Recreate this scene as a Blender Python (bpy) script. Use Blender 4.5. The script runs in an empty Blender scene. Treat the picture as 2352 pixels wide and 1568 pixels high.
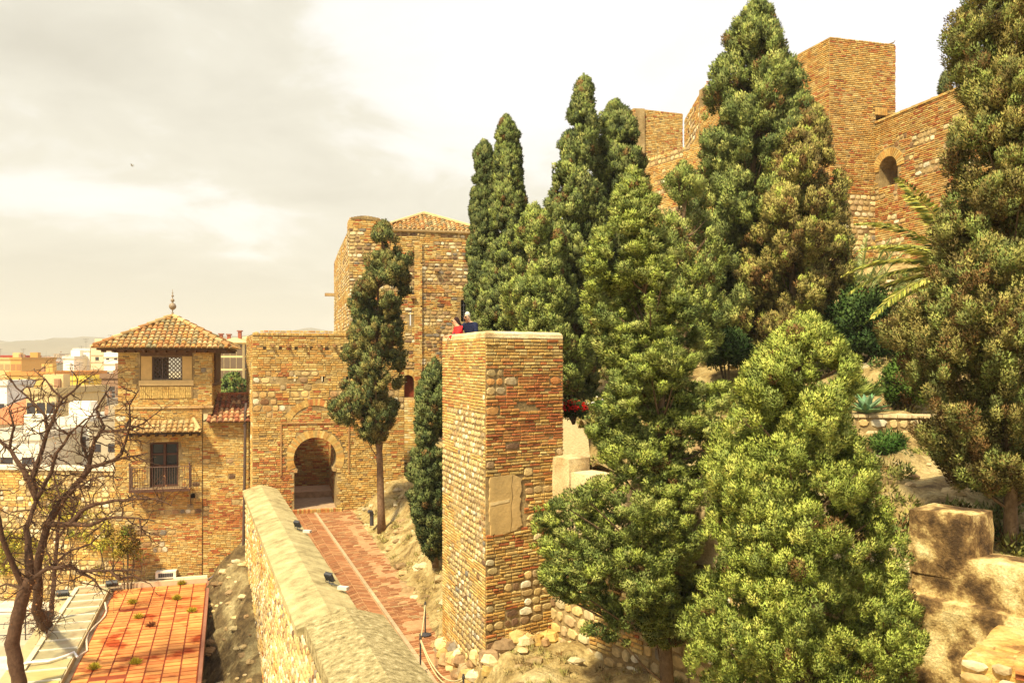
import bpy, math, random
import numpy as np
from mathutils import Vector, noise, geometry
R = math.radians
rnd = random.Random(7)

# ------------------------------------------------------------------ camera
F = 1895.0; HU = 1176.0; HV = 827.0          # focal length, centre and horizon of the measured photograph
def X(u, Y): return (u - HU) / F * Y
def Z(v, Y): return (HV - v) / F * Y
def P(u, v, Y): return Vector((X(u, Y), Y, Z(v, Y)))
sc = bpy.context.scene
C = sc.collection
cam = bpy.data.objects.new('camera', bpy.data.cameras.new('camera')); C.objects.link(cam)
cam.location = (0, 0, 0); cam.rotation_euler = (R(90), 0, 0)
cam.data.sensor_width = 36; cam.data.lens = 36 * F / 2352.0
cam.data.shift_y = (HV - 784) / 2352.0
cam.data.clip_end = 9000; cam.data.clip_start = 0.1
sc.camera = cam

# ------------------------------------------------------------------ sky, sun, exposure
SUN_EL, SUN_AZ = R(54), R(-146)               # sun behind the camera, from the left
w = bpy.data.worlds.new('World'); sc.world = w; w.use_nodes = True
nt = w.node_tree; nt.nodes.clear()
def N(t, **kw):
    n = nt.nodes.new(t)
    for k, v in kw.items(): setattr(n, k, v)
    return n
out = N('ShaderNodeOutputWorld'); bg = N('ShaderNodeBackground'); bg2 = N('ShaderNodeBackground'); mixs = N('ShaderNodeMixShader')
sky = N('ShaderNodeTexSky', sky_type='NISHITA'); sky.sun_disc = False; sky.sun_elevation = SUN_EL; sky.sun_rotation = R(214)
tc = N('ShaderNodeTexCoord'); sep = N('ShaderNodeSeparateXYZ')
nt.links.new(tc.outputs['Generated'], sep.inputs[0])
def M(op, a, b=None, clamp=False):
    n = N('ShaderNodeMath', operation=op, use_clamp=clamp)
    for i, q in enumerate((a, b)):
        if q is None: continue
        if isinstance(q, (int, float)): n.inputs[i].default_value = q
        else: nt.links.new(q, n.inputs[i])
    return n.outputs[0]
zz = M('ADD', M('MAXIMUM', sep.outputs[2], 0.0), 0.20)
comb = N('ShaderNodeCombineXYZ')
nt.links.new(M('DIVIDE', sep.outputs[0], zz), comb.inputs[0]); nt.links.new(M('MULTIPLY', M('DIVIDE', sep.outputs[1], zz), 1.0), comb.inputs[1])
def wn(scale, det, rough, off, dist=0.3):
    mp = N('ShaderNodeMapping'); mp.inputs['Location'].default_value = off
    nt.links.new(comb.outputs[0], mp.inputs[0])
    n = N('ShaderNodeTexNoise'); n.inputs['Scale'].default_value = scale; n.inputs['Detail'].default_value = det
    n.inputs['Roughness'].default_value = rough; n.inputs['Distortion'].default_value = dist
    nt.links.new(mp.outputs[0], n.inputs['Vector']); return n.outputs['Fac']
n1 = wn(0.62, 5, 0.5, (1.4, 5.2, 0), 0.3); n2 = wn(2.2, 6, 0.6, (8, 2, 0), 0.5)
fac = M('ADD', M('MULTIPLY', n1, 0.95), M('MULTIPLY', n2, 0.35))
# cloud deck is thicker (greyer) towards the left of the view and thins out above
left = M('MULTIPLY', sep.outputs[0], 0.15)
fac = M('ADD', M('SUBTRACT', fac, 0.13), left)
fac = M('ADD', M('SUBTRACT', fac, 0.065), M('MULTIPLY', sep.outputs[2], 0.30))
ramp = N('ShaderNodeValToRGB')
ramp.color_ramp.elements[0].position = 0.34; ramp.color_ramp.elements[0].color = (0.42, 0.395, 0.325, 1)
ramp.color_ramp.elements[1].position = 0.70; ramp.color_ramp.elements[1].color = (0.68, 0.67, 0.705, 1)
e = ramp.color_ramp.elements.new(0.46); e.color = (0.52, 0.495, 0.415, 1)
e = ramp.color_ramp.elements.new(0.52); e.color = (0.635, 0.62, 0.585, 1)
nt.links.new(fac, ramp.inputs[0])
nt.links.new(sky.outputs[0], bg.inputs[0]); bg.inputs[1].default_value = 0.1
nt.links.new(ramp.outputs[0], bg2.inputs[0]); bg2.inputs[1].default_value = 1.0
mixs.inputs[0].default_value = 0.93
nt.links.new(bg.outputs[0], mixs.inputs[1]); nt.links.new(bg2.outputs[0], mixs.inputs[2]); nt.links.new(mixs.outputs[0], out.inputs[0])

sl = bpy.data.lights.new('sun', 'SUN'); sl.energy = 5.0; sl.angle = R(5); sl.color = (1.0, 0.87, 0.56)
so = bpy.data.objects.new('sun', sl); C.objects.link(so)
sd = Vector((math.sin(SUN_AZ) * math.cos(SUN_EL), math.cos(SUN_AZ) * math.cos(SUN_EL), math.sin(SUN_EL)))   # towards the sun
so.rotation_euler = sd.to_track_quat('Z', 'Y').to_euler(); so.location = (0, 0, 60)
sc.view_settings.view_transform = 'Standard'; sc.view_settings.look = 'None'
sc.view_settings.exposure = 0.80; sc.view_settings.gamma = 1.0
sc.cycles.max_bounces = 6; sc.cycles.diffuse_bounces = 3; sc.cycles.transparent_max_bounces = 8

# ------------------------------------------------------------------ materials
def nodemat(name):
    m = bpy.data.materials.new(name); m.use_nodes = True
    t = m.node_tree; b = t.nodes['Principled BSDF']; b.inputs['Roughness'].default_value = 0.9
    b.inputs['Specular IOR Level'].default_value = 0.25
    return m, t, b
def noisen(t, scale, det=4, rough=0.6, vec=None):
    n = t.nodes.new('ShaderNodeTexNoise'); n.inputs['Scale'].default_value = scale
    n.inputs['Detail'].default_value = det; n.inputs['Roughness'].default_value = rough
    if vec is None:
        g = t.nodes.new('ShaderNodeTexCoord'); vec = g.outputs['Object']
    t.links.new(vec, n.inputs['Vector']); return n
def mixc(t, mode, fac, a, b):
    n = t.nodes.new('ShaderNodeMix'); n.data_type = 'RGBA'; n.blend_type = mode
    for i, q in ((0, fac), (6, a), (7, b)):
        if isinstance(q, (int, float)): n.inputs[i].default_value = q
        elif isinstance(q, tuple): n.inputs[i].default_value = (q[0], q[1], q[2], 1)
        else: t.links.new(q, n.inputs[i])
    return n.outputs[2]
def rampn(t, src, stops):
    r = t.nodes.new('ShaderNodeValToRGB'); cr = r.color_ramp
    cr.elements[0].position = stops[0][0]; cr.elements[0].color = (*stops[0][1], 1)
    cr.elements[1].position = stops[-1][0]; cr.elements[1].color = (*stops[-1][1], 1)
    for p, c in stops[1:-1]:
        e = cr.elements.new(p); e.color = (*c, 1)
    t.links.new(src, r.inputs[0]); return r.outputs[0]
def bumpn(t, b, src, strength, dist):
    n = t.nodes.new('ShaderNodeBump'); n.inputs['Strength'].default_value = strength; n.inputs['Distance'].default_value = dist
    t.links.new(src, n.inputs['Height']); t.links.new(n.outputs[0], b.inputs['Normal'])
def m_attr(name, scale=6.0, lo=0.72, hi=1.25, bump=0.4, bscale=25.0, bdist=0.02, rough=0.92, big=None, spec=0.2, metal=0.0):
    m, t, b = nodemat(name)
    a = t.nodes.new('ShaderNodeAttribute'); a.attribute_name = 'Col'
    n = noisen(t, scale, 5, 0.65)
    f = rampn(t, n.outputs['Fac'], [(0.3, (lo,) * 3), (0.7, (hi,) * 3)])
    col = mixc(t, 'MULTIPLY', 1.0, a.outputs['Color'], f)
    if big:                                         # weathering: big = (scale, colour, lo, hi)
        n2 = noisen(t, big[0], 4, 0.6)
        f2 = rampn(t, n2.outputs['Fac'], [(big[2], (0, 0, 0)), (big[3], (1, 1, 1))])
        col = mixc(t, 'MULTIPLY', f2, col, big[1])
    t.links.new(col, b.inputs['Base Color']); b.inputs['Roughness'].default_value = rough
    b.inputs['Specular IOR Level'].default_value = spec; b.inputs['Metallic'].default_value = metal
    if bump:
        n3 = noisen(t, bscale, 4, 0.6); bumpn(t, b, n3.outputs['Fac'], bump, bdist)
    return m
def m_noise(name, stops, scale=2.0, bump=0.5, bscale=12.0, bdist=0.03, det=6, rough=0.92, fine=None):
    m, t, b = nodemat(name)
    n = noisen(t, scale, det, 0.65)
    col = rampn(t, n.outputs['Fac'], stops)
    if fine:
        n2 = noisen(t, fine, 4, 0.7)
        f = rampn(t, n2.outputs['Fac'], [(0.3, (0.65,) * 3), (0.7, (1.3,) * 3)])
        col = mixc(t, 'MULTIPLY', 1.0, col, f)
    t.links.new(col, b.inputs['Base Color']); b.inputs['Roughness'].default_value = rough
    n3 = noisen(t, bscale, 6, 0.65); bumpn(t, b, n3.outputs['Fac'], bump, bdist)
    return m
M_STONE = m_attr('laid_stone', 9, 0.66, 1.25, 0.6, 28, 0.02, big=(0.55, (0.72, 0.55, 0.42), 0.55, 0.74))
M_MORTAR = m_noise('lime_mortar', [(0.3, (0.15, 0.095, 0.04)), (0.5, (0.30, 0.21, 0.095)), (0.7, (0.50, 0.38, 0.19))], 1.2, 0.6, 22, 0.03, fine=14)
M_PLASTER = m_noise('weathered_plaster', [(0.28, (0.20, 0.12, 0.05)), (0.42, (0.50, 0.36, 0.18)), (0.55, (0.66, 0.52, 0.29)), (0.75, (0.76, 0.64, 0.42))], 0.9, 0.5, 18, 0.03, fine=30)
M_DARKPL = m_noise('lichened_plaster', [(0.36, (0.07, 0.04, 0.018)), (0.46, (0.22, 0.13, 0.05)), (0.53, (0.52, 0.37, 0.15)), (0.66, (0.76, 0.62, 0.32))], 2.1, 1.0, 24, 0.03, fine=30)
M_COPING = m_noise('coping_concrete', [(0.30, (0.20, 0.155, 0.07)), (0.45, (0.36, 0.295, 0.145)), (0.57, (0.44, 0.365, 0.185)), (0.72, (0.56, 0.475, 0.27))], 2.2, 0.5, 26, 0.015, fine=60)
M_EARTH = m_noise('dry_earth', [(0.30, (0.14, 0.085, 0.035)), (0.43, (0.34, 0.235, 0.09)), (0.56, (0.50, 0.38, 0.17)), (0.72, (0.62, 0.50, 0.27))], 1.3, 1.0, 7, 0.16, fine=9)
M_ROCK = m_noise('rock_bank', [(0.32, (0.05, 0.03, 0.015)), (0.48, (0.17, 0.115, 0.05)), (0.6, (0.32, 0.25, 0.12)), (0.78, (0.48, 0.4, 0.22))], 0.9, 1.0, 4, 0.25, fine=6)
M_GRAVEL = m_noise('pale_gravel', [(0.35, (0.52, 0.42, 0.3)), (0.65, (0.85, 0.76, 0.62))], 0.7, 0.6, 30, 0.02, fine=35)
M_PAINT = m_attr('painted_surface', 3, 0.9, 1.08, 0.15, 20, 0.01)
M_BRICKPAVE = m_attr('brick_paving', 5, 0.75, 1.2, 0.4, 30, 0.01, big=(0.6, (1.12, 1.15, 1.15), 0.5, 0.75))
M_TILE = m_attr('clay_tile', 7, 0.75, 1.2, 0.35, 25, 0.01, rough=0.85)
M_ROOFTILE = m_attr('terrace_tile', 2.2, 0.8, 1.15, 0.3, 25, 0.01, rough=0.8, big=(0.75, (0.50, 0.20, 0.12), 0.52, 0.64))
M_METAL = m_attr('dark_metal', 5, 0.85, 1.1, 0.1, 20, 0.005, rough=0.55, spec=0.5, metal=0.0)
M_WOOD = m_attr('old_wood', 8, 0.7, 1.2, 0.3, 30, 0.01, rough=0.8)
M_BARK = m_attr('bark', 9, 0.6, 1.35, 0.9, 22, 0.03)
M_CLOTH = m_attr('cloth', 15, 0.85, 1.12, 0.3, 30, 0.008)
def m_leaf(name, trans=0.25):
    m, t, b = nodemat(name)
    a = t.nodes.new('ShaderNodeAttribute'); a.attribute_name = 'Col'
    t.links.new(a.outputs['Color'], b.inputs['Base Color']); b.inputs['Roughness'].default_value = 0.7; b.inputs['Specular IOR Level'].default_value = 0.15
    tr = t.nodes.new('ShaderNodeBsdfTranslucent'); t.links.new(a.outputs['Color'], tr.inputs[0])
    mx = t.nodes.new('ShaderNodeMixShader'); mx.inputs[0].default_value = trans
    o = t.nodes['Material Output']; t.links.new(b.outputs[0], mx.inputs[1]); t.links.new(tr.outputs[0], mx.inputs[2]); t.links.new(mx.outputs[0], o.inputs[0])
    return m
M_LEAF = m_leaf('foliage', 0.12)
def m_glass():
    m, t, b = nodemat('window_glass'); b.inputs['Base Color'].default_value = (0.02, 0.025, 0.03, 1)
    b.inputs['Roughness'].default_value = 0.15; b.inputs['Specular IOR Level'].default_value = 0.6; return m
M_GLASS = m_glass()

# ------------------------------------------------------------------ builders
class MB:
    def __init__(s): s.v = []; s.f = []; s.c = []; s.m = []
    def add(s, vs, fs, col, mi=0):
        o = len(s.v); s.v.extend(vs); s.c.extend([col] * len(vs))
        for f in fs: s.f.append([i + o for i in f]); s.m.append(mi)
    def build(s, name, mats, parent=None, smooth=False):
        if not isinstance(mats, (list, tuple)): mats = [mats]
        me = bpy.data.meshes.new(name); loc = Vector((0, 0, 0)); p = parent
        while p is not None: loc += p.location; p = p.parent
        vs = np.array([tuple(q) for q in s.v], dtype=np.float64) - np.array(loc)
        me.from_pydata(vs.tolist(), [], s.f)
        a = me.color_attributes.new('Col', 'FLOAT_COLOR', 'POINT')
        c = np.ones((len(s.c), 4), dtype=np.float32); c[:, :3] = np.array(s.c, dtype=np.float32)[:, :3]
        a.data.foreach_set('color', c.ravel())
        for m in mats: me.materials.append(m)
        me.polygons.foreach_set('material_index', s.m)
        if smooth: me.polygons.foreach_set('use_smooth', [True] * len(me.polygons))
        me.update()
        o = bpy.data.objects.new(name, me); C.objects.link(o)
        if parent: o.parent = parent
        return o
    def box(s, fr, s0, s1, d0, d1, z0, z1, col, mi=0):
        vs = [fr.p(a, d, z) for z in (z0, z1) for d in (d0, d1) for a in (s0, s1)]
        s.add(vs, [(0, 1, 3, 2), (4, 6, 7, 5), (0, 4, 5, 1), (2, 3, 7, 6), (0, 2, 6, 4), (1, 5, 7, 3)], col, mi)
    def cbox(s, c, size, col, rz=0.0, mi=0):
        fr = Frame(c[0], c[1], math.cos(rz), math.sin(rz))
        s.box(fr, -size[0] / 2, size[0] / 2, -size[1] / 2, size[1] / 2, c[2] - size[2] / 2, c[2] + size[2] / 2, col, mi)
    def slab(s, fr, loops, d0, d1, col, mi=0):
        """solid plate: loops[0] outline, the rest holes, in (s,z); d0 front, d1 back"""
        tri = geometry.tessellate_polygon([[Vector((a, b, 0)) for a, b in L] for L in loops])
        flat = [q for L in loops for q in L]; n = len(flat)
        vs = [fr.p(a, d0, b) for a, b in flat] + [fr.p(a, d1, b) for a, b in flat]
        fs = [tuple(t) for t in tri] + [tuple(i + n for i in reversed(t)) for t in tri]
        o = 0
        for L in loops:
            k = len(L)
            for i in range(k):
                j = (i + 1) % k; fs.append((o + i, o + j, o + j + n, o + i + n))
            o += k
        s.add(vs, fs, col, mi)
    def tube(s, pts, rad, col, k=6, mi=0, caps=True):
        pts = [Vector(p) for p in pts]; n = len(pts)
        if not isinstance(rad, (list, tuple)): rad = [rad] * n
        vs = []; up = Vector((0.13, 0.21, 0.97)).normalized(); prev = None
        for i, p in enumerate(pts):
            t = (pts[min(i + 1, n - 1)] - pts[max(i - 1, 0)])
            t = t.normalized() if t.length > 1e-9 else Vector((0, 0, 1))
            if prev is None:
                a = t.cross(up)
                if a.length < 1e-3: a = t.cross(Vector((1, 0, 0)))
            else: a = prev - t * prev.dot(t)
            a.normalize(); prev = a; b = t.cross(a)
            for j in range(k):
                q = 2 * math.pi * j / k; vs.append(p + (a * math.cos(q) + b * math.sin(q)) * rad[i])
        fs = [(i * k + j, i * k + (j + 1) % k, (i + 1) * k + (j + 1) % k, (i + 1) * k + j) for i in range(n - 1) for j in range(k)]
        if caps: fs += [tuple(reversed(range(k))), tuple(range((n - 1) * k, n * k))]
        s.add(vs, fs, col, mi)
    def lathe(s, c, prof, col, k=12, mi=0):
        vs = []; n = len(prof)
        for r, z in prof:
            for j in range(k):
                q = 2 * math.pi * j / k; vs.append((c[0] + r * math.cos(q), c[1] + r * math.sin(q), c[2] + z))
        fs = [(i * k + j, i * k + (j + 1) % k, (i + 1) * k + (j + 1) % k, (i + 1) * k + j) for i in range(n - 1) for j in range(k)]
        fs += [tuple(reversed(range(k))), tuple(range((n - 1) * k, n * k))]
        s.add(vs, fs, col, mi)
class Frame:
    """wall frame: s runs to the right along the face seen from outside, d is outward"""
    def __init__(s, x, y, dx, dy):
        l = math.hypot(dx, dy); s.o = (x, y); s.d = (dx / l, dy / l); s.n = (s.d[1], -s.d[0])
    def p(s, a, d, z): return Vector((s.o[0] + s.d[0] * a + s.n[0] * d, s.o[1] + s.d[1] * a + s.n[1] * d, z))
def fr_pts(p, q):
    return Frame(p[0], p[1], q[0] - p[0], q[1] - p[1]), math.hypot(q[0] - p[0], q[1] - p[1])
def tag(o, label=None, cat=None, group=None, kind=None):
    if label: o['label'] = label
    if cat: o['category'] = cat
    if group: o['group'] = group
    if kind: o['kind'] = kind
    return o
def thing(name, label, cat, loc=(0, 0, 0), group=None):
    o = bpy.data.objects.new(name, None); C.objects.link(o); o.location = loc; o.empty_display_size = 0.3
    return tag(o, label, cat, group)
def lerp(a, b, t): return tuple(a[i] + (b[i] - a[i]) * t for i in range(3))
def jit(c, k=0.15):
    f = 1 + rnd.uniform(-k, k); g = rnd.uniform(-k, k) * 0.25
    return (max(0, c[0] * f * (1 + g)), max(0, c[1] * f), max(0, c[2] * f * (1 - g)))

# stone palettes (linear base colours)
B_YEL = [(0.58, 0.39, 0.13), (0.54, 0.335, 0.10), (0.63, 0.47, 0.19), (0.52, 0.29, 0.085), (0.48, 0.33, 0.125)]
B_RED = [(0.48, 0.20, 0.065), (0.45, 0.165, 0.055), (0.53, 0.27, 0.09), (0.38, 0.12, 0.045)]
S_PALE = [(0.60, 0.45, 0.22), (0.64, 0.52, 0.30), (0.48, 0.34, 0.15), (0.58, 0.40, 0.16), (0.60, 0.44, 0.2), (0.70, 0.62, 0.44), (0.52, 0.37, 0.17), (0.42, 0.31, 0.17)]
S_DARK = [(0.24, 0.14, 0.07), (0.17, 0.10, 0.06), (0.33, 0.21, 0.11), (0.22, 0.19, 0.15), (0.40, 0.25, 0.12)]
def nz(a, b, k=0.0): return noise.noise(Vector((a, b, k)))
def stone_round(mb, fr, s, z, w, h, prot, col):
    k = rnd.choice((6, 7, 8, 8)); e = rnd.uniform(0.6, 0.95); ro = rnd.uniform(0, 1); jts = [rnd.uniform(0.80, 1.10) for _ in range(k)]; vs = []
    for ring, dd in ((1.0, 0.0), (0.86, 0.8)):
        for j in range(k):
            q = 2 * math.pi * (j + ro) / k; c, sn = math.cos(q), math.sin(q)
            rx = math.copysign(abs(c) ** e, c); rz = math.copysign(abs(sn) ** e, sn)
            jt = jts[j]
            vs.append(fr.p(s + rx * w / 2 * ring * jt, prot * dd, z + rz * h / 2 * ring * jt))
    vs.append(fr.p(s, prot, z))
    fs = [(j, (j + 1) % k, k + (j + 1) % k, k + j) for j in range(k)] + [(k + j, k + (j + 1) % k, 2 * k) for j in range(k)]
    mb.add(vs, fs, col)
def stone_brick(mb, fr, s0, s1, z0, z1, prot, col, j=0.006):
    u = rnd.uniform; b = 0.010; t = u(-1, 1) * j
    vs = [fr.p(s0, 0, z0), fr.p(s1, 0, z0 + t), fr.p(s1, 0, z1 + t), fr.p(s0, 0, z1),
          fr.p(s0 + b, prot, z0 + b), fr.p(s1 - b, prot * u(0.7, 1.1), z0 + b + t), fr.p(s1 - b, prot * u(0.7, 1.1), z1 - b + t), fr.p(s0 + b, prot, z1 - b)]
    mb.add(vs, [(4, 5, 6, 7), (0, 1, 5, 4), (1, 2, 6, 5), (2, 3, 7, 6), (3, 0, 4, 7)], col)
def lay(mb, fr, L, z0, z1, rub=0.3, red=0.3, dark=0.2, bh=0.10, bw=0.28, lift=3, gap=0.022, prot=0.028, skip=None, seed=0.0, s0=0.0, top=None, bot=None, rubw=(0.22, 0.5), quoin=False, light=1.0):
    """lay real courses of brick and fieldstone on a face. rub/red may be functions of (s,z)"""
    fz = lambda g, s, z: g(s, z) if callable(g) else g
    z = z0
    while z < z1 - bh * 0.5:
        rowr = rnd.random(); H = bh * lift * rnd.uniform(0.9, 1.12); s = s0
        rr = fz(rub, (s0 + L) / 2, z + H / 2)
        isr = rowr < rr * 1.3
        if rr < 0.02: H = bh
        while s < L - 0.02:
            wseg = rnd.uniform(*rubw) * (H / 0.3) ** 0.5
            pr = fz(rub, s, z) + 0.9 * nz(s * 0.5 + seed, z * 0.7, 3.3) * (rr > 0.02)
            pr = pr * (1.7 if isr else 0.45)
            rd_ = fz(red, s, z); rd = rd_ + min(0.7, 0.05 + rd_ * 1.6) * nz(s * 0.35 + seed, z * 0.45, 9.1) * 1.3
            if rnd.random() < pr:
                w = min(wseg, L - s)
                a, b = s + gap / 2, s + w - gap / 2
                zc = z + H / 2
                bad = (skip and (skip(a, zc) or skip(b, zc) or skip((a + b) / 2, zc - H / 2) or skip((a + b) / 2, zc + H / 2))) or (top and z + H > top((a + b) / 2)) or (bot and z < bot((a + b) / 2))
                if not bad and b - a > 0.08:
                    col = jit(rnd.choice(S_DARK if rnd.random() < dark else S_PALE), 0.2)
                    if rd > 0.5 and rnd.random() < 0.3: col = jit(rnd.choice(B_RED), 0.15)
                    hs_ = rnd.uniform(0.78, 1.03); stone_round(mb, fr, (a + b) / 2, zc + (1 - hs_) * H * rnd.uniform(-.45, .45), b - a, H * hs_ - gap * rnd.uniform(0.5, 1.2), prot * rnd.uniform(0.8, 1.5), tuple(q * light for q in col))
                s += w
            else:
                w = min(rnd.uniform(0.4, 1.3), L - s)
                n = max(1, round(H / bh)); ch = H / n
                for i in range(n):
                    t = s - (rnd.uniform(0, bw * 0.5) if s > s0 + 0.01 else 0); zb = z + i * ch
                    t = max(t, s)
                    while t < s + w - 0.03:
                        q = min(bw * rnd.uniform(0.6, 1.35), s + w - t)
                        if s + w - (t + q) < 0.07: q = s + w - t
                        a, b = t + gap * 0.4, t + q - gap * 0.4
                        bad = (skip and (skip(a, zb + ch / 2) or skip(b, zb + ch / 2))) or (top and zb + ch > top((a + b) / 2)) or (bot and zb < bot((a + b) / 2))
                        if not bad and rnd.random() > 0.02:
                            col = jit(rnd.choice(B_RED if rnd.random() < rd else B_YEL), 0.16)
                            stone_brick(mb, fr, a, b, zb + gap * 0.5, zb + ch - gap * 0.45 * rnd.uniform(0.6, 1.5), prot * rnd.uniform(0.5, 1.3), tuple(q2 * light for q2 in col))
                        t += q
                s += w
        z += H
def arc_ring(mb, fr, sc_, zc, r0, r1, a0, a1, n, prot, pal, d0=0.0):
    for i in range(n):
        g = 0.12 / n
        p, q = a0 + (a1 - a0) * (i + g * 3) / n, a0 + (a1 - a0) * (i + 1 - g * 3) / n
        rr = r1 * rnd.uniform(0.97, 1.03); pr = prot * rnd.uniform(0.7, 1.2)
        v = [(sc_ + r * math.cos(t), zc + r * math.sin(t)) for r, t in ((r0, p), (rr, p), (rr, q), (r0, q))]
        vs = [fr.p(a, d0, b) for a, b in v] + [fr.p(a, d0 + pr, b) for a, b in v]
        mb.add(vs, [(4, 5, 6, 7), (0, 4, 5, 1)[::-1], (1, 2, 6, 5), (2, 3, 7, 6), (3, 0, 4, 7)], jit(rnd.choice(pal), 0.15))
def curved_tiles(mb, e0, e1, t0, t1, pal, pitch=0.24, rows=0.36, r=0.10, over=0.1):
    """barrel tiles over the planar roof face e0-e1 (eave) to t0-t1 (top)"""
    e0, e1, t0, t1 = map(Vector, (e0, e1, t0, t1))
    ex = (e1 - e0); L = ex.length; ex.normalize()
    nrm = ex.cross(((t0 + t1) / 2 - (e0 + e1) / 2)).normalized()
    if nrm.z < 0: nrm = -nrm
    up = nrm.cross(ex).normalized()
    if up.z < 0: up = -up
    H = (t0 - e0).dot(up); a0 = (t0 - e0).dot(ex); a1 = (t1 - e0).dot(ex)
    n = int(L / pitch); pit = L / n
    for i in range(n):
        s = (i + 0.5) * pit; k = 0
        t = -over
        while True:
            tt = t + rows / 2
            f = max(0, tt) / H
            if f > 1.0 or not (a0 * f - 0.02 <= s <= L + (a1 - L) * f + 0.02): break
            c = jit(rnd.choice(pal), 0.18); ln = rows * 1.15
            lift = 0.03; j = rnd.uniform(-0.012, 0.012)
            vs = []
            for tq, rq, h in ((t, r, lift + 0.015), (t + ln, r * 0.82, 0.0)):
                for m in range(6):
                    q = math.pi * m / 5
                    vs.append(e0 + ex * (s + j + math.cos(q) * rq) + up * tq + nrm * (h + math.sin(q) * rq * 0.9))
            fs = [(m, m + 1, m + 7, m + 6) for m in range(5)] + [(0, 1, 2, 3, 4, 5)[::-1]]
            mb.add(vs, fs, c)
            # channel tile between the barrels
            vs = []
            for tq, h in ((t, 0.02), (t + ln, 0.0)):
                for m in range(4):
                    q = math.pi * m / 3
                    vs.append(e0 + ex * (s + pit / 2 + math.cos(q) * r * 0.7) + up * tq + nrm * (h + 0.045 - math.sin(q) * r * 0.4))
            mb.add(vs, [(m, m + 1, m + 5, m + 4) for m in range(3)], jit(tuple(x * 0.7 for x in rnd.choice(pal)), 0.15))
            t += rows
T_YEL = [(0.44, 0.29, 0.125), (0.38, 0.23, 0.09), (0.50, 0.36, 0.17), (0.40, 0.19, 0.07), (0.27, 0.22, 0.11), (0.44, 0.23, 0.07)]
T_RED = [(0.40, 0.15, 0.07), (0.30, 0.11, 0.06), (0.45, 0.22, 0.1), (0.22, 0.12, 0.07), (0.5, 0.3, 0.15)]

# ------------------------------------------------------------------ fast leaf meshes
def leaf_mesh(name, pos, dirs, length, width, cols, parent, nr, quad=False, nrm=None):
    n = len(pos); loc = np.zeros(3); p = parent
    while p is not None: loc += np.array(p.location); p = p.parent
    side = np.cross(dirs, nr.normal(size=(n, 3))); side /= np.linalg.norm(side, axis=1, keepdims=True) + 1e-9
    length = np.asarray(length).reshape(-1, 1) * np.ones((n, 1)); width = np.asarray(width).reshape(-1, 1) * np.ones((n, 1))
    pos = pos - loc
    if nrm is not None:                    # turn every leaf's face towards the outside of its clump
        side = np.cross(dirs, nrm * 0.75 + nr.normal(size=(n, 3)) * 0.5); side /= np.linalg.norm(side, axis=1, keepdims=True) + 1e-9
        g = np.cross(side, dirs); side *= np.where((g * nrm).sum(1) < 0, -1.0, 1.0)[:, None]
    if quad:
        a = pos; b = pos + dirs * length * 0.45 + side * width / 2; c = pos + dirs * length; d = pos + dirs * length * 0.45 - side * width / 2
        v = np.stack([a, b, c, d], 1); k = 4
    else:
        v = np.stack([pos - side * width / 2, pos + side * width / 2, pos + dirs * length], 1); k = 3
    v = v.reshape(-1, 3).astype(np.float32)
    me = bpy.data.meshes.new(name); me.vertices.add(len(v)); me.vertices.foreach_set('co', v.ravel())
    me.loops.add(len(v)); me.loops.foreach_set('vertex_index', np.arange(len(v), dtype=np.int32))
    me.polygons.add(n); me.polygons.foreach_set('loop_start', np.arange(0, len(v), k, dtype=np.int32))
    me.polygons.foreach_set('loop_total', np.full(n, k, dtype=np.int32))
    me.update(calc_edges=True)
    at = me.color_attributes.new('Col', 'FLOAT_COLOR', 'POINT')
    cc = np.ones((len(v), 4), np.float32); cc[:, :3] = np.repeat(cols, k, axis=0)
    at.data.foreach_set('color', cc.ravel())
    me.materials.append(M_LEAF)
    if nrm is not None:
        me.polygons.foreach_set('use_smooth', np.ones(n, dtype=bool))
        me.normals_split_custom_set_from_vertices(np.repeat(nrm, k, axis=0).astype(np.float32))
    o = bpy.data.objects.new(name, me); C.objects.link(o); o.parent = parent
    return o
def unit(nr, n):
    d = nr.normal(size=(n, 3)); return d / np.linalg.norm(d, axis=1, keepdims=True)
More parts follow.
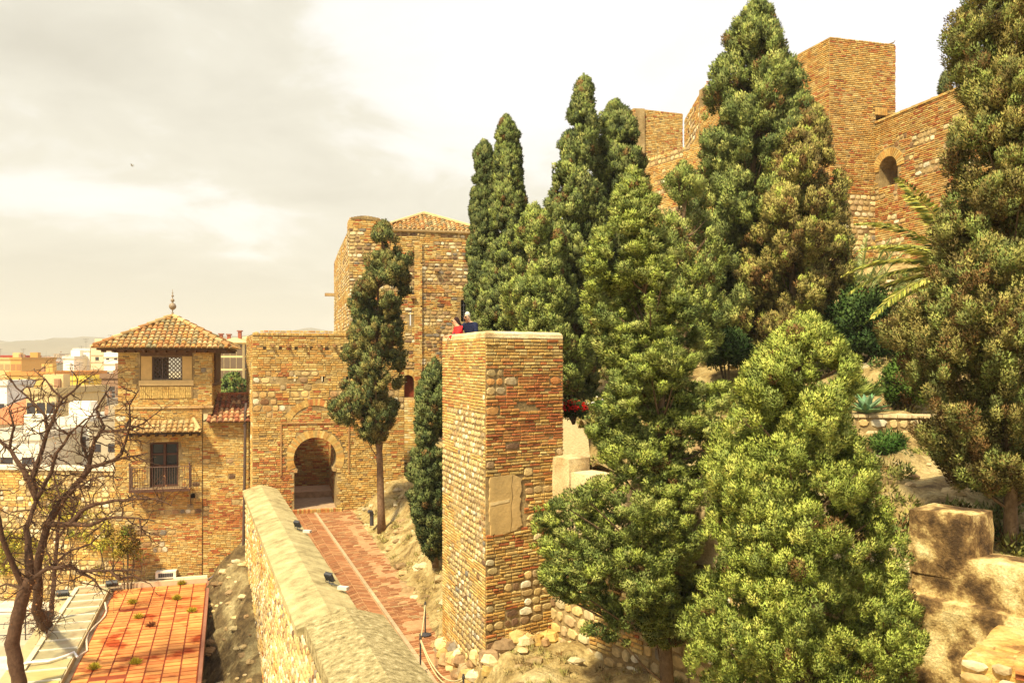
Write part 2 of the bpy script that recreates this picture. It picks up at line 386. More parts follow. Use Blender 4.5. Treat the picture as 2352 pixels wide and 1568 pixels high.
def puffs_to_leaves(name, parent, nr, cen, rad, outw, pal, leaves, ll, lw, upb=0.5, flat=1.0, jitter=0.55, brown=0.06, quad=False, shell=0.5, sub=0):
    """cen (n,3) clump centres, rad (n,), outw (n,3) outward unit vectors"""
    if sub:
        k = len(cen); ix = np.repeat(np.arange(k), sub); dd = unit(nr, k * sub) + outw[ix] * 0.55 + np.array([0, 0, 0.25]); dd /= np.linalg.norm(dd, axis=1, keepdims=True)
        big = cen; cen = cen[ix] + dd * (rad[ix] * nr.uniform(0.55, 1.0, k * sub))[:, None] * np.array([1, 1, flat]); outw = dd; rad = rad[ix] * nr.uniform(0.20, 0.42, k * sub); leaves = leaves / sub
    n = len(cen); pal = np.array(pal) * 1.02
    per = np.maximum(6, (leaves * np.minimum(3.0, (rad / rad.mean()) ** 2))).astype(int)
    idx = np.repeat(np.arange(n), per); m = len(idx)
    d = unit(nr, m); rr = rad[idx] * (shell + (1 - shell) * nr.random(m)) 
    off = d * rr[:, None]; off[:, 2] *= flat
    # clumps are drawn out along their own outward axis
    ax = outw[idx]; off += ax * (np.abs((off * ax).sum(1)) * (0.9 if sub else 0.35))[:, None]
    pos = cen[idx] + off
    dr = (d * 0.45 + ax * 0.95 if sub else d * 0.8 + ax * 0.5) + np.array([0, 0, upb]) + nr.normal(size=(m, 3)) * jitter
    dr /= np.linalg.norm(dr, axis=1, keepdims=True)
    a, b = nr.integers(0, len(pal), n), nr.integers(0, len(pal), n); t = nr.random((n, 1))
    pc = pal[a] * t + pal[b] * (1 - t)
    br = nr.random(n) < brown; pc[br] = np.array([0.17, 0.10, 0.035]) * nr.uniform(0.7, 1.3, (br.sum(), 1))
    col = pc[idx] * nr.uniform(0.7, 1.3, (m, 1)) * np.array([1, 1, 1]) ** 1
    col *= 1 + nr.normal(size=(m, 3)) * 0.05
    nm = d * 1.0 + ax * 0.25 + nr.normal(size=(m, 3)) * 0.18; nm /= np.linalg.norm(nm, axis=1, keepdims=True)
    return leaf_mesh(name, pos, dr, ll * nr.uniform(0.6, 1.4, m), lw * nr.uniform(0.7, 1.3, m), np.clip(col, 0.005, 1), parent, nr, quad, nm)
G_YEL = [(0.38, 0.43, 0.085), (0.30, 0.35, 0.07), (0.50, 0.52, 0.12), (0.18, 0.22, 0.045)]
G_MID = [(0.20, 0.245, 0.065), (0.29, 0.33, 0.085), (0.12, 0.155, 0.045), (0.38, 0.40, 0.12)]
G_DARK = [(0.09, 0.115, 0.04), (0.15, 0.175, 0.055), (0.055, 0.075, 0.03), (0.22, 0.235, 0.08)]
G_OLIVE = [(0.22, 0.18, 0.055), (0.31, 0.26, 0.08), (0.13, 0.10, 0.036), (0.38, 0.34, 0.10)]
G_DEEP = [(0.03, 0.06, 0.017), (0.05, 0.09, 0.022), (0.08, 0.13, 0.03)]
def tree(name, label, cat, Y, prof, base, pal, seed, pr=0.3, leaves=435, ll=0.061, lw=0.026, dens=1.0, gap=-0.12, gfreq=1.2, upb=0.8, flat=1.3,
         brown=0.06, trunk_r=0.14, group=None, dy=1.0, limbs=40, inner=0.35, trunk_top=0.93, bark=(0.16, 0.105, 0.06), lobes=0.0, quad=False, jitter=0.45, bsz=2.0, bamp=0.42, cut=0.95):
    """prof: (v, uL, uR) silhouette rows in the photograph at depth Y; base: (x, y, z)"""
    nr = np.random.default_rng(seed)
    z = np.array([Z(p[0], Y) for p in prof]); c = np.array([X((p[1] + p[2]) / 2, Y) for p in prof]); r = np.array([(p[2] - p[1]) / 2 / F * Y for p in prof])
    o = np.argsort(z); z, c, r = z[o], c[o], r[o]
    t = thing(name, label, cat, base, group)
    H = z[-1] - z[0]; area = float(np.sum(math.pi * (r[1:] + r[:-1]) * np.diff(z)))
    pr *= 0.41; leaves *= 0.36; ll *= 1.05; lw *= 1.15; n = int(dens * area / (pr * pr * 1.9)); n2 = int(n * inner); tot = n + n2
    zs = np.linspace(z[0], z[-1], 400); w_ = np.interp(zs, z, r) + 0.05; w_ /= w_.sum()
    pz = nr.choice(zs, tot, p=w_) + nr.normal(size=tot) * 0.05; pc = np.interp(pz, z, c); prr = np.interp(pz, z, r)
    th = nr.random(tot) * 2 * math.pi
    rad = pr * np.exp(nr.normal(0, 0.32, tot)); rad = np.minimum(rad, prr * 0.5 + 0.035)
    rho = np.where(np.arange(tot) < n, nr.uniform(0.80, 1.02, tot), nr.uniform(0.2, 0.75, tot))
    # boughs: billowing masses with creases between them
    bs = pr / 0.45 * bsz; nb = int(area / (bs * bs * 1.35)) + 3; bz = nr.choice(zs, nb, p=w_); bt = nr.random(nb) * 2 * math.pi; bR = np.interp(bz, z, r)
    B_ = np.stack([np.interp(bz, z, c) + np.cos(bt) * bR, np.sin(bt) * bR, bz], 1); Pp = np.stack([pc + np.cos(th) * prr, np.sin(th) * prr, pz], 1)
    dist = np.empty(tot); 
    for i0 in range(0, tot, 2000): dist[i0:i0 + 2000] = np.sqrt(((Pp[i0:i0 + 2000, None, :] - B_[None]) ** 2 * np.array([1, 1, 1.5])).sum(2)).min(1)
    bump_ = np.sqrt(np.maximum(0, 1 - (dist / (bs * 1.15)) ** 2)); rho = rho * (1 - bamp + bamp * bump_ * nr.uniform(0.9, 1.1, tot) * 1.22); rho = np.minimum(rho, 1.04); crease = dist > bs * cut
    # irregular outline: big boughs push out and pull in
    bul = np.array([noise.noise(Vector((math.cos(a) * 1.3 + seed, math.sin(a) * 1.3, b * 1.1))) for a, b in zip(th, pz)])
    rho = rho * (1 + lobes * bul)
    rr = np.maximum(0, prr * rho - rad * 0.75)
    cen = np.stack([pc + np.cos(th) * rr, base[1] + np.sin(th) * rr * dy, pz], 1)
    g = np.array([noise.noise(Vector((x * gfreq, y * gfreq, q * gfreq * 0.8 + seed))) for x, y, q in cen])
    keep = ((g > gap) & ~(crease & (np.arange(tot) < n))) | ((pz > z[-1] - 1.6) & (prr < 0.55))
    cen, rad, th = cen[keep], rad[keep], th[keep]
    outw = np.stack([np.cos(th), np.sin(th), np.full(len(th), 0.35)], 1); outw /= np.linalg.norm(outw, axis=1, keepdims=True)
    cr = puffs_to_leaves('crown', t, nr, cen, rad, outw, pal, leaves, ll, lw, upb, flat, jitter, brown, quad, 0.62, 0)
    zt = z[0] + H * trunk_top; mb = MB(); b = Vector(base); pts = []
    K = 12
    for i in range(K + 1):
        q = b[2] - 0.3 + (zt - b[2] + 0.3) * i / K
        wq = min(1, max(0, (q - b[2]) / max(0.1, zt - b[2])))
        cx = np.interp(max(q, z[0]), z, c); xx = b[0] + (cx - b[0]) * wq ** 0.8
        pts.append((xx + 0.03 * nz(i, seed), b[1], q))
    mb.tube(pts, [trunk_r * (1.15 if i == 0 else 1) * (1 - 0.85 * i / K) for i in range(K + 1)], bark, 8)
    tr = mb.build('trunk', M_BARK, t, True)
    mb = MB(); ch = nr.choice(len(cen), min(limbs, len(cen)), replace=False)
    for i in ch:
        q = Vector(cen[i]); zz_ = max(b[2] + 0.8, q.z - math.hypot(q.x - pts[0][0], q.y - b[1]) * 0.3 - 0.05); k = min(K, max(0, (zz_ - b[2]) / (zt - b[2]) * K)); k0 = int(k)
        a = Vector(pts[min(k0, K)]); mid = (a + q) / 2 + Vector((0, 0, -0.08))
        mb.tube([a, mid, q], [trunk_r * 0.22, trunk_r * 0.13, 0.010], bark, 4, caps=False)
    if ch.size: mb.build('limbs', M_BARK, t)
    return t
def bush(name, label, cat, cpos, r, pal, seed, n=60, pr=0.25, leaves=200, ll=0.08, lw=0.04, group=None, quad=True, flowers=None, gap=-0.5, base_z=None):
    nr = np.random.default_rng(seed); cx, cy, cz = cpos
    t = thing(name, label, cat, (cx, cy, cz - r[2] if base_z is None else base_z), group)
    d = unit(nr, n); d[:, 2] = np.abs(d[:, 2]) * 1.6 - 0.6; rho = nr.uniform(0.6, 1, n)[:, None]
    cen = np.array(cpos) + d * rho * np.maximum(0.02, np.array(r) - pr * 0.7)
    rad = pr * nr.uniform(0.6, 1.3, n)
    puffs_to_leaves('foliage', t, nr, cen, rad, d / np.linalg.norm(d, axis=1, keepdims=True), pal, leaves, ll, lw, 0.3, 1.0, 0.6, 0.02, quad)
    if flowers:
        col, m, fs, shape = flowers
        dd = unit(nr, m); dd[:, 2] = np.abs(dd[:, 2]); dd[:, 1] -= 0.3; dd /= np.linalg.norm(dd, axis=1, keepdims=True)
        pos = np.array(cpos) + dd * np.array(r) * nr.uniform(0.92, 1.06, m)[:, None]
        k = shape; idx = np.repeat(np.arange(m), k)
        fd = dd[idx] * 0.4 + unit(nr, m * k); fd /= np.linalg.norm(fd, axis=1, keepdims=True)
        cc = np.array(col) * nr.uniform(0.75, 1.2, (m * k, 1))
        leaf_mesh('flowers', pos[idx], fd, fs, fs * 0.8, np.clip(cc, 0, 1), t, nr, True)
    mb = MB(); b = Vector(t.location)
    for i in range(5):
        q = Vector(cen[nr.integers(0, n)]); mb.tube([b + Vector((0, 0, -0.1)), (b + q) / 2, q], [0.04, 0.03, 0.01], (0.1, 0.07, 0.04), 5)
    mb.build('stems', M_BARK, t)
    return t

# ------------------------------------------------------------------ terrain
def idw(pts, p=3.0):
    A = np.array(pts, dtype=float)
    def f(x, y):
        d2 = (A[:, 0] - x) ** 2 + (A[:, 1] - y) ** 2 + 0.05
        w_ = d2 ** (-p / 2); return float((w_ * A[:, 2]).sum() / w_.sum())
    return f
WD = Vector((-0.3615, 0.9324)); WR = Vector((0.9324, 0.3615)); WA = Vector((-3.55, 19.3))     # walkway wall inner line
def wcoord(x, y):
    q = Vector((x, y)) - WA; return q.dot(WD), q.dot(WR)
def path_z(y): return -7.25 - (40 - y) * 0.027
def path_edge(y): return float(np.interp(y, [15, 19, 25, 33, 40], [1.7, 2.0, 2.7, 3.0, 3.3]))
low_pts = [(-8.3, 40.8, -7.1), (-5.7, 40, -5.9), (-5.6, 35.6, -7.0), (-4.2, 37, -5.9), (-3.65, 32, -6.3), (-2.6, 27, -6.5), (-4.2, 44, -4.3), (-1.9, 36, -3.8), (-0.5, 30, -3.5), (-2.4, 24.5, -6.7),
           (-2.3, 22, -6.85), (-0.7, 18.6, -6.75), (0.2, 17.3, -6.75), (1.4, 16.6, -6.8), (1.2, 19.6, -6.7), (3, 15, -6.7), (4.0, 14.5, -5.9), (5, 12.5, -5.2), (6.6, 11, -4.5), (4, 10, -6), (1, 12, -7.5), (8.5, 8, -3.8), (0, 8, -8), (-1, 13, -8.1)]
low_i = idw(low_pts, 3.0)
def low_f(x, y):
    t, wv = wcoord(x, y); q = wv - path_edge(y); w_ = float(np.interp(y, [18, 24, 30, 40], [0.9, 1.6, 2.6, 2.4])); k = min(1, max(0, (q - 0.05) / w_)); k = k * k * (3 - 2 * k)
    if y < 17.5: k = max(k, min(1, (17.5 - y) / 2) * min(1, max(0, wv - 1.9)))
    return (path_z(y) - 0.10) * (1 - k) + low_i(x, y) * k
# the parapet wall that climbs to the right, and the garden behind it
W2A = Vector((1.0, 20.0)); W2B = Vector((6.28, 13.0)); W2C = Vector((10.5, 7.4))
W2D = (W2B - W2A).normalized(); W2N = Vector((W2D.y, -W2D.x))          # points to the viewer's side
def w2side(x, y): return (Vector((x, y)) - W2A).dot(W2N)
up_pts = [(1.7, 22.3, -1.75), (2.6, 22.6, -1.8), (1.4, 23.2, -1.8), (5.1, 24.2, -1.5), (6.2, 24.1, -1.5), (9.4, 22.1, -1.5), (10.5, 22.2, -1.45), (1.9, 24.8, -1.8), (3.2, 24.5, -1.7), (1.8, 20.9, -2.6), (3.5, 19, -3.4), (6.6, 15, -3.5), (8.8, 14.5, -3.35), (10, 10, -3.3), (9.5, 19, -2.8), (10.2, 20.9, -2.35), (11.5, 20.4, -2.3), (9.2, 21.0, -2.3), (12.5, 21.5, -1.5), (4, 24, -1.9), (1.5, 25, -2.2), (7, 24, -1.6), (13, 20, -1.5), (12, 26, 0.0), (16, 30, 1.6), (8, 30, 0.0),
          (2, 32, -1.5), (-1, 33, -3.4), (-3, 46, -3.5), (5, 40, 1.0), (11, 38, 2.6), (16, 40, 3.8), (19, 43, 5.0), (21, 38, 4.6), (24, 30, 3.4), (14, 48, 5.5), (8, 50, 3.0), (0, 52, 0), (12, 60, 7), (20, 60, 10), (30, 45, 9), (8, 74, 9), (-6, 62, -3), (30, 70, 12), (40, 50, 12), (16, 12, -1), (30, 20, 3)]
up_f = idw(up_pts, 2.6)
def rough(x, y, a=0.22): return a * (nz(x * 0.9, y * 0.9, 1.0) + 0.5 * nz(x * 2.3, y * 2.3, 4.0) + 0.25 * nz(x * 6, y * 6, 8.0))
def ground_low(x, y):
    t, wv = wcoord(x, y); k = min(1, max(0, (wv - path_edge(y) + 0.0) / 1.2)) if y > 13 else 1
    return low_f(x, y) + rough(x, y, 0.34) * k
def ground_up(x, y): return up_f(x, y) + rough(x, y, 0.3)
def field(name, x0, x1, y0, y1, step, f, inside, mat, kind='structure'):
    nx, ny = int((x1 - x0) / step) + 1, int((y1 - y0) / step) + 1
    mb = MB(); ix = {}
    for j in range(ny):
        for i in range(nx):
            x, y = x0 + i * step, y0 + j * step
            if inside(x, y): ix[(i, j)] = len(mb.v); mb.v.append((x, y, f(x, y))); mb.c.append((1, 1, 1))
    for j in range(ny - 1):
        for i in range(nx - 1):
            q = [(i, j), (i + 1, j), (i + 1, j + 1), (i, j + 1)]
            if all(a in ix for a in q): mb.f.append([ix[a] for a in q]); mb.m.append(0)
    o = mb.build(name, mat, smooth=True); tag(o, kind=kind); return o
def in_low(x, y):
    t, wv = wcoord(x, y)
    return wv > -0.5 and (w2side(x, y) > -0.6 or y > 22) and not (x < -4 and y > 42.5) and (y < 45)
def in_up(x, y):
    return w2side(x, y) < -0.4 and not (x < 1.6 and y < 27) and not (x < -0.2 and y < 33) and not (x < -2 and y < 46)
field('lower_ground', -13, 12, 6, 45, 0.3, ground_low, in_low, M_EARTH)
field('hillside', -8, 46, 8, 80, 0.5, ground_up, in_up, M_EARTH)
# rock bank on the outer side of the walkway wall
LL = WA - WR * 1.42
def bank_z(x, y):
    q = Vector((x, y)) - LL; t = q.dot(WD); wv = -q.dot(WR)
    base = np.interp(t, [-6, 4, 10, 16, 20], [-13.2, -12.4, -10.9, -9.6, -9.0])
    return float(base - max(0, wv) ** 1.15 * np.interp(t, [0, 16, 20], [1.3, 1.05, 0.95])) + rough(x, y, 0.5)
def in_bank(x, y):
    q = Vector((x, y)) - LL; wv = -q.dot(WR); return -0.4 < wv < 4.5 and y < 40.5
field('rock_bank', -17, 3, 8, 41, 0.3, bank_z, in_bank, M_ROCK)
# ground planes: courtyard and town
mb = MB(); mb.add([(-60, 8, -13.2), (4, 8, -13.2), (4, 60, -13.2), (-60, 60, -13.2)], [(0, 1, 2, 3)], (0.6, 0.5, 0.36)); tag(mb.build('courtyard', M_GRAVEL), kind='structure')
mb = MB(); mb.add([(-4000, -200, -24), (4000, -200, -24), (4000, 5000, -24), (-4000, 5000, -24)], [(0, 1, 2, 3)], (1, 1, 1))
tag(mb.build('ground', M_EARTH), kind='structure')
# distant hills
def ridge(name, Yd, pts, depth, z0, mat):
    mb = MB(); us = np.linspace(pts[0][0], pts[-1][0], 160); xs = [p[0] for p in pts]; vs_ = [p[1] for p in pts]; K = 14; n = len(us)
    for k in range(K):
        f = k / (K - 1)
        for u in us:
            hv = float(np.interp(u, xs, vs_)); top = Z(hv + 0.8 * nz(u * 0.11, 1.0, Yd) + 0.8 * nz(u * 0.4, 2, 2), Yd)
            prof = math.sin(f * math.pi / 2) ** 0.8
            z = z0 + (top - z0) * prof + (1 - f) * f * 60 * nz(u * 0.06, f * 5, Yd * 0.1)
            mb.v.append((X(u, Yd), Yd - depth * (1 - f) * (1 + 0.1 * nz(u * 0.03, 1.0)), z)); mb.c.append((1, 1, 1))
    for k in range(K - 1):
        for i in range(n - 1):
            a = k * n + i; mb.f.append([a, a + 1, a + n + 1, a + n]); mb.m.append(0)
    tag(mb.build(name, mat, smooth=True), kind='structure')
M_HILL = m_noise('wooded_hill', [(0.3, (0.13, 0.105, 0.055)), (0.7, (0.22, 0.175, 0.10))], 0.004, 0.2, 0.01, 5)
ridge('hills', 2600, [(-900, 760), (-300, 775), (0, 780), (18, 785), (48, 787), (90, 788), (144, 793), (192, 787), (216, 778), (260, 776), (330, 782), (400, 788), (480, 782), (540, 777), (570, 775), (640, 768), (700, 762), (740, 757), (770, 762), (860, 770), (1000, 780), (1300, 770), (1700, 760), (2400, 750)], 900, -24, M_HILL)

# ------------------------------------------------------------------ path
mb = MB()
n = 60
for i in range(n + 1):
    y = 12 + (44 - 12) * i / n
    for k in (-0.2, 1.0):
        t_ = (y - WA.y) / WD.y; q = WA + WD * t_ + WR * (k if k < 0 else path_edge(y) + 0.35)
        mb.v.append((q.x, q.y, path_z(q.y) - 0.045)); mb.c.append((0.42, 0.24, 0.12))
for i in range(n): a = 2 * i; mb.f.append([a, a + 1, a + 3, a + 2]); mb.m.append(0)
PV = [(0.31, 0.135, 0.06), (0.34, 0.16, 0.075), (0.28, 0.115, 0.05), (0.37, 0.195, 0.09)]
def pave(quad, col, h=0.022):
    vs = []; 
    for (t, wv) in quad:
        q = WA + WD * t + WR * wv; vs.append((q.x, q.y, path_z(q.y) - 0.045))
    cx = sum(a[0] for a in vs) / 4; cy = sum(a[1] for a in vs) / 4
    hh = h * rnd.uniform(0.7, 1.1); top = [(cx + (a[0] - cx) * 0.96, cy + (a[1] - cy) * 0.96, a[2] + hh) for a in vs]
    mb.add(vs + top, [(4, 5, 6, 7), (0, 1, 5, 4), (1, 2, 6, 5), (2, 3, 7, 6), (3, 0, 4, 7)], col)
BW = 1.75; cw = BW / 5
for c_ in range(5):                     # zigzag brick band along the wall
    t = -7.0
    while t < 21.5:
        sh = cw * 0.75 * (1 if c_ % 2 else -1)
        pave([(t, c_ * cw + 0.01), (t + sh, (c_ + 1) * cw - 0.01), (t + sh + 0.105, (c_ + 1) * cw - 0.01), (t + 0.105, c_ * cw + 0.01)], jit(rnd.choice(PV), 0.14)); t += 0.125
t = -7.0
while t < 21.5:
    wv = BW + 0.16 + (0 if int(t * 8) % 2 else -0.0); y = (WA + WD * t).y; ed = path_edge(y)
    x = wv - rnd.uniform(0, 0.2) if False else wv
    first = rnd.uniform(0.12, 0.32)
    while x < ed + 0.15:
        l = first if x == wv else rnd.uniform(0.26, 0.34)
        if not (x > ed - 0.5 and nz(x * 2, t * 1.3, 5) > 0.05): pave([(t, x), (t + 0.02, x + l - 0.02), (t + 0.12, x + l - 0.02), (t + 0.10, x)], jit(rnd.choice(PV + PV + PV + [(0.42, 0.27, 0.13)]), 0.16))
        x += l
    t += 0.135
tag(mb.build('path', M_BRICKPAVE), kind='structure')
mb = MB()
t = -7.0
while t < 21.4:
    vs = [WA + WD * a + WR * b for a, b in ((t, BW + 0.02), (t, BW + 0.13), (t + 1.48, BW + 0.13), (t + 1.48, BW + 0.02))]
    vv = [(q.x, q.y, path_z(q.y) + 0.0) for q in vs]; v2 = [(a[0], a[1], a[2] - 0.08) for a in vv]
    mb.add(vv + v2, [(0, 1, 2, 3), (0, 4, 5, 1), (1, 5, 6, 2), (2, 6, 7, 3), (3, 7, 4, 0)], jit((0.42, 0.31, 0.19), 0.1)); t += 1.5
tag(mb.build('path_kerb', M_BRICKPAVE), kind='structure')

# ------------------------------------------------------------------ walkway wall
FO = Frame(*(LL + WD * 20.3), 0.3615, -0.9324)      # outer face, s from the gate towards the camera
FI = Frame(*(WA - WD * 12), -0.3615, 0.9324)
t = thing('boundary_wall', 'long low stone wall with a ridged concrete coping running from the arched gate to the foreground', 'wall', (LL.x, LL.y, -12))
mb = MB(); mb.box(FO, 0, 32, -1.36, -0.04, -14, -6.12, (1, 1, 1)); mb.build('wall_core', M_MORTAR, t)
mb = MB(); lay(mb, FO, 32, -13.0, -6.15, rub=0.75, red=0.12, dark=0.10, bh=0.11, lift=2, gap=0.03, prot=0.035, rubw=(0.18, 0.42), seed=3)
for v_ in range(len(mb.v)): mb.v[v_] = mb.v[v_] + Vector((FO.n[0], FO.n[1], 0)) * -0.04
mb.build('rubble_facing', M_STONE, t)
mb = MB(); lay(mb, FI, 32, -8.4, -6.15, rub=0.15, red=0.3, bh=0.10, lift=2, gap=0.02, prot=0.03, seed=5)
for v_ in range(len(mb.v)): mb.v[v_] = mb.v[v_] + Vector((FI.n[0], FI.n[1], 0)) * -0.04
mb.build('brick_facing', M_STONE, t)
def coping(name, parent, s0, s1, w0, w1, ze, zr, th, step=0.35, seed=0.0, rf=0.5):
    """ridged coping on the walkway wall; s along WD from WA, w across from the inner line (negative = outer)"""
    mb = MB(); n = int((s1 - s0) / step); prof = [(w0, ze - th), (w0, ze), (w0 + (w1 - w0) * rf * 0.55, ze + (zr - ze) * 0.62), (w0 + (w1 - w0) * rf, zr), (w0 + (w1 - w0) * (rf + 1) / 2, ze + (zr - ze) * 0.55), (w1, ze), (w1, ze - th)]
    K = len(prof)
    for i in range(n + 1):
        s = s0 + (s1 - s0) * i / n
        for k, (wv, z) in enumerate(prof):
            q = WA + WD * s + WR * (wv + 0.014 * nz(s * 1.6, k * 3.1, seed))
            mb.v.append((q.x, q.y, z + 0.008 * nz(s * 1.9, k * 5.0, seed + 4))); mb.c.append((1, 1, 1))
    for i in range(n):
        for k in range(K - 1):
            a = i * K + k; mb.f.append([a, a + K, a + K + 1, a + 1]); mb.m.append(0)
        mb.f.append([i * K, i * K + K - 1, i * K + 2 * K - 1, i * K + K]); mb.m.append(0)
    mb.f.append(list(range(K))); mb.m.append(0); mb.f.append(list(range(n * K, n * K + K))[::-1]); mb.m.append(0)
    return mb.build(name, M_COPING, parent)
coping('coping', t, -0.4, 20.6, -1.50, 0.05, -6.0, -5.76, 0.16, seed=2)
t2 = thing('wall_cap', 'broad raised concrete cap block over the nearest stretch of the low wall', 'wall cap', tuple(WA - WR * 0.7) + (-6.2,))
M_CAP = m_noise('lichened_cap', [(0.32, (0.13, 0.10, 0.045)), (0.45, (0.27, 0.215, 0.10)), (0.57, (0.38, 0.31, 0.155)), (0.70, (0.58, 0.49, 0.29))], 7, 0.8, 30, 0.02, fine=45)
cp_ = coping('cap_slab', t2, -15.5, -0.7, -1.36, 0.40, -5.80, -5.52, 0.42, seed=8); cp_.data.materials[0] = M_CAP

# floodlights with cable and weight on the coping
def floodlight(label, x, y, z, rz, group='floodlights on the coping', tilt=0.5, k=1.0, cable=True):
    t = thing('floodlight', label, 'floodlight', (x, y, z), group)
    fr = Frame(x, y, math.cos(rz), math.sin(rz)); g = (0.055, 0.055, 0.06)
    def q(s, d, h): return fr.p(s * k, d * k, z + h * k)
    mb = MB(); c, sn = math.cos(tilt), math.sin(tilt)
    def rot(s, d, h): return q(s, d * c - h * sn, 0.22 + d * sn + h * c)
    def rb(m, s0, s1, d0, d1, h0, h1, col):
        vs = [rot(a, d, h) for h in (h0, h1) for d in (d0, d1) for a in (s0, s1)]
        m.add(vs, [(0, 1, 3, 2), (4, 6, 7, 5), (0, 4, 5, 1), (2, 3, 7, 6), (0, 2, 6, 4), (1, 5, 7, 3)], col)
    rb(mb, -0.20, 0.20, -0.05, 0.05, -0.15, 0.15, g)
    for i in range(7): rb(mb, -0.18 + i * 0.055, -0.165 + i * 0.055, -0.085, -0.05, -0.13, 0.13, g)
    rb(mb, -0.215, 0.215, 0.05, 0.07, 0.15, 0.17, g); rb(mb, -0.215, 0.215, 0.05, 0.07, -0.17, -0.15, g)
    mb.build('housing', M_METAL, t)
    mb = MB(); rb(mb, -0.17, 0.17, 0.052, 0.058, -0.12, 0.12, (0.12, 0.12, 0.12)); mb.build('lens', M_GLASS, t)
    mb = MB(); mb.tube([q(-0.22, 0, 0.22), q(-0.22, 0, 0.02), q(0.22, 0, 0.02), q(0.22, 0, 0.22)], 0.013 * k, g, 5); mb.tube([q(0, 0, -0.08), q(0, 0, 0.03)], 0.02 * k, g, 6); mb.build('bracket', M_METAL, t)
    if cable:
        mb = MB(); mb.tube([q(0, -0.05, 0.12), q(-0.25, -0.12, 0.03), q(-0.5, -0.05, 0.025), q(-0.8, -0.1, 0.0)], 0.012, g, 5); cb = mb.build('cable', M_METAL, t)
        mb = MB(); mb.cbox(q(-0.95, -0.12, 0.02), (0.28, 0.13, 0.08), (0.62, 0.58, 0.5), rz + 0.3); mb.build('junction_box', M_PAINT, t)
def on_wall(s, wv): q = WA + WD * s + WR * wv; return q.x, q.y
a_ = on_wall(10.2, -0.25); floodlight('small grey floodlight on the wall coping closer to the arched gate', a_[0], a_[1], -5.86, R(140), tilt=0.45, k=0.72)
a_ = on_wall(2.7, -0.30); floodlight('grey floodlight with a white junction box, just beyond the raised cap block', a_[0], a_[1], -5.86, R(140), tilt=0.45, k=0.72)

# ------------------------------------------------------------------ gate tower
G0 = Vector((-12.27, 39.0)); FG = Frame(G0.x, G0.y, 0.961, 0.276); GL = 7.2; GZ0, GZ1 = -8.6, 1.28; AC = 2.89; AR = 1.0; AZ = -4.72; TH = 1.3
t = thing('gate_tower', 'brick gate tower with a horseshoe arch doorway at the end of the brick path', 'gate tower', (G0.x + 3.3, G0.y + 1, -8.0))
def arch_pts(r, spring=-0.52, jamb=0.98, zb=GZ0, n=24):
    a0 = math.asin(spring / r); pts = [(AC + jamb, zb), (AC + jamb, AZ + spring * 1.0 - 0.12), (AC + r * math.cos(a0) - 0.04, AZ + spring - 0.12), (AC + r * math.cos(a0) - 0.04, AZ + spring)]
    pts += [(AC + r * math.cos(a0 + (math.pi - 2 * a0) * i / n), AZ + r * math.sin(a0 + (math.pi - 2 * a0) * i / n)) for i in range(n + 1)]
    pts += [(2 * AC - p[0], p[1]) for p in (pts[3], pts[2], pts[1], pts[0])]
    return pts
outer = [(0, GZ0)] + [(2 * AC - p[0], p[1]) for p in arch_pts(AR)][0:0] + [(0, GZ1), (GL, GZ1), (GL, GZ0)] + arch_pts(AR)
slits = [(1.0, -0.78), (1.95, -0.84), (3.25, -0.86), (4.4, -0.9)]
holes = [[(a - 0.06, b - 0.2), (a + 0.06, b - 0.2), (a + 0.06, b + 0.12), (a - 0.06, b + 0.12)] for a, b in slits]
mb = MB(); mb.slab(FG, [outer] + holes, 0, -TH, (1, 1, 1)); wl = mb.build('wall', M_MORTAR, t)
def in_arch(s, z, r=1.36):
    if z < AZ - 0.56: return abs(s - AC) < 0.98
    return math.hypot(s - AC, z - AZ) < r
def gate_skip(s, z):
    if in_arch(s, z): return True
    if any(abs(s - a) < 0.12 and b - 0.25 < z < b + 0.16 for a, b in slits): return True
    q = math.hypot(s - AC, z + 3.45)
    return 1.25 < q < 1.62 and z > -2.75
def gate_rub(s, z): return 0.55 if -2.6 < z < -0.6 else (0.5 if (s > 4.9 and z < -3.8) else (0.05 if z > -0.6 else 0.0))
def gate_red(s, z): return (0.04 if z > -0.5 else 0.26) - (0.1 if s > 5 else 0)
mb = MB(); lay(mb, FG, GL, GZ0 + 0.2, GZ1 - 0.1, rub=gate_rub, red=gate_red, dark=0.15, bh=0.105, skip=gate_skip, seed=1, gap=0.026); mb.build('brick_facing', M_STONE, t)
mb = MB(); arc_ring(mb, FG, AC, AZ, AR, 1.36, -0.42, math.pi + 0.42, 46, 0.025, B_YEL + [(0.5, 0.29, 0.1)]); mb.build('arch_ring', M_STONE, t)
mb = MB(); arc_ring(mb, FG, AC, -3.45, 1.27, 1.60, R(28), R(152), 28, 0.03, B_YEL + B_RED[:2]); mb.build('relieving_arch', M_STONE, t)
mb = MB()
for s0_, s1_, z0_, z1_ in ((AC - 1.62, AC - 1.56, -5.5, -3.05), (AC + 1.56, AC + 1.62, -5.5, -3.05), (AC - 1.62, AC + 1.62, -3.05, -2.99)): mb.box(FG, s0_, s1_, 0.0, 0.065, z0_, z1_, (0.42, 0.24, 0.1))
mb.build('arch_frame', M_STONE, t)
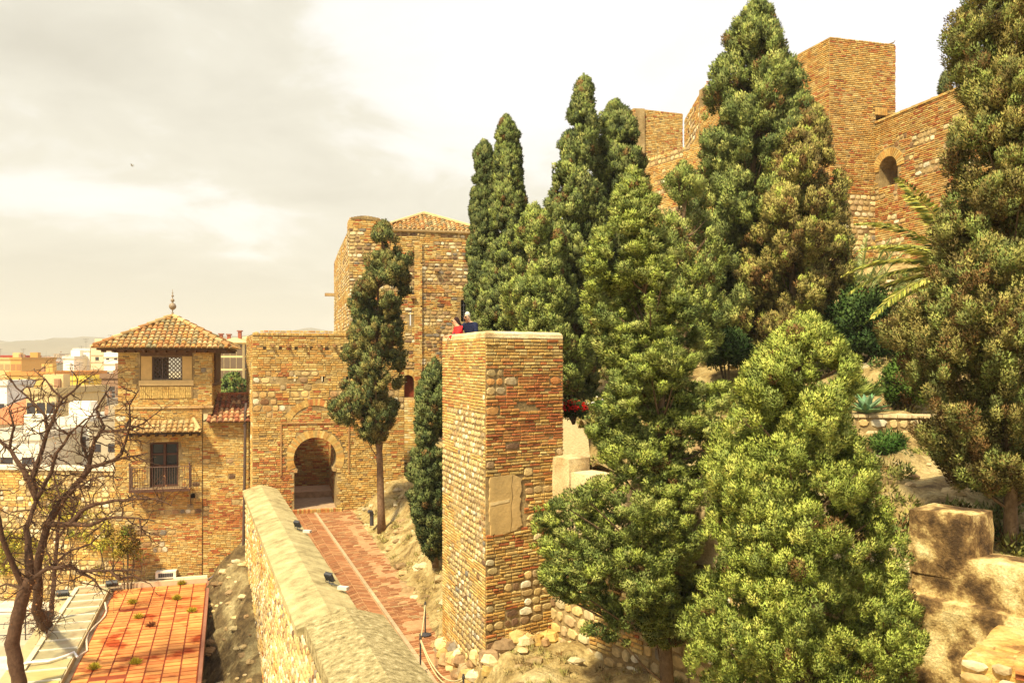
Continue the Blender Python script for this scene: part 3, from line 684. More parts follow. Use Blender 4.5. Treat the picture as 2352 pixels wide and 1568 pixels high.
# impost blocks
for sg in (-1, 1):
    mb = MB()
    for k in range(3): mb.box(FG, AC + sg * 0.84, AC + sg * 1.0, -TH + 0.02, 0.045, AZ - 0.66 + k * 0.05, AZ - 0.615 + k * 0.05, jit((0.5, 0.32, 0.14), 0.1))
    mb.build('impost', M_STONE, t)
for i in range(11):                                           # putlog stubs, and dark blocks painted as the shade of holes, under the parapet
    s_ = 0.55 + i * 0.36
    mb = MB()
    if i % 2: mb.box(FG, s_ - 0.05, s_ + 0.05, -0.02, 0.24, 0.63, 0.71, (0.36, 0.2, 0.09)); mb.box(FG, s_ - 0.1, s_ + 0.1, -0.02, 0.10, 0.71, 0.77, (0.36, 0.2, 0.09)); mb.build('bracket', M_STONE, t)
    else: mb.box(FG, s_ - 0.07, s_ + 0.07, -0.02, 0.034, 0.52, 0.66, (0.05, 0.03, 0.015)); mb.build('putlog_hole_shade', M_STONE, t)
mb = MB()
s_ = 0.0
while s_ < GL: q = rnd.uniform(0.1, 0.14); mb.box(FG, s_ + 0.008, s_ + q - 0.008, -0.5, 0.055, GZ1 - 0.09, GZ1 + rnd.uniform(0.0, 0.03), jit(rnd.choice(B_YEL), 0.14)); s_ += q
mb.build('coping', M_STONE, t)
FGL, ln = fr_pts((G0.x - 0.36 * 4.6, G0.y + 0.933 * 4.6), (G0.x, G0.y))
mb = MB(); mb.box(FGL, 0, ln - 0.02, -0.5, 0, GZ0, GZ1 - 0.05, (1, 1, 1), 1); lay(mb, FGL, ln, GZ0 + 0.2, GZ1 - 0.06, rub=0.2, red=0.05, bh=0.105, seed=14); mb.build('side_wall', [M_STONE, M_MORTAR], t)
# passage behind the arch: paved floor with a step, brick back wall, side walls
FB = Frame(*(FG.p(-0.2, -5.6, 0).xy), FG.d[0], FG.d[1])
mb = MB(); mb.box(FB, 0, 6.5, -0.4, 0, -8, -3.45, (1, 1, 1), 1); lay(mb, FB, 6.4, -7.3, -3.5, rub=0.0, red=0.6, bh=0.105, seed=21, gap=0.02); mb.build('inner_wall', [M_STONE, M_MORTAR], t)
FR_ = Frame(*(FG.p(AC + 1.05, -TH, 0).xy), -FG.n[0] * -1, -FG.n[1] * -1)
mb = MB()
p0, p1 = FG.p(AC + 1.02, -5.6, 0), FG.p(AC + 1.02, -TH - 0.1, 0); FS, l_ = fr_pts(p1, p0)
FS = Frame(p0.x, p0.y, p1.x - p0.x, p1.y - p0.y)
mb.box(FS, 0, l_, -0.5, 0.0, -8, -3.5, (1, 1, 1), 1) ; lay(mb, FS, l_, -7.3, -3.6, rub=0.0, red=0.6, bh=0.105, seed=23); mb.build('passage_wall', [M_STONE, M_MORTAR], t)
p0, p1 = FG.p(AC - 1.55, -TH - 0.1, 0), FG.p(AC - 1.55, -5.6, 0); FS = Frame(p0.x, p0.y, p1.x - p0.x, p1.y - p0.y)
mb = MB(); mb.box(FS, 0, l_, -0.5, 0.0, -8, -3.5, (1, 1, 1), 1); lay(mb, FS, l_, -7.3, -3.6, rub=0.0, red=0.6, bh=0.105, seed=24); mb.build('passage_wall', [M_STONE, M_MORTAR], t)
mb = MB(); mb.box(FG, AC - 1.5, AC + 1.0, -3.4, 0.05, -7.8, -7.16, (0.40, 0.27, 0.17)); mb.box(FG, AC - 1.5, AC + 1.0, -5.6, -3.4, -7.8, -6.85, (0.48, 0.30, 0.18)); mb.build('passage_floor', M_BRICKPAVE, t)
mb = MB(); s_ = AC - 1.05
while s_ < AC + 1.25: mb.box(FG, s_, s_ + 0.085, 0.06, 0.36, -7.5, -7.14 + rnd.uniform(-.01, .01), jit(rnd.choice(B_RED + B_YEL), 0.12)); s_ += 0.1
mb.build('doorstep', M_STONE, t)

# ------------------------------------------------------------------ big rubble tower behind the gate
K0 = Vector((-9.08, 46.0)); FK, lk = fr_pts(K0, (-5.2, 46.45)); KT = 7.35
t = thing('stone_tower', 'large rubble and brick tower with a hipped tile roof, behind the gate tower', 'tower', (K0.x + 4, K0.y + 3, -5))
pK = [(-13.35, 62), (-11.8, 56), (-9.08, 46), (-5.2, 46.45), (-1.6, 47.3), (2.5, 48.2)]
mb = MB(); mo = MB()
win = (0.95, -0.55, 1.65, 3.2)      # s0,z..: dark barred window on the right-hand part
for i in range(len(pK) - 1):
    fr, l = fr_pts(pK[i], pK[i + 1]); left_ = i < 2
    if i == 4:
        pass
    zt_ = KT + (0.0)
    sk = None; hol = []
    if i == 2: 
        dr = [(3.25 + 0.33 * math.cos(a), -1.15 + 0.36 * math.sin(a)) for a in np.linspace(0, math.pi, 13)]
        hol = [[(3.58, -2.1)] + dr + [(2.92, -2.1)], [(3.35, 1.95), (3.42, 1.95), (3.42, 2.75), (3.35, 2.75)]]
        sk = lambda s, z: (abs(s - 3.25) < 0.33 and z < -1.1 and z > -2.15) or math.hypot(s - 3.25, z + 1.15) < 0.62 and z > -1.15 or (abs(s - 3.385) < 0.1 and 1.9 < z < 2.8)
    if i == 3:
        hol = [[(2.35, 2.2), (3.1, 2.2), (3.1, 3.45), (2.35, 3.45)]]
        sk = lambda s, z: 2.3 < s < 3.15 and 2.15 < z < 3.5
    mo.slab(fr, [[(0, -6), (l, -6), (l, zt_), (0, zt_)]] + hol, 0, -1.0, (1, 1, 1))
    lay(mb, fr, l, -5.5, zt_ - 0.1, rub=(lambda s, z: 0.6 if z > 0.8 else 0.45) if not left_ else 0.6, red=0.08 if left_ else 0.16, dark=0.12 if left_ else 0.42, bh=0.10, lift=2, rubw=(0.2, 0.55), skip=sk, seed=30 + i, prot=0.035, light=1.0)
mb.build('rubble_facing', M_STONE, t); mo.build('wall', M_MORTAR, t)
fr, l = fr_pts(pK[2], pK[3])
mb = MB(); mb.box(fr, l - 0.16, l + 0.05, 0.0, 0.12, -2.6, 6.6, (0.56, 0.38, 0.17)); z_ = -2.6
lay(mb, Frame(*fr.p(l - 0.3, 0.12, 0).xy, *fr.d), 0.45, -2.6, 6.6, rub=0, red=0.1, bh=0.105, seed=40); mb.build('corner_pilaster', M_STONE, t)
mb = MB(); arc_ring(mb, fr, 3.25, -1.15, 0.33, 0.62, 0, math.pi, 17, 0.05, B_YEL); mb.build('arch_ring', M_STONE, t)
mb = MB(); mb.box(fr, 2.92, 3.58, -0.55, -0.45, -2.1, -0.8, (0.22, 0.05, 0.025)); dd_ = mb.build('door', M_WOOD, t)
mb = MB(); mb.box(fr, 3.05, 3.2, -0.45, -0.43, -1.25, -1.2, (0.5, 0.45, 0.4)); mb.build('name_plate', M_PAINT, dd_)
mb = MB(); mb.box(fr, 2.1, l + 0.3, 0.0, 0.14, -2.25, -2.12, (0.55, 0.38, 0.18)); mb.build('sill', M_STONE, t)
mb = MB(); mb.box(fr, 1.5, 4.0, 0.0, 0.05, -0.42, -0.36, (0.5, 0.32, 0.14)); mb.build('string_course', M_STONE, t)
fr3, l3 = fr_pts(pK[3], pK[4])
mb = MB(); mb.box(fr3, 2.35, 3.1, -0.75, -0.7, 2.2, 3.45, (0.01, 0.01, 0.012)); wn_ = mb.build('window', M_GLASS, t)
mb = MB()
for i in range(3): mb.tube([fr3.p(2.53 + i * 0.19, -0.12, 2.2), fr3.p(2.53 + i * 0.19, -0.12, 3.45)], 0.012, (0.1, 0.1, 0.12), 5)
for i in range(3): mb.tube([fr3.p(2.35, -0.12, 2.5 + i * 0.32), fr3.p(3.1, -0.12, 2.5 + i * 0.32)], 0.012, (0.1, 0.1, 0.12), 5)
mb.build('grille', M_METAL, wn_)
for (fq, s_, z_) in ((fr3, 0.95, 5.1), (fr, 3.55, 3.55)):
    mb = MB(); mb.box(fq, s_ - 0.12, s_ + 0.12, 0.0, 0.34, z_ - 0.1, z_ + 0.02, (0.3, 0.17, 0.08)); mb.box(fq, s_ - 0.1, s_ + 0.1, 0.0, 0.036, z_ + 0.04, z_ + 0.24, (0.03, 0.02, 0.015)); mb.build('water_spout', M_STONE, t)
frl, ll_ = fr_pts(pK[0], pK[1]); mb = MB(); mb.box(frl, ll_ * 0.5, ll_ * 0.5 + 0.5, 0, 0.8, 4.55, 4.75, (0.5, 0.36, 0.18)); mb.build('water_spout', M_STONE, t)
# parapet stub on the left corner
mb = MB(); mo = MB()
fr, l = fr_pts(pK[2], pK[3]); mo.box(fr, 0, 1.7, -0.5, -0.001, KT, KT + 0.5, (1, 1, 1)); lay(mb, fr, 1.7, KT, KT + 0.62, rub=0, red=0.05, bh=0.1, seed=44)
frl, ll_ = fr_pts((-9.45, 47.4), pK[2]); mo.box(frl, 0, ll_, -0.5, -0.001, KT, KT + 0.48, (1, 1, 1)); lay(mb, frl, ll_, KT, KT + 0.5, rub=0, red=0.05, bh=0.1, seed=45)
for i in range(9): mo.box(fr, 0.1 + i * 0.17, 0.26 + i * 0.17, -0.48, 0.05, KT + 0.5 + 0.03 * math.sin(i * .6), KT + 0.62 + 0.09 * math.sin(i * 0.4), (0.6, 0.45, 0.25))
mb.build('parapet_facing', M_STONE, t); mo.build('parapet', M_MORTAR, t)
# hipped roof
E0, E1 = Vector((-7.35, 46.0, KT + 0.02)), Vector((-1.4, 47.2, KT - 0.02)); E2, E3 = E1 + Vector((-1.2, 5.2, 0)), E0 + Vector((-1.2, 5.2, 0)); AP = Vector((-5.2, 48.9, KT + 1.27))
mb = MB(); mb.add([E0, E1, E2, E3, AP], [(0, 1, 4), (1, 2, 4), (2, 3, 4), (3, 0, 4)], (0.2, 0.1, 0.05), 1)
for a, b in ((E0, E1), (E1, E2), (E3, E0)): curved_tiles(mb, a, b, AP, AP, T_YEL, pitch=0.25)
for a in (E0, E1): mb.tube([a + Vector((0, 0, 0.07)), AP + Vector((0, 0, 0.09))], 0.11, (0.55, 0.4, 0.2), 7)
rf_ = mb.build('roof', [M_TILE, M_MORTAR], t)
mb = MB(); mb.tube([E0 + Vector((-0.1, -.02, -0.06)), E1 + Vector((0.1, -.02, -0.06))], 0.10, (0.5, 0.36, 0.18), 6); mb.build('eaves', M_TILE, t)
# battered stone base at the foot of the tower
mb = MB(); lay_n = 26
for ring in range(lay_n):
    z_ = -5.6 + ring * 0.13
    rr_ = 1.75 - ring * 0.030
    for j in range(18):
        a = -math.pi * (0.05 + 0.9 * (j + (ring % 2) * 0.5) / 18)
        p_ = Vector((-5.35 + rr_ * math.cos(a), 46.9 + rr_ * math.sin(a), z_)); fr_ = Frame(p_.x, p_.y, -math.sin(a), math.cos(a))
        h_ = 0.11
        stone_brick(mb, fr_, -0.14, 0.14, z_, z_ + h_, 0.04, jit(rnd.choice(B_YEL + S_PALE[:2]), 0.15))
mb.lathe((-5.35, 46.9, -6.0), [(1.80, 0), (1.72, 0.5), (0.95, 3.75), (0.0, 3.78)], (1, 1, 1), 24, 1)
mb.build('battered_base', [M_STONE, M_MORTAR], t)

# ------------------------------------------------------------------ near pier tower with the viewing platform
PF, PL, PR = Vector((-0.61, 19.0)), Vector((-1.89, 22.5)), Vector((1.24, 20.22)); PB = PL + (PR - PF); PZ = 0.62
t = thing('lookout_tower', 'tall square brick and rubble tower in the centre foreground with two people on top', 'tower', ((PF.x + PB.x) / 2, (PF.y + PB.y) / 2, -7.2))
FRt, lr = fr_pts(PF, PR); FLt, ll_ = fr_pts(PL, PF)
mb = MB(); mo = MB()
patch = (0.10, 0.98, -4.02, -2.68)
def pr_skip(s, z): return (patch[0] - 0.02 < s < patch[1] + (0.1 * nz(z * 3, 1)) and patch[2] < z < patch[3]) or (abs(s - 1.13) < 0.09 and abs(z + 1.12) < 0.1)
def pr_rub(s, z): return 0.55 if z < -4.9 else (0.3 if z < -1.9 else (0.50 if -0.95 < z < -0.15 else 0.16))
def pr_red(s, z): return 0.6 if -2.0 < z < -0.6 else (0.08 if z > -0.1 else 0.25)
rnd = random.Random(43)
lay(mb, FRt, lr, -7.6, PZ - 0.1, rub=pr_rub, red=pr_red, dark=0.25, bh=0.072, bw=0.25, lift=3, gap=0.020, prot=0.03, skip=pr_skip, seed=50)
lay(mb, FLt, ll_, -7.8, PZ - 0.1, rub=lambda s, z: (0.9 if 0.25 < s < ll_ - 0.25 else 0.3) if z < -1.3 else 0.10, red=lambda s, z: 0.0 if z < -1.3 else 0.12, dark=0.06, rubw=(0.14, 0.40), bh=0.072, lift=2, gap=0.022, prot=0.018, seed=52)
FBt, lb = fr_pts(PR, PB); lay(mb, FBt, lb, -4, PZ - 0.1, rub=0.3, red=0.3, bh=0.083, seed=53)
mb.build('stone_facing', M_STONE, t)
ring = [PF, PR, PB, PL]; cen_ = (PF + PB) / 2
def inset(p, k): d = (cen_ - p); return p + d.normalized() * k
vs = []; 
for z in (-8.2, PZ - 0.02): vs += [(p.x, p.y, z) for p in ring]
vs += [(*inset(p, 0.34), PZ - 0.02) for p in ring]; vs += [(*inset(p, 0.34), PZ - 1.1) for p in ring]
fs = []
for i in range(4):
    j = (i + 1) % 4; fs += [(i, j, 4 + j, 4 + i), (4 + i, 4 + j, 8 + j, 8 + i), (8 + i, 8 + j, 12 + j, 12 + i)]
fs.append((12, 13, 14, 15)); mo.add(vs, fs, (1, 1, 1)); mo.build('wall', M_MORTAR, t)
mb = MB()                                                     # rounded parapet capping
rp = [PF, PR, PB, PL, PF]; K = 9
for i in range(4):
    a, b = rp[i], rp[i + 1]; n = max(2, int((b - a).length / 0.22)); da = (cen_ - a).normalized(); db = (cen_ - b).normalized()
    for j in range(n + 1):
        f = j / n; o_ = a.lerp(b, f); io = (a + da * 0.36).lerp(b + db * 0.36, f)
        for k in range(K):
            q = math.pi * k / (K - 1); w_ = (1 - math.cos(q)) / 2; pp = o_.lerp(io, w_ * 1.04 - 0.03)
            mb.v.append((pp.x, pp.y, PZ - 0.10 + 0.16 * math.sin(q) ** 0.6 + 0.015 * nz(f * 9 + i * 5, k, 3))); mb.c.append((1, 1, 1))
    base_ = len(mb.v) - (n + 1) * K
    for j in range(n):
        for k in range(K - 1): a2 = base_ + j * K + k; mb.f.append([a2, a2 + K, a2 + K + 1, a2 + 1]); mb.m.append(0)
mb.build('parapet_cap', M_PLASTER, t, True)
mb = MB()                                                     # bare plaster patch with a long crack
def jag(pts, k=0.03, n=7):
    o_ = []
    for i in range(len(pts) - 1):
        p_, q_ = pts[i], pts[i + 1]
        for j in range(n): f = j / n; o_.append((p_[0] + (q_[0] - p_[0]) * f + rnd.uniform(-k, k), p_[1] + (q_[1] - p_[1]) * f + rnd.uniform(-k, k)))
    return o_
crk = [(0.66, patch[2]), (0.70, -3.75), (0.67, -3.45), (0.72, -3.2), (0.69, -2.95), (0.73, patch[3])]
mb.slab(FRt, [jag([(patch[0], patch[3]), (patch[0] - 0.02, -3.3), (patch[0] + 0.02, patch[2]), (0.4, patch[2] - 0.05)], 0.025) + crk], 0.036, 0.0, (0.50, 0.34, 0.14))
mb.slab(FRt, [[(x_ + 0.022, z_) for x_, z_ in crk[::-1]] + jag([(0.80, patch[2] + 0.02), (patch[1], patch[2] + 0.1), (patch[1] - 0.04, -3.4), (patch[1] + 0.02, patch[3])], 0.03)], 0.030, 0.0, (0.54, 0.37, 0.16))
mb.slab(FRt, [jag([(patch[0] + 0.01, -3.36), (0.64, -3.31), (0.64, -3.24), (patch[0] + 0.01, -3.28), (patch[0] + 0.01, -3.35)], 0.008, 5)], 0.043, 0.02, (0.62, 0.47, 0.24))
mb.build('plaster_patch', m_attr('ochre_plaster', 2.5, 0.8, 1.2, 0.5, 16, 0.02), t)
# rough rock footing under the tower
mb = MB()
for i in range(60):
    side = rnd.random() < 0.5; fr_ = FRt if side else FLt; L_ = lr if side else ll_; s_ = rnd.uniform(0, L_); p_ = fr_.p(s_, rnd.uniform(-0.1, 0.25), 0); g_ = ground_low(p_.x, p_.y)
    r_ = rnd.uniform(0.10, 0.26); vs = []
    for a in range(5):
        for b in range(7):
            th_, ph = math.pi * a / 4, 2 * math.pi * b / 7; q = r_ * rnd.uniform(0.75, 1.15)
            vs.append((p_.x + q * math.sin(th_) * math.cos(ph) * 1.3, p_.y + q * math.sin(th_) * math.sin(ph), g_ + 0.05 + q * math.cos(th_)))
    mb.add(vs, [(a * 7 + b, a * 7 + (b + 1) % 7, (a + 1) * 7 + (b + 1) % 7, (a + 1) * 7 + b) for a in range(4) for b in range(7)], jit(rnd.choice(S_PALE + B_YEL + S_DARK[2:]), 0.2))
mb.build('footing', M_STONE, t)

# ------------------------------------------------------------------ parapet wall on the right with merlons
FW, lw_ = fr_pts(W2A, W2C)
FW = Frame(W2A.x - W2D.x * 0.15, W2A.y - W2D.y * 0.15, W2D.x, W2D.y)
t = thing('parapet_wall', 'stepped plastered parapet wall with merlons, rising behind the big junipers to the lower right corner', 'wall', (W2A.x + 3, W2A.y - 4, -6.5))
LW = 14.6; s_b = (W2B - W2A).length + 0.15
mb = MB(); mb.box(FW, 0, LW, -0.75, 0.0, -8.5, -3.72, (1, 1, 1)); mb.build('wall_core', M_MORTAR, t)
mb = MB(); lay(mb, FW, LW, -7.8, -3.75, rub=0.7, red=0.1, dark=0.08, bh=0.1, lift=3, gap=0.03, prot=0.04, seed=60, top=lambda s: -3.9 if s < s_b - 1.2 else -3.72); mb.build('rubble_facing', M_STONE, t)
def rough_block(name, parent, fr, s0, s1, d0, d1, z0, z1, mat, seed, step=0.16, amp=0.02, slope=0.0):
    """weathered block: a gridded box with a softly uneven surface"""
    nx, ny, nz_ = [max(2, int(round((b - a) / step))) for a, b in ((s0, s1), (d0, d1), (z0, z1))]
    mb = MB(); idx = {}
    def vid(i, j, k):
        if (i, j, k) not in idx:
            s, d, z = s0 + (s1 - s0) * i / nx, d0 + (d1 - d0) * j / ny, z0 + (z1 - z0) * k / nz_
            cs = 0.025
            ex_ = (i in (0, nx)) + (j in (0, ny)) + (k == nz_)
            if ex_ >= 2:
                s += cs * (1 if i == 0 else -1 if i == nx else 0); d += cs * (1 if j == 0 else -1 if j == ny else 0); z -= cs * (k == nz_)
            z += slope * (s - s0) * (k / nz_)
            n_ = lambda o: amp * (nz(s * 1.7 + o, d * 2 + z * 1.9, seed) + 0.5 * nz(s * 5 + o, z * 5 + d * 4, seed + 2))
            idx[(i, j, k)] = len(mb.v); p_ = fr.p(s + n_(1), d + n_(5), z + n_(9)); mb.v.append(p_); mb.c.append((1, 1, 1))
        return idx[(i, j, k)]
    for j in (0, ny):
        for i in range(nx):
            for k in range(nz_): mb.f.append([vid(i, j, k), vid(i + 1, j, k), vid(i + 1, j, k + 1), vid(i, j, k + 1)]); mb.m.append(0)
    for i in (0, nx):
        for j in range(ny):
            for k in range(nz_): mb.f.append([vid(i, j, k), vid(i, j + 1, k), vid(i, j + 1, k + 1), vid(i, j, k + 1)]); mb.m.append(0)
    for i in range(nx):
        for j in range(ny): mb.f.append([vid(i, j, nz_), vid(i + 1, j, nz_), vid(i + 1, j + 1, nz_), vid(i, j + 1, nz_)]); mb.m.append(0)
    return mb.build(name, mat, parent, False)
# plaster parapet and merlons from the pier to the right
s_ = 0.0; k = 0
rough_block('parapet', t, FW, 0.0, s_b - 0.02, -0.72, 0.03, -4.05, -3.28, M_PLASTER, 3.0)
for (a, b, z1_) in ((0.0, 0.75, -2.32), (0.77, 1.55, -2.62), (2.1, 2.9, -2.5), (4.2, 5.1, -2.4), (6.2, 7.1, -2.4)):
    rough_block('merlon', t, FW, a, b, -0.70, 0.01, -3.3, z1_, M_PLASTER, a + 5)
rough_block('parapet', t, FW, s_b, s_b + 7.0, -0.80, 0.05, -3.62, -2.95, M_DARKPL, 6.0)
rough_block('merlon', t, FW, s_b - 0.02, s_b + 0.92, -0.78, 0.07, -3.3, -2.30, M_DARKPL, 9.0, amp=0.03)
rough_block('plinth', t, FW, s_b - 1.0, s_b + 7.2, -0.8, 0.22, -6.5, -3.60, M_DARKPL, 12.0, amp=0.05)
rough_block('merlon', t, FW, s_b + 2.35, s_b + 3.3, -0.78, 0.07, -3.0, -2.0, M_DARKPL, 17.0, amp=0.03)
# masonry outcrop in the lower right corner
t = thing('rough_wall_top', 'sunlit orange-stained broken wall top in the bottom right corner', 'wall', (6.2, 8.6, -5))
fr_, l_ = fr_pts((4.75, 8.75), (6.6, 7.0)); M_RUST = m_noise('stained_masonry', [(0.3, (0.22, 0.10, 0.03)), (0.45, (0.52, 0.30, 0.08)), (0.6, (0.64, 0.42, 0.15)), (0.75, (0.72, 0.58, 0.34))], 2.2, 1.0, 9, 0.06, fine=14)
rough_block('wall_core', t, fr_, 0, 3.5, -1.5, 0, -6.5, -3.12, M_RUST, 21.0, step=0.1, amp=0.03)
mb = MB(); lay(mb, fr_, 3.4, -5.5, -3.2, rub=0.35, red=0.2, bh=0.07, lift=2, seed=23, prot=0.05); mb.build('facing', M_STONE, t)
mb = MB()
for i in range(70):
    a, b = rnd.uniform(0, 3.2), rnd.uniform(-1.4, -0.1); q = fr_.p(a, b, 0); f2 = Frame(q.x, q.y, fr_.d[0] + rnd.uniform(-.25, .25), fr_.d[1]); zb_ = rnd.uniform(-3.16, -3.10)
    mb.box(f2, 0, rnd.uniform(0.08, 0.26), -0.11 * rnd.uniform(0.4, 1), 0, zb_ - 0.08, zb_, jit(rnd.choice([(0.55, 0.33, 0.1), (0.6, 0.4, 0.15), (0.48, 0.22, 0.07)]), 0.15))
mb.build('embedded_bricks', M_STONE, t)
# low terrace walls in the garden
def low_wall(label, a, b, z0, z1, seed, th=0.4):
    fr, l = fr_pts(a, b); t = thing('terrace_wall', label, 'wall', (a[0], a[1], z0), 'low stone terrace walls in the garden')
    mb = MB(); mb.box(fr, 0, l, -th, 0, z0 - 0.4, z1, (1, 1, 1), 1); lay(mb, fr, l, z0, z1, rub=0.85, red=0.05, dark=0.05, bh=0.09, lift=3, prot=0.04, seed=seed)
    s = 0
    while s < l: q = rnd.uniform(0.25, 0.5); mb.box(fr, s + .01, s + q - .01, -th - 0.03, 0.06, z1, z1 + 0.08, jit((0.6, 0.46, 0.26), 0.15)); s += q
    mb.build('masonry', [M_STONE, M_MORTAR], t)
low_wall('low pale stone terrace wall right of the large agave, below the clipped round bush', (8.7, 21.75), (13.2, 20.9), -2.35, -1.50, 71)
low_wall('low stone terrace wall below the bright green agave in the middle of the garden', (3.6, 23.6), (7.2, 23.2), -2.2, -1.75, 73)

# ------------------------------------------------------------------ citadel walls on the hill
def brick_tower(name, label, pts, z0, z1, th, rub, red, seed, bh, cat='tower', skip=None, light=1.0, holes=None, dark=0.15, tops=None, bot=None, gap=0.03):
    t = thing(name, label, cat, (pts[1][0] if len(pts) > 2 else pts[0][0], pts[0][1], z0)); mb = MB(); mo = MB()
    for i in range(len(pts) - 1):
        fr, l = fr_pts(pts[i], pts[i + 1]); tp = tops[i] if tops else None; zz1 = z1
        hol = (holes or {}).get(i, [])
        mo.slab(fr, [[(0, z0), (l, z0), (l, zz1 - 0.03), (0, zz1 - 0.03)]] + hol, 0, -th, (1, 1, 1))
        lay(mb, fr, l, z0, zz1, rub=rub[i], red=red[i], dark=dark, bh=bh, bw=0.30, lift=3, gap=gap, prot=0.04, skip=(skip or {}).get(i), seed=seed + i, light=light)
    mb.build('brick_facing', M_STONE, t); mo.build('wall', M_MORTAR, t); return t
T1 = Vector((17.31, 45.0)); T1R = Vector((21.4, 46.1)); T1L = T1 + Vector((-0.9, 2.6)).normalized() * 13
f1, l1 = fr_pts(T1, T1R)
bs0, bs1, bz0, bz1 = 2.98, 3.62, 12.95, 13.6
t = brick_tower('brick_tower', 'tallest square brick tower on the hilltop, right of the largest cypress', [tuple(T1L), tuple(T1), tuple(T1R), (T1R.x + 2, T1R.y + 6)], 3.5, 17.62, 0.8,
    [0.0, lambda s, z: 0.0 if z > 9 else 0.55, 0.0], [0.20, 0.18, 0.3], 80, 0.105, skip={1: lambda s, z: bs0 < s < bs1 and bz0 < z < bz1 + 0.42}, holes={1: [[(bs0, bz0), (bs1, bz0), (bs1, bz1), (bs0, bz1)]]}, gap=0.040, light=1.08)
mb = MB()
for i in range(6): mb.box(f1, bs0 - 0.06 + i * 0.127, bs0 + 0.05 + i * 0.127, 0.0, 0.08, bz1, bz1 + 0.40, jit(B_YEL[0], 0.1))
mb.build('lintel', M_STONE, t)
mb = MB(); mb.tube([f1.p(3.75, -0.3, 17.6), f1.p(4.15, 0.0, 17.72), f1.p(4.22, 0.05, 17.85)], [0.05, 0.04, 0.01], (0.2, 0.14, 0.08), 5); mb.build('roof_spike', M_METAL, t)
WRp = [(20.15, 45.75), (21.8, 39.4), (24.0, 31.0)]; f2, l2 = fr_pts(WRp[0], WRp[1])
fr_w, l_w = fr_pts(WRp[0], WRp[1])
# position of the niche along this wall, found from its bearing
def s_at(fr, u, L):
    best = min((abs((fr.p(s, 0, 0).x / fr.p(s, 0, 0).y) - (u - HU) / F), s) for s in np.linspace(0, L, 600)); return best[1]
sn0, sn1 = s_at(f2, 2020, l2), s_at(f2, 2062, l2); snc, snr = (sn0 + sn1) / 2, (sn1 - sn0) / 2; Yn = f2.p(snc, 0, 0).y; zn_t, zn_b = Z(359, Yn), Z(427, Yn); zc_ = zn_t - min(snr, 1.0) * 0.95
el = [(snc + snr * math.cos(a), zc_ + (zn_t - zc_) * math.sin(a)) for a in np.linspace(0, math.pi, 15)]
nh = [(snc + snr, zn_b)] + el + [(snc - snr, zn_b)]
def niche(s, z): return abs(s - snc) < snr + 0.06 and zn_b < z < zc_ or ((s - snc) / (snr + 0.5)) ** 2 + ((z - zc_) / (zn_t - zc_ + 0.5)) ** 2 < 1 and z >= zc_
t = brick_tower('fortress_wall', 'high brick and stone curtain wall with an arched niche, running right from the tallest brick tower', WRp, 2.0, 13.15, 1.6, [lambda s, z: 0.32, 0.3], [0.20, 0.3], 90, 0.105, cat='wall', skip={0: niche}, holes={0: [nh]}, dark=0.1, gap=0.035)
mb = MB()
for i in range(19):
    p_, q_ = math.pi * (i + 0.1) / 19, math.pi * (i + 0.9) / 19; rx0, rz0, rx1, rz1 = snr, zn_t - zc_, snr + 0.5, zn_t - zc_ + 0.42
    v = [(snc + rx0 * math.cos(p_), zc_ + rz0 * math.sin(p_)), (snc + rx1 * math.cos(p_), zc_ + rz1 * math.sin(p_)), (snc + rx1 * math.cos(q_), zc_ + rz1 * math.sin(q_)), (snc + rx0 * math.cos(q_), zc_ + rz0 * math.sin(q_))]
    mb.add([f2.p(a, 0, b) for a, b in v] + [f2.p(a, 0.06, b) for a, b in v], [(4, 5, 6, 7), (0, 1, 5, 4), (1, 2, 6, 5), (2, 3, 7, 6), (3, 0, 4, 7)], jit(rnd.choice(B_YEL), 0.12))
mb.build('niche_arch', M_STONE, t)
mb = MB(); mb.box(f2, snc - snr - 0.3, snc + snr + 0.3, -1.3, -1.2, zn_b - 0.2, zn_t + 0.2, (0.2, 0.09, 0.04)); lay(mb, Frame(*f2.p(snc - snr, -1.2, 0).xy, *f2.d), snr * 2, zn_b, zn_t, rub=0, red=0.5, bh=0.125, seed=93); mb.build('niche_back', M_STONE, t)
mb = MB()
for i in range(2):
    fq, lq = fr_pts(WRp[i], WRp[i + 1]); s = 0
    while s < lq: q = rnd.uniform(0.25, 0.32); mb.box(fq, s + 0.01, s + q - 0.01, -0.5, 0.08, 13.1, 13.2 + rnd.uniform(0, 0.03), jit(rnd.choice(B_YEL), 0.15)); s += q
mb.build('coping', M_STONE, t)
brick_tower('stone_tower', 'rubble hilltop tower half hidden by the largest cypress, left of the tallest brick tower', [(14.0, 67.0), (13.65, 58.0), (20.5, 60.0)], 6, 19.3, 1.0, [0.55, 0.5], [0.08, 0.1], 100, 0.13, light=1.05)
t = brick_tower('brick_tower', 'smaller pale brick hilltop tower between two cypress tops, furthest of the towers', [(10.2, 76.0), (10.6, 72.0), (15.2, 73.6), (15.6, 78)], 8, 22.0, 1.0, [0.0, 0.0, 0.0], [0.12, 0.12, 0.1], 110, 0.15, holes={1: [[(3.35, 17.5), (4.05, 17.5), (4.05, 18.1), (3.35, 18.1)]]}, skip={1: lambda s, z: 3.3 < s < 4.1 and 17.45 < z < 18.15}, light=1.05)
brick_tower('fortress_wall', 'pale stone curtain wall joining the smaller far tower to the half hidden tower', [(9.6, 67.0), (14.2, 59.4)], 5, 15.8, 1.0, [0.5], [0.05], 120, 0.13, cat='wall', light=1.05)

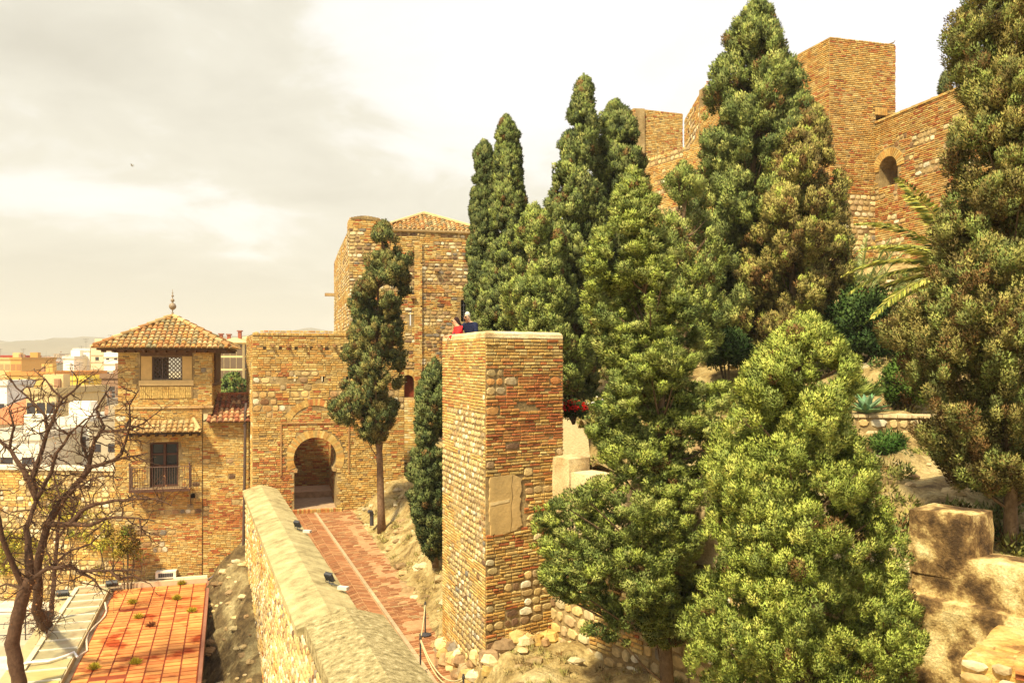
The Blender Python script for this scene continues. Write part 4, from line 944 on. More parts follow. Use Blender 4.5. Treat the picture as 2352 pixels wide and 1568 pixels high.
# ------------------------------------------------------------------ pavilion tower
PC = Vector((-14.54, 40.0)); pex = Vector((0.970, 0.242)); PO = PC - pex * 4.2
FP = Frame(PO.x, PO.y, pex.x, pex.y); WS = 4.2
t = thing('pavilion', 'brick tower house with pyramid tile roof, lattice window and balcony, left of the gate', 'house', (PO.x + 2, PO.y + 2, -13))
FPR = Frame(PC.x, PC.y, -pex.y, pex.x)                      # right side of the upper tower, going back
mb = MB(); mo = MB()
lat = (1.48, 2.84, -0.92, 0.17); rec = (0.97, 3.30, -1.19, 0.36)
mo.slab(FP, [[(0, -2.6), (WS, -2.6), (WS, 0.46), (0, 0.46)], [(lat[0], lat[2]), (lat[1], lat[2]), (lat[1], lat[3]), (lat[0], lat[3])]], -0.10, -0.5, (1, 1, 1))
mo.box(FP, 0, rec[0], -0.1, 0.0, -2.6, 0.46, (1, 1, 1)); mo.box(FP, rec[1], WS, -0.1, 0.0, -2.6, 0.46, (1, 1, 1)); mo.box(FP, rec[0], rec[1], -0.1, 0.0, -2.6, rec[2], (1, 1, 1))
sk = lambda s, z: rec[0] - 0.02 < s < rec[1] + 0.02 and rec[2] < z < rec[3] + 0.2 or (0.92 < s < 3.32 and -1.88 < z < -1.2)
rnd = random.Random(5)
lay(mb, FP, WS, -2.2, 0.46, rub=lambda s, z: 0.16 if abs(s - 2.1) > 1.2 else 0.02, red=0.04, dark=0.3, bh=0.085, bw=0.26, lift=3, skip=sk, seed=200, gap=0.018, prot=0.018)
mo.box(FPR, 0.02, WS, -0.4, 0.0, -2.6, 0.46, (1, 1, 1)); lay(mb, FPR, WS, -2.5, 0.46, rub=0, red=0.1, bh=0.085, seed=201, prot=0.02, skip=lambda s, z: 0.9 < s < 3.3 and z > -1.1)
FPL = Frame(PO.x - pex.y * WS, PO.y + pex.x * WS, pex.y, -pex.x); mo.box(FPL, 0, WS - 0.02, -0.4, 0.0, -2.6, 0.46, (1, 1, 1)); lay(mb, FPL, WS, -2.5, 0.46, rub=0.1, red=0.05, bh=0.085, seed=202, prot=0.018)
# body: left part and slightly recessed right part
dsk = lambda s, z: (1.36 < s < 2.72 and z > -6.1 and z < -3.88) or abs(s - 3.45) < 0.12 and abs(z + 6.5) < 0.14
mo.slab(Frame(*FP.p(-0.12, 0.05, 0).xy, *FP.d), [[(0, -13.5), (3.87, -13.5), (3.87, -2.2), (0, -2.2)], [(1.52, -6.06), (2.80, -6.06), (2.80, -3.92), (1.52, -3.92)]], 0.0, -0.5, (1, 1, 1))
lay(mb, Frame(*FP.p(-0.12, 0.05, 0).xy, *FP.d), 3.87, -11.2, -2.32, rub=lambda s, z: 0.10 if z > -6.3 else 0.36, red=lambda s, z: 0.05 if z > -8 else 0.28, dark=0.35, bh=0.085, bw=0.26, lift=3, skip=lambda s, z: dsk(s - 0.12, z), seed=204, gap=0.018, prot=0.018)
mo.box(FP, 3.76, 5.9, -2.0, 0.0, -13.5, -2.95, (1, 1, 1))
lay(mb, Frame(*FP.p(3.76, 0, 0).xy, *FP.d), 2.14, -11.2, -3.0, rub=lambda s, z: 0.3 if z > -5 else 0.12, red=lambda s, z: 0.12 if z > -4.6 else 0.45 if z > -8.5 else 0.1, dark=0.1, bh=0.085, lift=3, seed=206, gap=0.018, prot=0.02)
FP5 = Frame(*FP.p(5.9, 0, 0).xy, -pex.y, pex.x); mo.box(FP5, 0.02, 2, -0.3, 0.0, -13.5, -2.95, (1, 1, 1)); lay(mb, FP5, 2, -11, -3, rub=0.2, red=0.1, seed=207, bh=0.085)
FPL2 = Frame(*FP.p(-0.12, -WS, 0).xy, pex.y, -pex.x); mo.box(FPL2, 0, WS - 0.1, -0.3, 0.0, -13.5, -2.2, (1, 1, 1)); lay(mb, FPL2, WS + 0.05, -11, -2.32, rub=0.25, red=0.05, seed=208, bh=0.085)
mb.build('brick_facing', M_STONE, t); mo.build('wall', M_MORTAR, t)
mb = MB(); mb.box(FP, -0.20, 3.85, 0, 0.12, -2.30, -2.2, (0.56, 0.40, 0.2)); mb.box(FP, 3.85, WS + 0.06, 0, 0.1, -2.30, -2.2, (0.56, 0.40, 0.2)); mb.build('string_course', M_STONE, t)
mb = MB()
mb.box(FP, rec[0] + 0.02, lat[0] - 0.003, -0.1, -0.03, rec[2], lat[3] + 0.02, (0.58, 0.38, 0.15)); mb.box(FP, lat[1] + 0.003, rec[1] - 0.02, -0.1, -0.03, rec[2], lat[3] + 0.02, (0.58, 0.38, 0.15))
mb.box(FP, rec[0] - 0.06, rec[1] + 0.06, -0.1, 0.05, rec[2] - 0.02, lat[2] - 0.04, (0.62, 0.44, 0.2)); mb.build('window_surround', m_attr('warm_render', 3, 0.85, 1.1, 0.3, 25, 0.01), t)
mb = MB(); mb.box(FP, rec[0] + 0.0, rec[1] - 0.0, -0.1, 0.02, lat[3] + 0.03, rec[3] + 0.09, (0.13, 0.07, 0.04)); mb.build('lintel', M_WOOD, t)
# lattice: a turned-wood grille of stars in a dark frame
wn = MB(); D_ = (0.13, 0.09, 0.07)
for a in ((lat[0], lat[0] + 0.06, lat[2], lat[3]), (lat[1] - 0.06, lat[1], lat[2], lat[3]), (lat[0] + .06, lat[1] - .06, lat[2], lat[2] + 0.06), (lat[0] + .06, lat[1] - .06, lat[3] - 0.06, lat[3]), ((lat[0] + lat[1]) / 2 - 0.25, (lat[0] + lat[1]) / 2 - 0.20, lat[2] + .06, lat[3] - .06)): wn.box(FP, a[0], a[1], -0.25, -0.12, a[2], a[3], D_)
wo = wn.build('window', M_WOOD, t)
mb = MB(); nx_, nz_2 = 7, 5; dx = (lat[1] - lat[0] - 0.1) / nx_; dz = (lat[3] - lat[2] - 0.1) / nz_2
def bar(a, b, r_=0.012): mb.tube([FP.p(a[0], -0.19, a[1]), FP.p(b[0], -0.19, b[1])], r_, D_, 4)
for i in range(nx_):
    for j in range(nz_2):
        cx, cz = lat[0] + 0.05 + (i + .5) * dx, lat[2] + 0.05 + (j + .5) * dz
        pts = [(cx + math.cos(a) * dx * 0.42 * k_, cz + math.sin(a) * dz * 0.42 * k_) for a, k_ in [(math.pi / 8 * q, 1.0 if q % 2 == 0 else 0.72) for q in range(16)]] if (i + j) % 2 == 0 else [(cx - dx / 2, cz), (cx, cz + dz / 2), (cx + dx / 2, cz), (cx, cz - dz / 2)]
        for q in range(len(pts)): bar(pts[q], pts[(q + 1) % len(pts)], 0.024)
mb.build('lattice', M_WOOD, wo)
# interior box so that the far openings show light through
mb = MB(); FPB = Frame(*FP.p(0, -WS, 0).xy, *FP.d)
mb.box(FPB, 0, 1.6, 0, 0.3, -2.5, 0.46, (.4, .28, .14)); mb.box(FPB, 3.2, WS, 0, 0.3, -2.5, 0.46, (.4, .28, .14)); mb.box(FPB, 1.6, 3.2, 0, 0.3, -2.5, -1.2, (.4, .28, .14)); mb.box(FP, 0.3, WS - 0.3, -WS + 0.3, -0.5, -2.6, -2.4, (.3, .2, .1)); mb.build('back_wall', M_MORTAR, t)
# basket-weave brick panel
mb = MB(); mb.box(FP, 0.95, 3.27, 0.0, 0.012, -1.83, -1.25, (0.30, 0.16, 0.06))
for i in range(9):
    for j in range(4):
        x0, z0_ = 0.97 + i * 0.255, -1.81 + j * 0.138
        if (i + j) % 2: [mb.box(FP, x0 + k * 0.082, x0 + k * 0.082 + 0.066, 0.012, 0.05, z0_, z0_ + 0.125, jit(B_YEL[0], 0.1)) for k in range(3)]
        else: [mb.box(FP, x0, x0 + 0.24, 0.012, 0.05, z0_ + k * 0.046, z0_ + k * 0.046 + 0.034, jit(B_YEL[0], 0.1)) for k in range(3)]
for a in ((0.92, 0.95, -1.86, -1.22), (3.27, 3.30, -1.86, -1.22)): mb.box(FP, *a[:2], 0, 0.04, *a[2:], (0.5, 0.33, 0.14))
mb.build('brick_panel', M_STONE, t)
# side window of the upper tower: dark timber shutters
mb = MB(); mb.box(FPR, 0.9, 3.3, 0.0, 0.05, -1.1, 0.46, (0.10, 0.05, 0.03))
for i in range(5): mb.box(FPR, 0.95 + i * 0.48, 1.38 + i * 0.48, 0.05, 0.08, -0.95, 0.36, (0.14, 0.075, 0.045))
mb.box(FPR, 0.05, WS, 0.0, 0.06, -1.25, -1.12, (0.16, 0.09, 0.05)); mb.build('shutters', M_WOOD, t)
# roof
OV = 0.85; zE = 0.60; crn = [FP.p(-OV, OV, zE), FP.p(WS + OV, OV, zE), FP.p(WS + OV, -WS - OV, zE), FP.p(-OV, -WS - OV, zE)]
apx = FP.p(WS / 2, -WS / 2, 2.18)
mb = MB(); mb.add(crn + [apx], [(0, 1, 4), (1, 2, 4), (2, 3, 4), (3, 0, 4)], (0.22, 0.11, 0.05), 1)
rnd = random.Random(11)
for a, b in ((0, 1), (1, 2), (2, 3), (3, 0)): curved_tiles(mb, crn[a], crn[b], apx, apx, T_YEL, pitch=0.245, rows=0.33, r=0.105)
for a in crn:
    n = 9
    for i in range(n): p0, p1 = a.lerp(apx, i / n), a.lerp(apx, (i + 1.15) / n if i < n - 1 else 1); mb.tube([p0 + Vector((0, 0, 0.10)), p1 + Vector((0, 0, 0.07))], [0.115, 0.085], jit(rnd.choice(T_YEL), 0.15), 7)
rf = mb.build('roof', [M_TILE, M_MORTAR], t)
mb = MB(); 
def ring_slab(z0, z1, o0, col, mi=0):
    c = [FP.p(-o0, o0, 0), FP.p(WS + o0, o0, 0), FP.p(WS + o0, -WS - o0, 0), FP.p(-o0, -WS - o0, 0)]
    mb.add([(p.x, p.y, z) for z in (z0, z1) for p in c], [(0, 1, 5, 4), (1, 2, 6, 5), (2, 3, 7, 6), (3, 0, 4, 7), (3, 2, 1, 0), (4, 5, 6, 7)], col, mi)
ring_slab(0.47, 0.56, OV - 0.08, (0.10, 0.055, 0.03)); ring_slab(0.36, 0.468, 0.16, (0.16, 0.08, 0.04))
mb.build('eaves', M_WOOD, t)
for k, (fr_, L_) in enumerate(((FP, WS), (FPR, WS))):
    mb = MB()
    for i in range(13): s_ = -0.55 + i * 0.45; mb.box(fr_, s_ - 0.04, s_ + 0.04, 0.0, OV - 0.14, 0.37, 0.468, jit((0.13, 0.07, 0.04), 0.2))
    mb.build('rafter_ends', M_WOOD, t)
mb = MB(); g_ = (0.26, 0.19, 0.12)
mb.lathe((apx.x, apx.y, apx.z + 0.02), [(0.09, 0), (0.05, 0.05), (0.035, 0.1), (0.06, 0.17), (0.03, 0.22), (0.025, 0.32), (0.10, 0.36), (0.165, 0.44), (0.175, 0.52), (0.14, 0.62), (0.05, 0.68), (0.03, 0.72), (0.08, 0.76), (0.095, 0.81), (0.07, 0.87), (0.02, 0.91), (0.02, 0.97), (0.05, 1.0), (0.06, 1.04), (0.03, 1.09), (0.015, 1.12), (0.035, 1.18), (0.015, 1.22), (0.008, 1.38)], g_, 14)
mb.build('finial', M_METAL, t, True)
# tiled awning over the balcony door
A0, A1 = FP.p(0.50, 0.78, -3.36), FP.p(3.72, 0.78, -3.36); B0, B1 = FP.p(0.85, 0.06, -2.88), FP.p(3.35, 0.06, -2.88)
mb = MB(); mb.add([A0, A1, B1, B0], [(0, 1, 2, 3)], (0.1, 0.05, 0.03), 1); curved_tiles(mb, A0, A1, B0, B1, [T_YEL[0], T_YEL[2], T_YEL[1]], pitch=0.235, rows=0.3, r=0.1)
mb.tube([A0 + Vector((0, 0, .07)), B0 + Vector((0, 0, .07))], 0.1, T_YEL[2], 7); mb.tube([A1 + Vector((0, 0, .07)), B1 + Vector((0, 0, .07))], 0.1, T_YEL[2], 7)
aw = mb.build('awning', [M_TILE, M_MORTAR], t)
mb = MB(); mb.box(FP, 0.55, 3.67, 0.06, 0.72, -3.50, -3.42, (0.06, 0.035, 0.02))
for i in range(9): mb.box(FP, 0.6 + i * 0.375, 0.68 + i * 0.375, 0.06, 0.66, -3.60, -3.50, (0.07, 0.04, 0.025))
mb.build('awning_timbers', M_WOOD, aw)
# balcony door, glazed
mb = MB(); DW = (0.10, 0.045, 0.03)
for a in ((1.40, 1.50), (1.98, 2.10), (2.58, 2.68)): mb.box(FP, a[0], a[1], -0.25, -0.12, -6.06, -3.92, DW)
for z_ in (-6.06, -5.1, -4.55, -4.02): mb.box(FP, 1.502, 1.978, -0.24, -0.13, z_, z_ + 0.09, DW); mb.box(FP, 2.102, 2.578, -0.24, -0.13, z_, z_ + 0.09, DW)
dr_ = mb.build('door', M_WOOD, t)
mb = MB(); mb.box(FP, 1.40, 2.68, -0.30, -0.26, -6.06, -3.92, (0.02, 0.02, 0.02)); mb.build('door_glass', M_GLASS, dr_)
mb = MB(); mb.box(FP, 3.25, 3.42, 0.055, 0.09, -6.62, -6.42, (0.012, 0.008, 0.006)); mb.build('vent_hole_shade', M_PAINT, t)  # near-black block on the face, coloured as the shade inside a small hole
# balcony
IR = (0.10, 0.05, 0.035)
mb = MB(); mb.box(FP, 0.62, 3.28, 0.06, 0.72, -6.16, -6.07, (0.42, 0.28, 0.15)); mb.box(FP, 0.60, 3.30, 0.70, 0.74, -6.18, -6.05, IR); bal = mb.build('balcony', M_PAINT, t)
mb = MB()
def rail(p, q, n):
    for z_ in (-5.98, -5.02): mb.tube([FP.p(p[0], p[1], z_), FP.p(q[0], q[1], z_)], 0.018, IR, 5)
    for i in range(n + 1): f = i / n; a = (p[0] + (q[0] - p[0]) * f, p[1] + (q[1] - p[1]) * f); mb.tube([FP.p(a[0], a[1], -6.07), FP.p(a[0], a[1], -5.02)], 0.012, IR, 4)
rail((0.64, 0.70), (3.26, 0.70), 24); rail((0.64, 0.06), (0.64, 0.70), 6); rail((3.26, 0.06), (3.26, 0.70), 6)
mb.build('railing', M_METAL, bal)
for s_ in (0.64, 3.26):
    mb = MB(); mb.tube([FP.p(s_, 0.70, -6.07), FP.p(s_, 0.70, -4.95)], 0.032, IR, 6); mb.lathe(FP.p(s_, 0.70, -4.95), [(0.03, 0), (0.05, .04), (0.055, .09), (0.02, .14), (0.005, .17)], IR, 8); mb.build('corner_post', M_METAL, bal)
for s_ in (0.66, 1.95, 3.24):
    mb = MB(); mb.tube([FP.p(s_, 0.68, -6.18), FP.p(s_, 0.45, -6.22), FP.p(s_, 0.14, -6.55), FP.p(s_, 0.09, -6.9)], 0.02, IR, 5); mb.lathe(FP.p(s_, 0.09, -6.98), [(0.01, 0), (0.035, .03), (0.03, .08)], IR, 6); mb.build('bracket', M_METAL, bal)
# small lean-to roof on the right part
A0, A1 = FP.p(3.95, 0.35, -2.95), FP.p(6.0, 0.35, -2.95); B0, B1 = FP.p(4.28, -1.9, -1.75), FP.p(5.75, -1.9, -2.3)
mb = MB(); mb.add([A0, A1, B1, B0], [(0, 1, 2, 3)], (0.2, 0.09, 0.05), 1)
B1b = FP.p(5.75, -1.9, -1.75); curved_tiles(mb, A0, A1, B0, FP.p(6.0, -1.9, -1.75), T_RED, pitch=0.24, rows=0.33, r=0.10)
mb.tube([B0, FP.p(6.05, -1.8, -1.72)], 0.11, T_RED[0], 6); mb.build('side_roof', [M_TILE, M_MORTAR], t)
mb = MB(); mb.box(FP, 4.02, 5.95, -1.9, 0.28, -3.02, -2.965, (0.1, 0.05, 0.03)); mb.build('side_eaves', M_WOOD, t)
# drainpipe
PI_ = (0.09, 0.06, 0.05)
t = thing('drainpipe', 'dark cast iron drainpipe down the corner between the pavilion and the low wall', 'drainpipe', tuple(FP.p(5.75, 0.2, -10)))
mb = MB(); pts = [FP.p(5.80, 0.2, -2.1), FP.p(5.76, 0.32, -2.45), FP.p(5.72, 0.32, -6), FP.p(5.66, 0.34, -9.4), FP.p(5.5, 0.4, -9.75), FP.p(4.6, 0.5, -10.15), FP.p(4.05, 0.55, -10.5), FP.p(4.02, 0.6, -11.5)]
mb.tube(pts, 0.07, PI_, 8); pb_ = mb.build('pipe', M_METAL, t)
for z_ in (-3.2, -5.2, -7.2, -9.0):
    mb = MB(); s_ = 5.73 - 0.05 * max(0, (-z_ - 6) / 3.5); mb.lathe(FP.p(s_, 0.32, z_), [(0.09, 0), (0.09, 0.1)], PI_, 8); mb.build('pipe_collar', M_METAL, t)

# ------------------------------------------------------------------ low flat-roofed building
RA = FP.p(4.02, 0.35, 0); rx = Vector((0.955, 0.296, 0)); ry = Vector((0.325, -0.946, 0))
RZ = -10.6
def RP(a, b, z=0.0): q = Vector((RA.x, RA.y, 0)) - rx * a + ry * b; return Vector((q.x, q.y, RZ + z))    # a leftwards, b towards the viewer
t = thing('low_building', 'low building below the pavilion with a flat roof of orange clay tiles', 'building', tuple(RP(2, 7, -2.5)))
def hexa(mb, a0, a1, b0, b1, z0, z1, col, mi=0):
    mb.add([RP(a, b, z) for z in (z0, z1) for b in (b0, b1) for a in (a0, a1)], [(2, 3, 1, 0)[::-1], (5, 7, 6, 4)[::-1], (1, 5, 4, 0)[::-1], (6, 7, 3, 2)[::-1], (4, 6, 2, 0)[::-1], (3, 7, 5, 1)[::-1]], col, mi)
mb = MB(); hexa(mb, 0.0, 5.6, 0.0, 17, -3.0, -0.11, (0.5, 0.33, 0.17)); mb.build('wall', M_PLASTER, t)
rnd = random.Random(3)
mb = MB(); hexa(mb, 0.02, 4.0, 0.3, 16.9, -0.10, 0.0, (0.24, 0.05, 0.02))
for i in range(7):
    for j in range(48):
        a = 0.03 + i * 0.565; b = 0.32 + j * 0.345
        if rnd.random() < 0.02: continue
        tz = rnd.uniform(-0.008, 0.012)
        hexa(mb, a + 0.03, a + 0.54, b + 0.035, b + 0.31, -0.02, 0.014 + tz, jit(lerp((0.70, 0.31, 0.09), (0.56, 0.17, 0.05), rnd.random() ** 1.5), 0.16))
mb.build('roof_tiles', M_ROOFTILE, t)
mb = MB(); hexa(mb, -0.02, 5.6, -0.02, 0.28, -0.06, 0.22, (0.62, 0.47, 0.3)); hexa(mb, 0, 1.5, 0.0, 0.2, 0.22, 0.3, (0.75, 0.66, 0.5)); hexa(mb, -0.12, -0.0, 0.3, 17, -0.3, 0.10, (0.30, 0.13, 0.08)); mb.build('parapet', M_PAINT, t)
# metal-clad roof-light strip
mb = MB(); hexa(mb, 4.18, 5.55, 0.45, 13.2, -0.05, 0.16, (0.45, 0.36, 0.2)); sk_ = mb.build('roof_light', M_PAINT, t)
for i in range(12):
    mb = MB(); b = 0.5 + i * 1.055
    hexa(mb, 4.24, 5.45, b + 0.03, b + 1.02, 0.16, 0.19, jit(lerp((0.40, 0.34, 0.19), (0.55, 0.42, 0.10), max(0, (i - 8) / 4)), 0.10)); mb.build('panel', m_panel if 'm_panel' in globals() else globals().setdefault('m_panel', m_attr('stained_panel', 1.3, 0.75, 1.15, 0.1, 20, 0.01, rough=0.4, spec=0.4, big=(0.8, (0.8, 0.45, 0.3), 0.55, 0.7))), sk_)
    mb = MB(); hexa(mb, 4.22, 5.47, b + 1.02, b + 1.058, 0.16, 0.225, (0.85, 0.80, 0.66)); mb.build('glazing_bar', M_PAINT, sk_)
mb = MB(); hexa(mb, 5.49, 5.66, 0.4, 17, -0.05, 0.26, (0.66, 0.58, 0.40)); hexa(mb, 5.68, 6.15, 0.3, 17, -3.0, 0.12, (0.46, 0.36, 0.19)); mb.build('kerb', M_PAINT, t)
# things lying on that roof
def clump(name, label, p, col, seed, r=0.16, group='weeds growing between the roof tiles'):
    nr = np.random.default_rng(seed); t = thing(name, label, 'weed', tuple(p), group); n = 260
    d = unit(nr, n); d[:, 2] = np.abs(d[:, 2]) + 0.3; d /= np.linalg.norm(d, axis=1, keepdims=True)
    pos = np.array(p) + d * nr.random((n, 1)) * r
    leaf_mesh('leaves', pos, d, 0.12, 0.03, np.array(col) * nr.uniform(0.7, 1.3, (n, 1)), t, nr)
WL = ['yellow weed at the far parapet of the orange tile roof', 'slim yellow-green weed on the orange roof, right of centre and closer to the pavilion', 'yellow-green weed in the middle of the orange tile roof, left of the reddish one', 'pale weed near the right edge of the orange tile roof', 'yellow-green weed low on the orange roof, right one of the lowest pair', 'yellow-green weed low on the orange roof, left one of the lowest pair', 'reddish-brown dry weed in the middle of the orange tile roof', 'small weed on the orange roof near the upper left, by the cable']
for i, (a, b) in enumerate(((1.15, 0.35), (1.2, 2.9), (2.55, 5.3), (0.5, 5.0), (2.1, 10.8), (3.4, 10.9), (1.95, 6.6), (3.0, 3.0))): clump('weed', WL[i], RP(a, b, 0.0), (0.42, 0.36, 0.03) if i != 6 else (0.2, 0.08, 0.03), 300 + i, 0.2)
mb = MB(); pts = [RP(4.05, 3.2, 0.22)] + [RP(4.02 - 0.15 * math.sin(i * 0.9), 3.2 + i * 0.72, 0.05) for i in range(1, 9)] + [RP(4.1, 9.6, 0.08)]; mb.tube(pts, 0.035, (0.62, 0.52, 0.40), 6)
tag(mb.build('cable', M_PAINT), 'grey cable lying along the left edge of the orange tile roof', 'cable')
mb = MB(); mb.tube([RP(6.1, 10.6, 0.2), RP(5.5, 10.5, 0.33), RP(4.9, 10.4, 0.27), RP(4.45, 10.0, 0.27), RP(4.2, 9.75, 0.3), RP(4.05, 10.0, 0.18)], 0.045, (0.85, 0.83, 0.8), 6)
tag(mb.build('white_hose', M_PAINT), 'white hose lying across the roof light panels', 'hose')
t = thing('vent_unit', 'white louvred vent box at the foot of the pavilion wall', 'vent', tuple(FP.p(2.1, 0.25, -10.3)))
mb = MB(); mb.box(FP, 1.72, 2.62, 0.08, 0.48, -10.32, -10.0, (0.78, 0.72, 0.6)); mb.build('casing', M_PAINT, t)
mb = MB(); mb.box(FP, 1.84, 2.50, 0.48, 0.485, -10.26, -10.07, (0.03, 0.03, 0.035))
for i in range(8): mb.box(FP, 1.86 + i * 0.082, 1.875 + i * 0.082, 0.485, 0.495, -10.26, -10.07, (0.25, 0.25, 0.25))
mb.build('louvre', M_METAL, t)
q = RP(4.1, 0.6, 0.1); floodlight('floodlight at the top corner of the orange tile roof, under the bare branches', q.x, q.y, q.z, R(200), 'floodlights around the low building', 0.9, 1.2, False)
q = RP(5.9, 1.9, 0.15); floodlight('floodlight on the left kerb of the roof light strip, further from the viewer', q.x, q.y, q.z, R(200), 'floodlights around the low building', 0.9, 1.2, False)
q = RP(5.95, 5.2, 0.15); floodlight('floodlight on the left kerb of the roof light strip, nearer to the bare tree', q.x, q.y, q.z, R(150), 'floodlights around the low building', 0.9, 1.5, False)

# ------------------------------------------------------------------ garden wall and courtyard on the left
fr_, l_ = fr_pts((-40, 46.5), (-18.8, 44.5)); t = thing('garden_wall', 'tall sunlit stone retaining wall with yellow creeper, left of the pavilion', 'wall', (-30, 45, -13))
mb = MB(); mo = MB(); mo.box(fr_, 0, l_, -1, 0, -13.4, -6.0, (1, 1, 1)); lay(mb, fr_, l_, -13.1, -6.1, rub=0.6, red=0.0, dark=0.0, bh=0.14, bw=0.4, lift=2, seed=400, prot=0.03, light=1.1); mb.build('stone_facing', M_STONE, t); mo.build('wall_core', M_MORTAR, t)
mb = MB(); mb.box(fr_, 0, l_, -1.0, 0.12, -6.0, -5.85, (0.72, 0.62, 0.45)); mb.build('coping', M_PAINT, t)
nr = np.random.default_rng(77); cen = []
for i in range(420):
    s_, z_ = nr.uniform(8, l_ - 0.3), nr.uniform(-11.6, -6.3)
    if noise.noise(Vector((s_ * 0.35, z_ * 0.5, 7))) > -0.02: cen.append(fr_.p(s_, nr.uniform(0.0, 0.3), z_))
cen = np.array([tuple(c) for c in cen]); tcr = thing('creeper', 'yellow-green creeper spread over the tall garden wall behind the bare tree', 'creeper', (-22, 45.3, -12))
puffs_to_leaves('foliage', tcr, nr, cen, np.full(len(cen), 0.28), np.tile([0.1, -1, 0.2], (len(cen), 1)) / 1.02, [(0.50, 0.42, 0.05), (0.62, 0.52, 0.09), (0.32, 0.33, 0.05)], 45, 0.15, 0.09, 0.1, 1, 0.7, 0.02, True)
mb = MB()
for i in range(10): a = cen[i * 7]; mb.tube([Vector((a[0], a[1] - .02, -13.0)), Vector((a[0] + .3, a[1], (a[2] - 13) / 2)), Vector(a)], 0.03, (0.12, 0.08, 0.05), 4)
mb.build('stems', M_BARK, tcr)
mb = MB(); vs = [P(-60, 1440, 36), P(150, 1395, 38.5), P(175, 1445, 36), P(-60, 1500, 33)]
tag(MB().build('dummy', M_PAINT) if False else (lambda m: (m.add([(-33, 41, -12.75), (-20.6, 41.6, -12.75), (-19.9, 37.2, -12.75), (-33, 35.6, -12.75), (-33, 41, -13.3), (-20.6, 41.6, -13.3), (-19.9, 37.2, -13.3), (-33, 35.6, -13.3)], [(0, 3, 2, 1), (3, 7, 6, 2), (2, 6, 5, 1)], (0.44, 0.38, 0.28)), m.build('terrace', M_PAINT))[1])(MB()), kind='structure')
t = thing('iron_fence', 'thin dark iron fence along the courtyard terrace under the bare tree', 'fence', (-24, 38, -12.8))
for i in range(9):
    mb = MB(); x_ = -32 + i * 1.4; y_ = 36.6 + i * 0.15; mb.tube([(x_, y_, -12.75), (x_, y_, -11.4)], 0.03, (0.07, 0.06, 0.06), 5); mb.build('post', M_METAL, t)
mb = MB(); [mb.tube([(-32, 36.6, z_), (-20.8, 37.8, z_)], 0.022, (0.07, 0.06, 0.06), 5) for z_ in (-11.45, -12.0, -12.5)]; mb.build('rails', M_METAL, t)

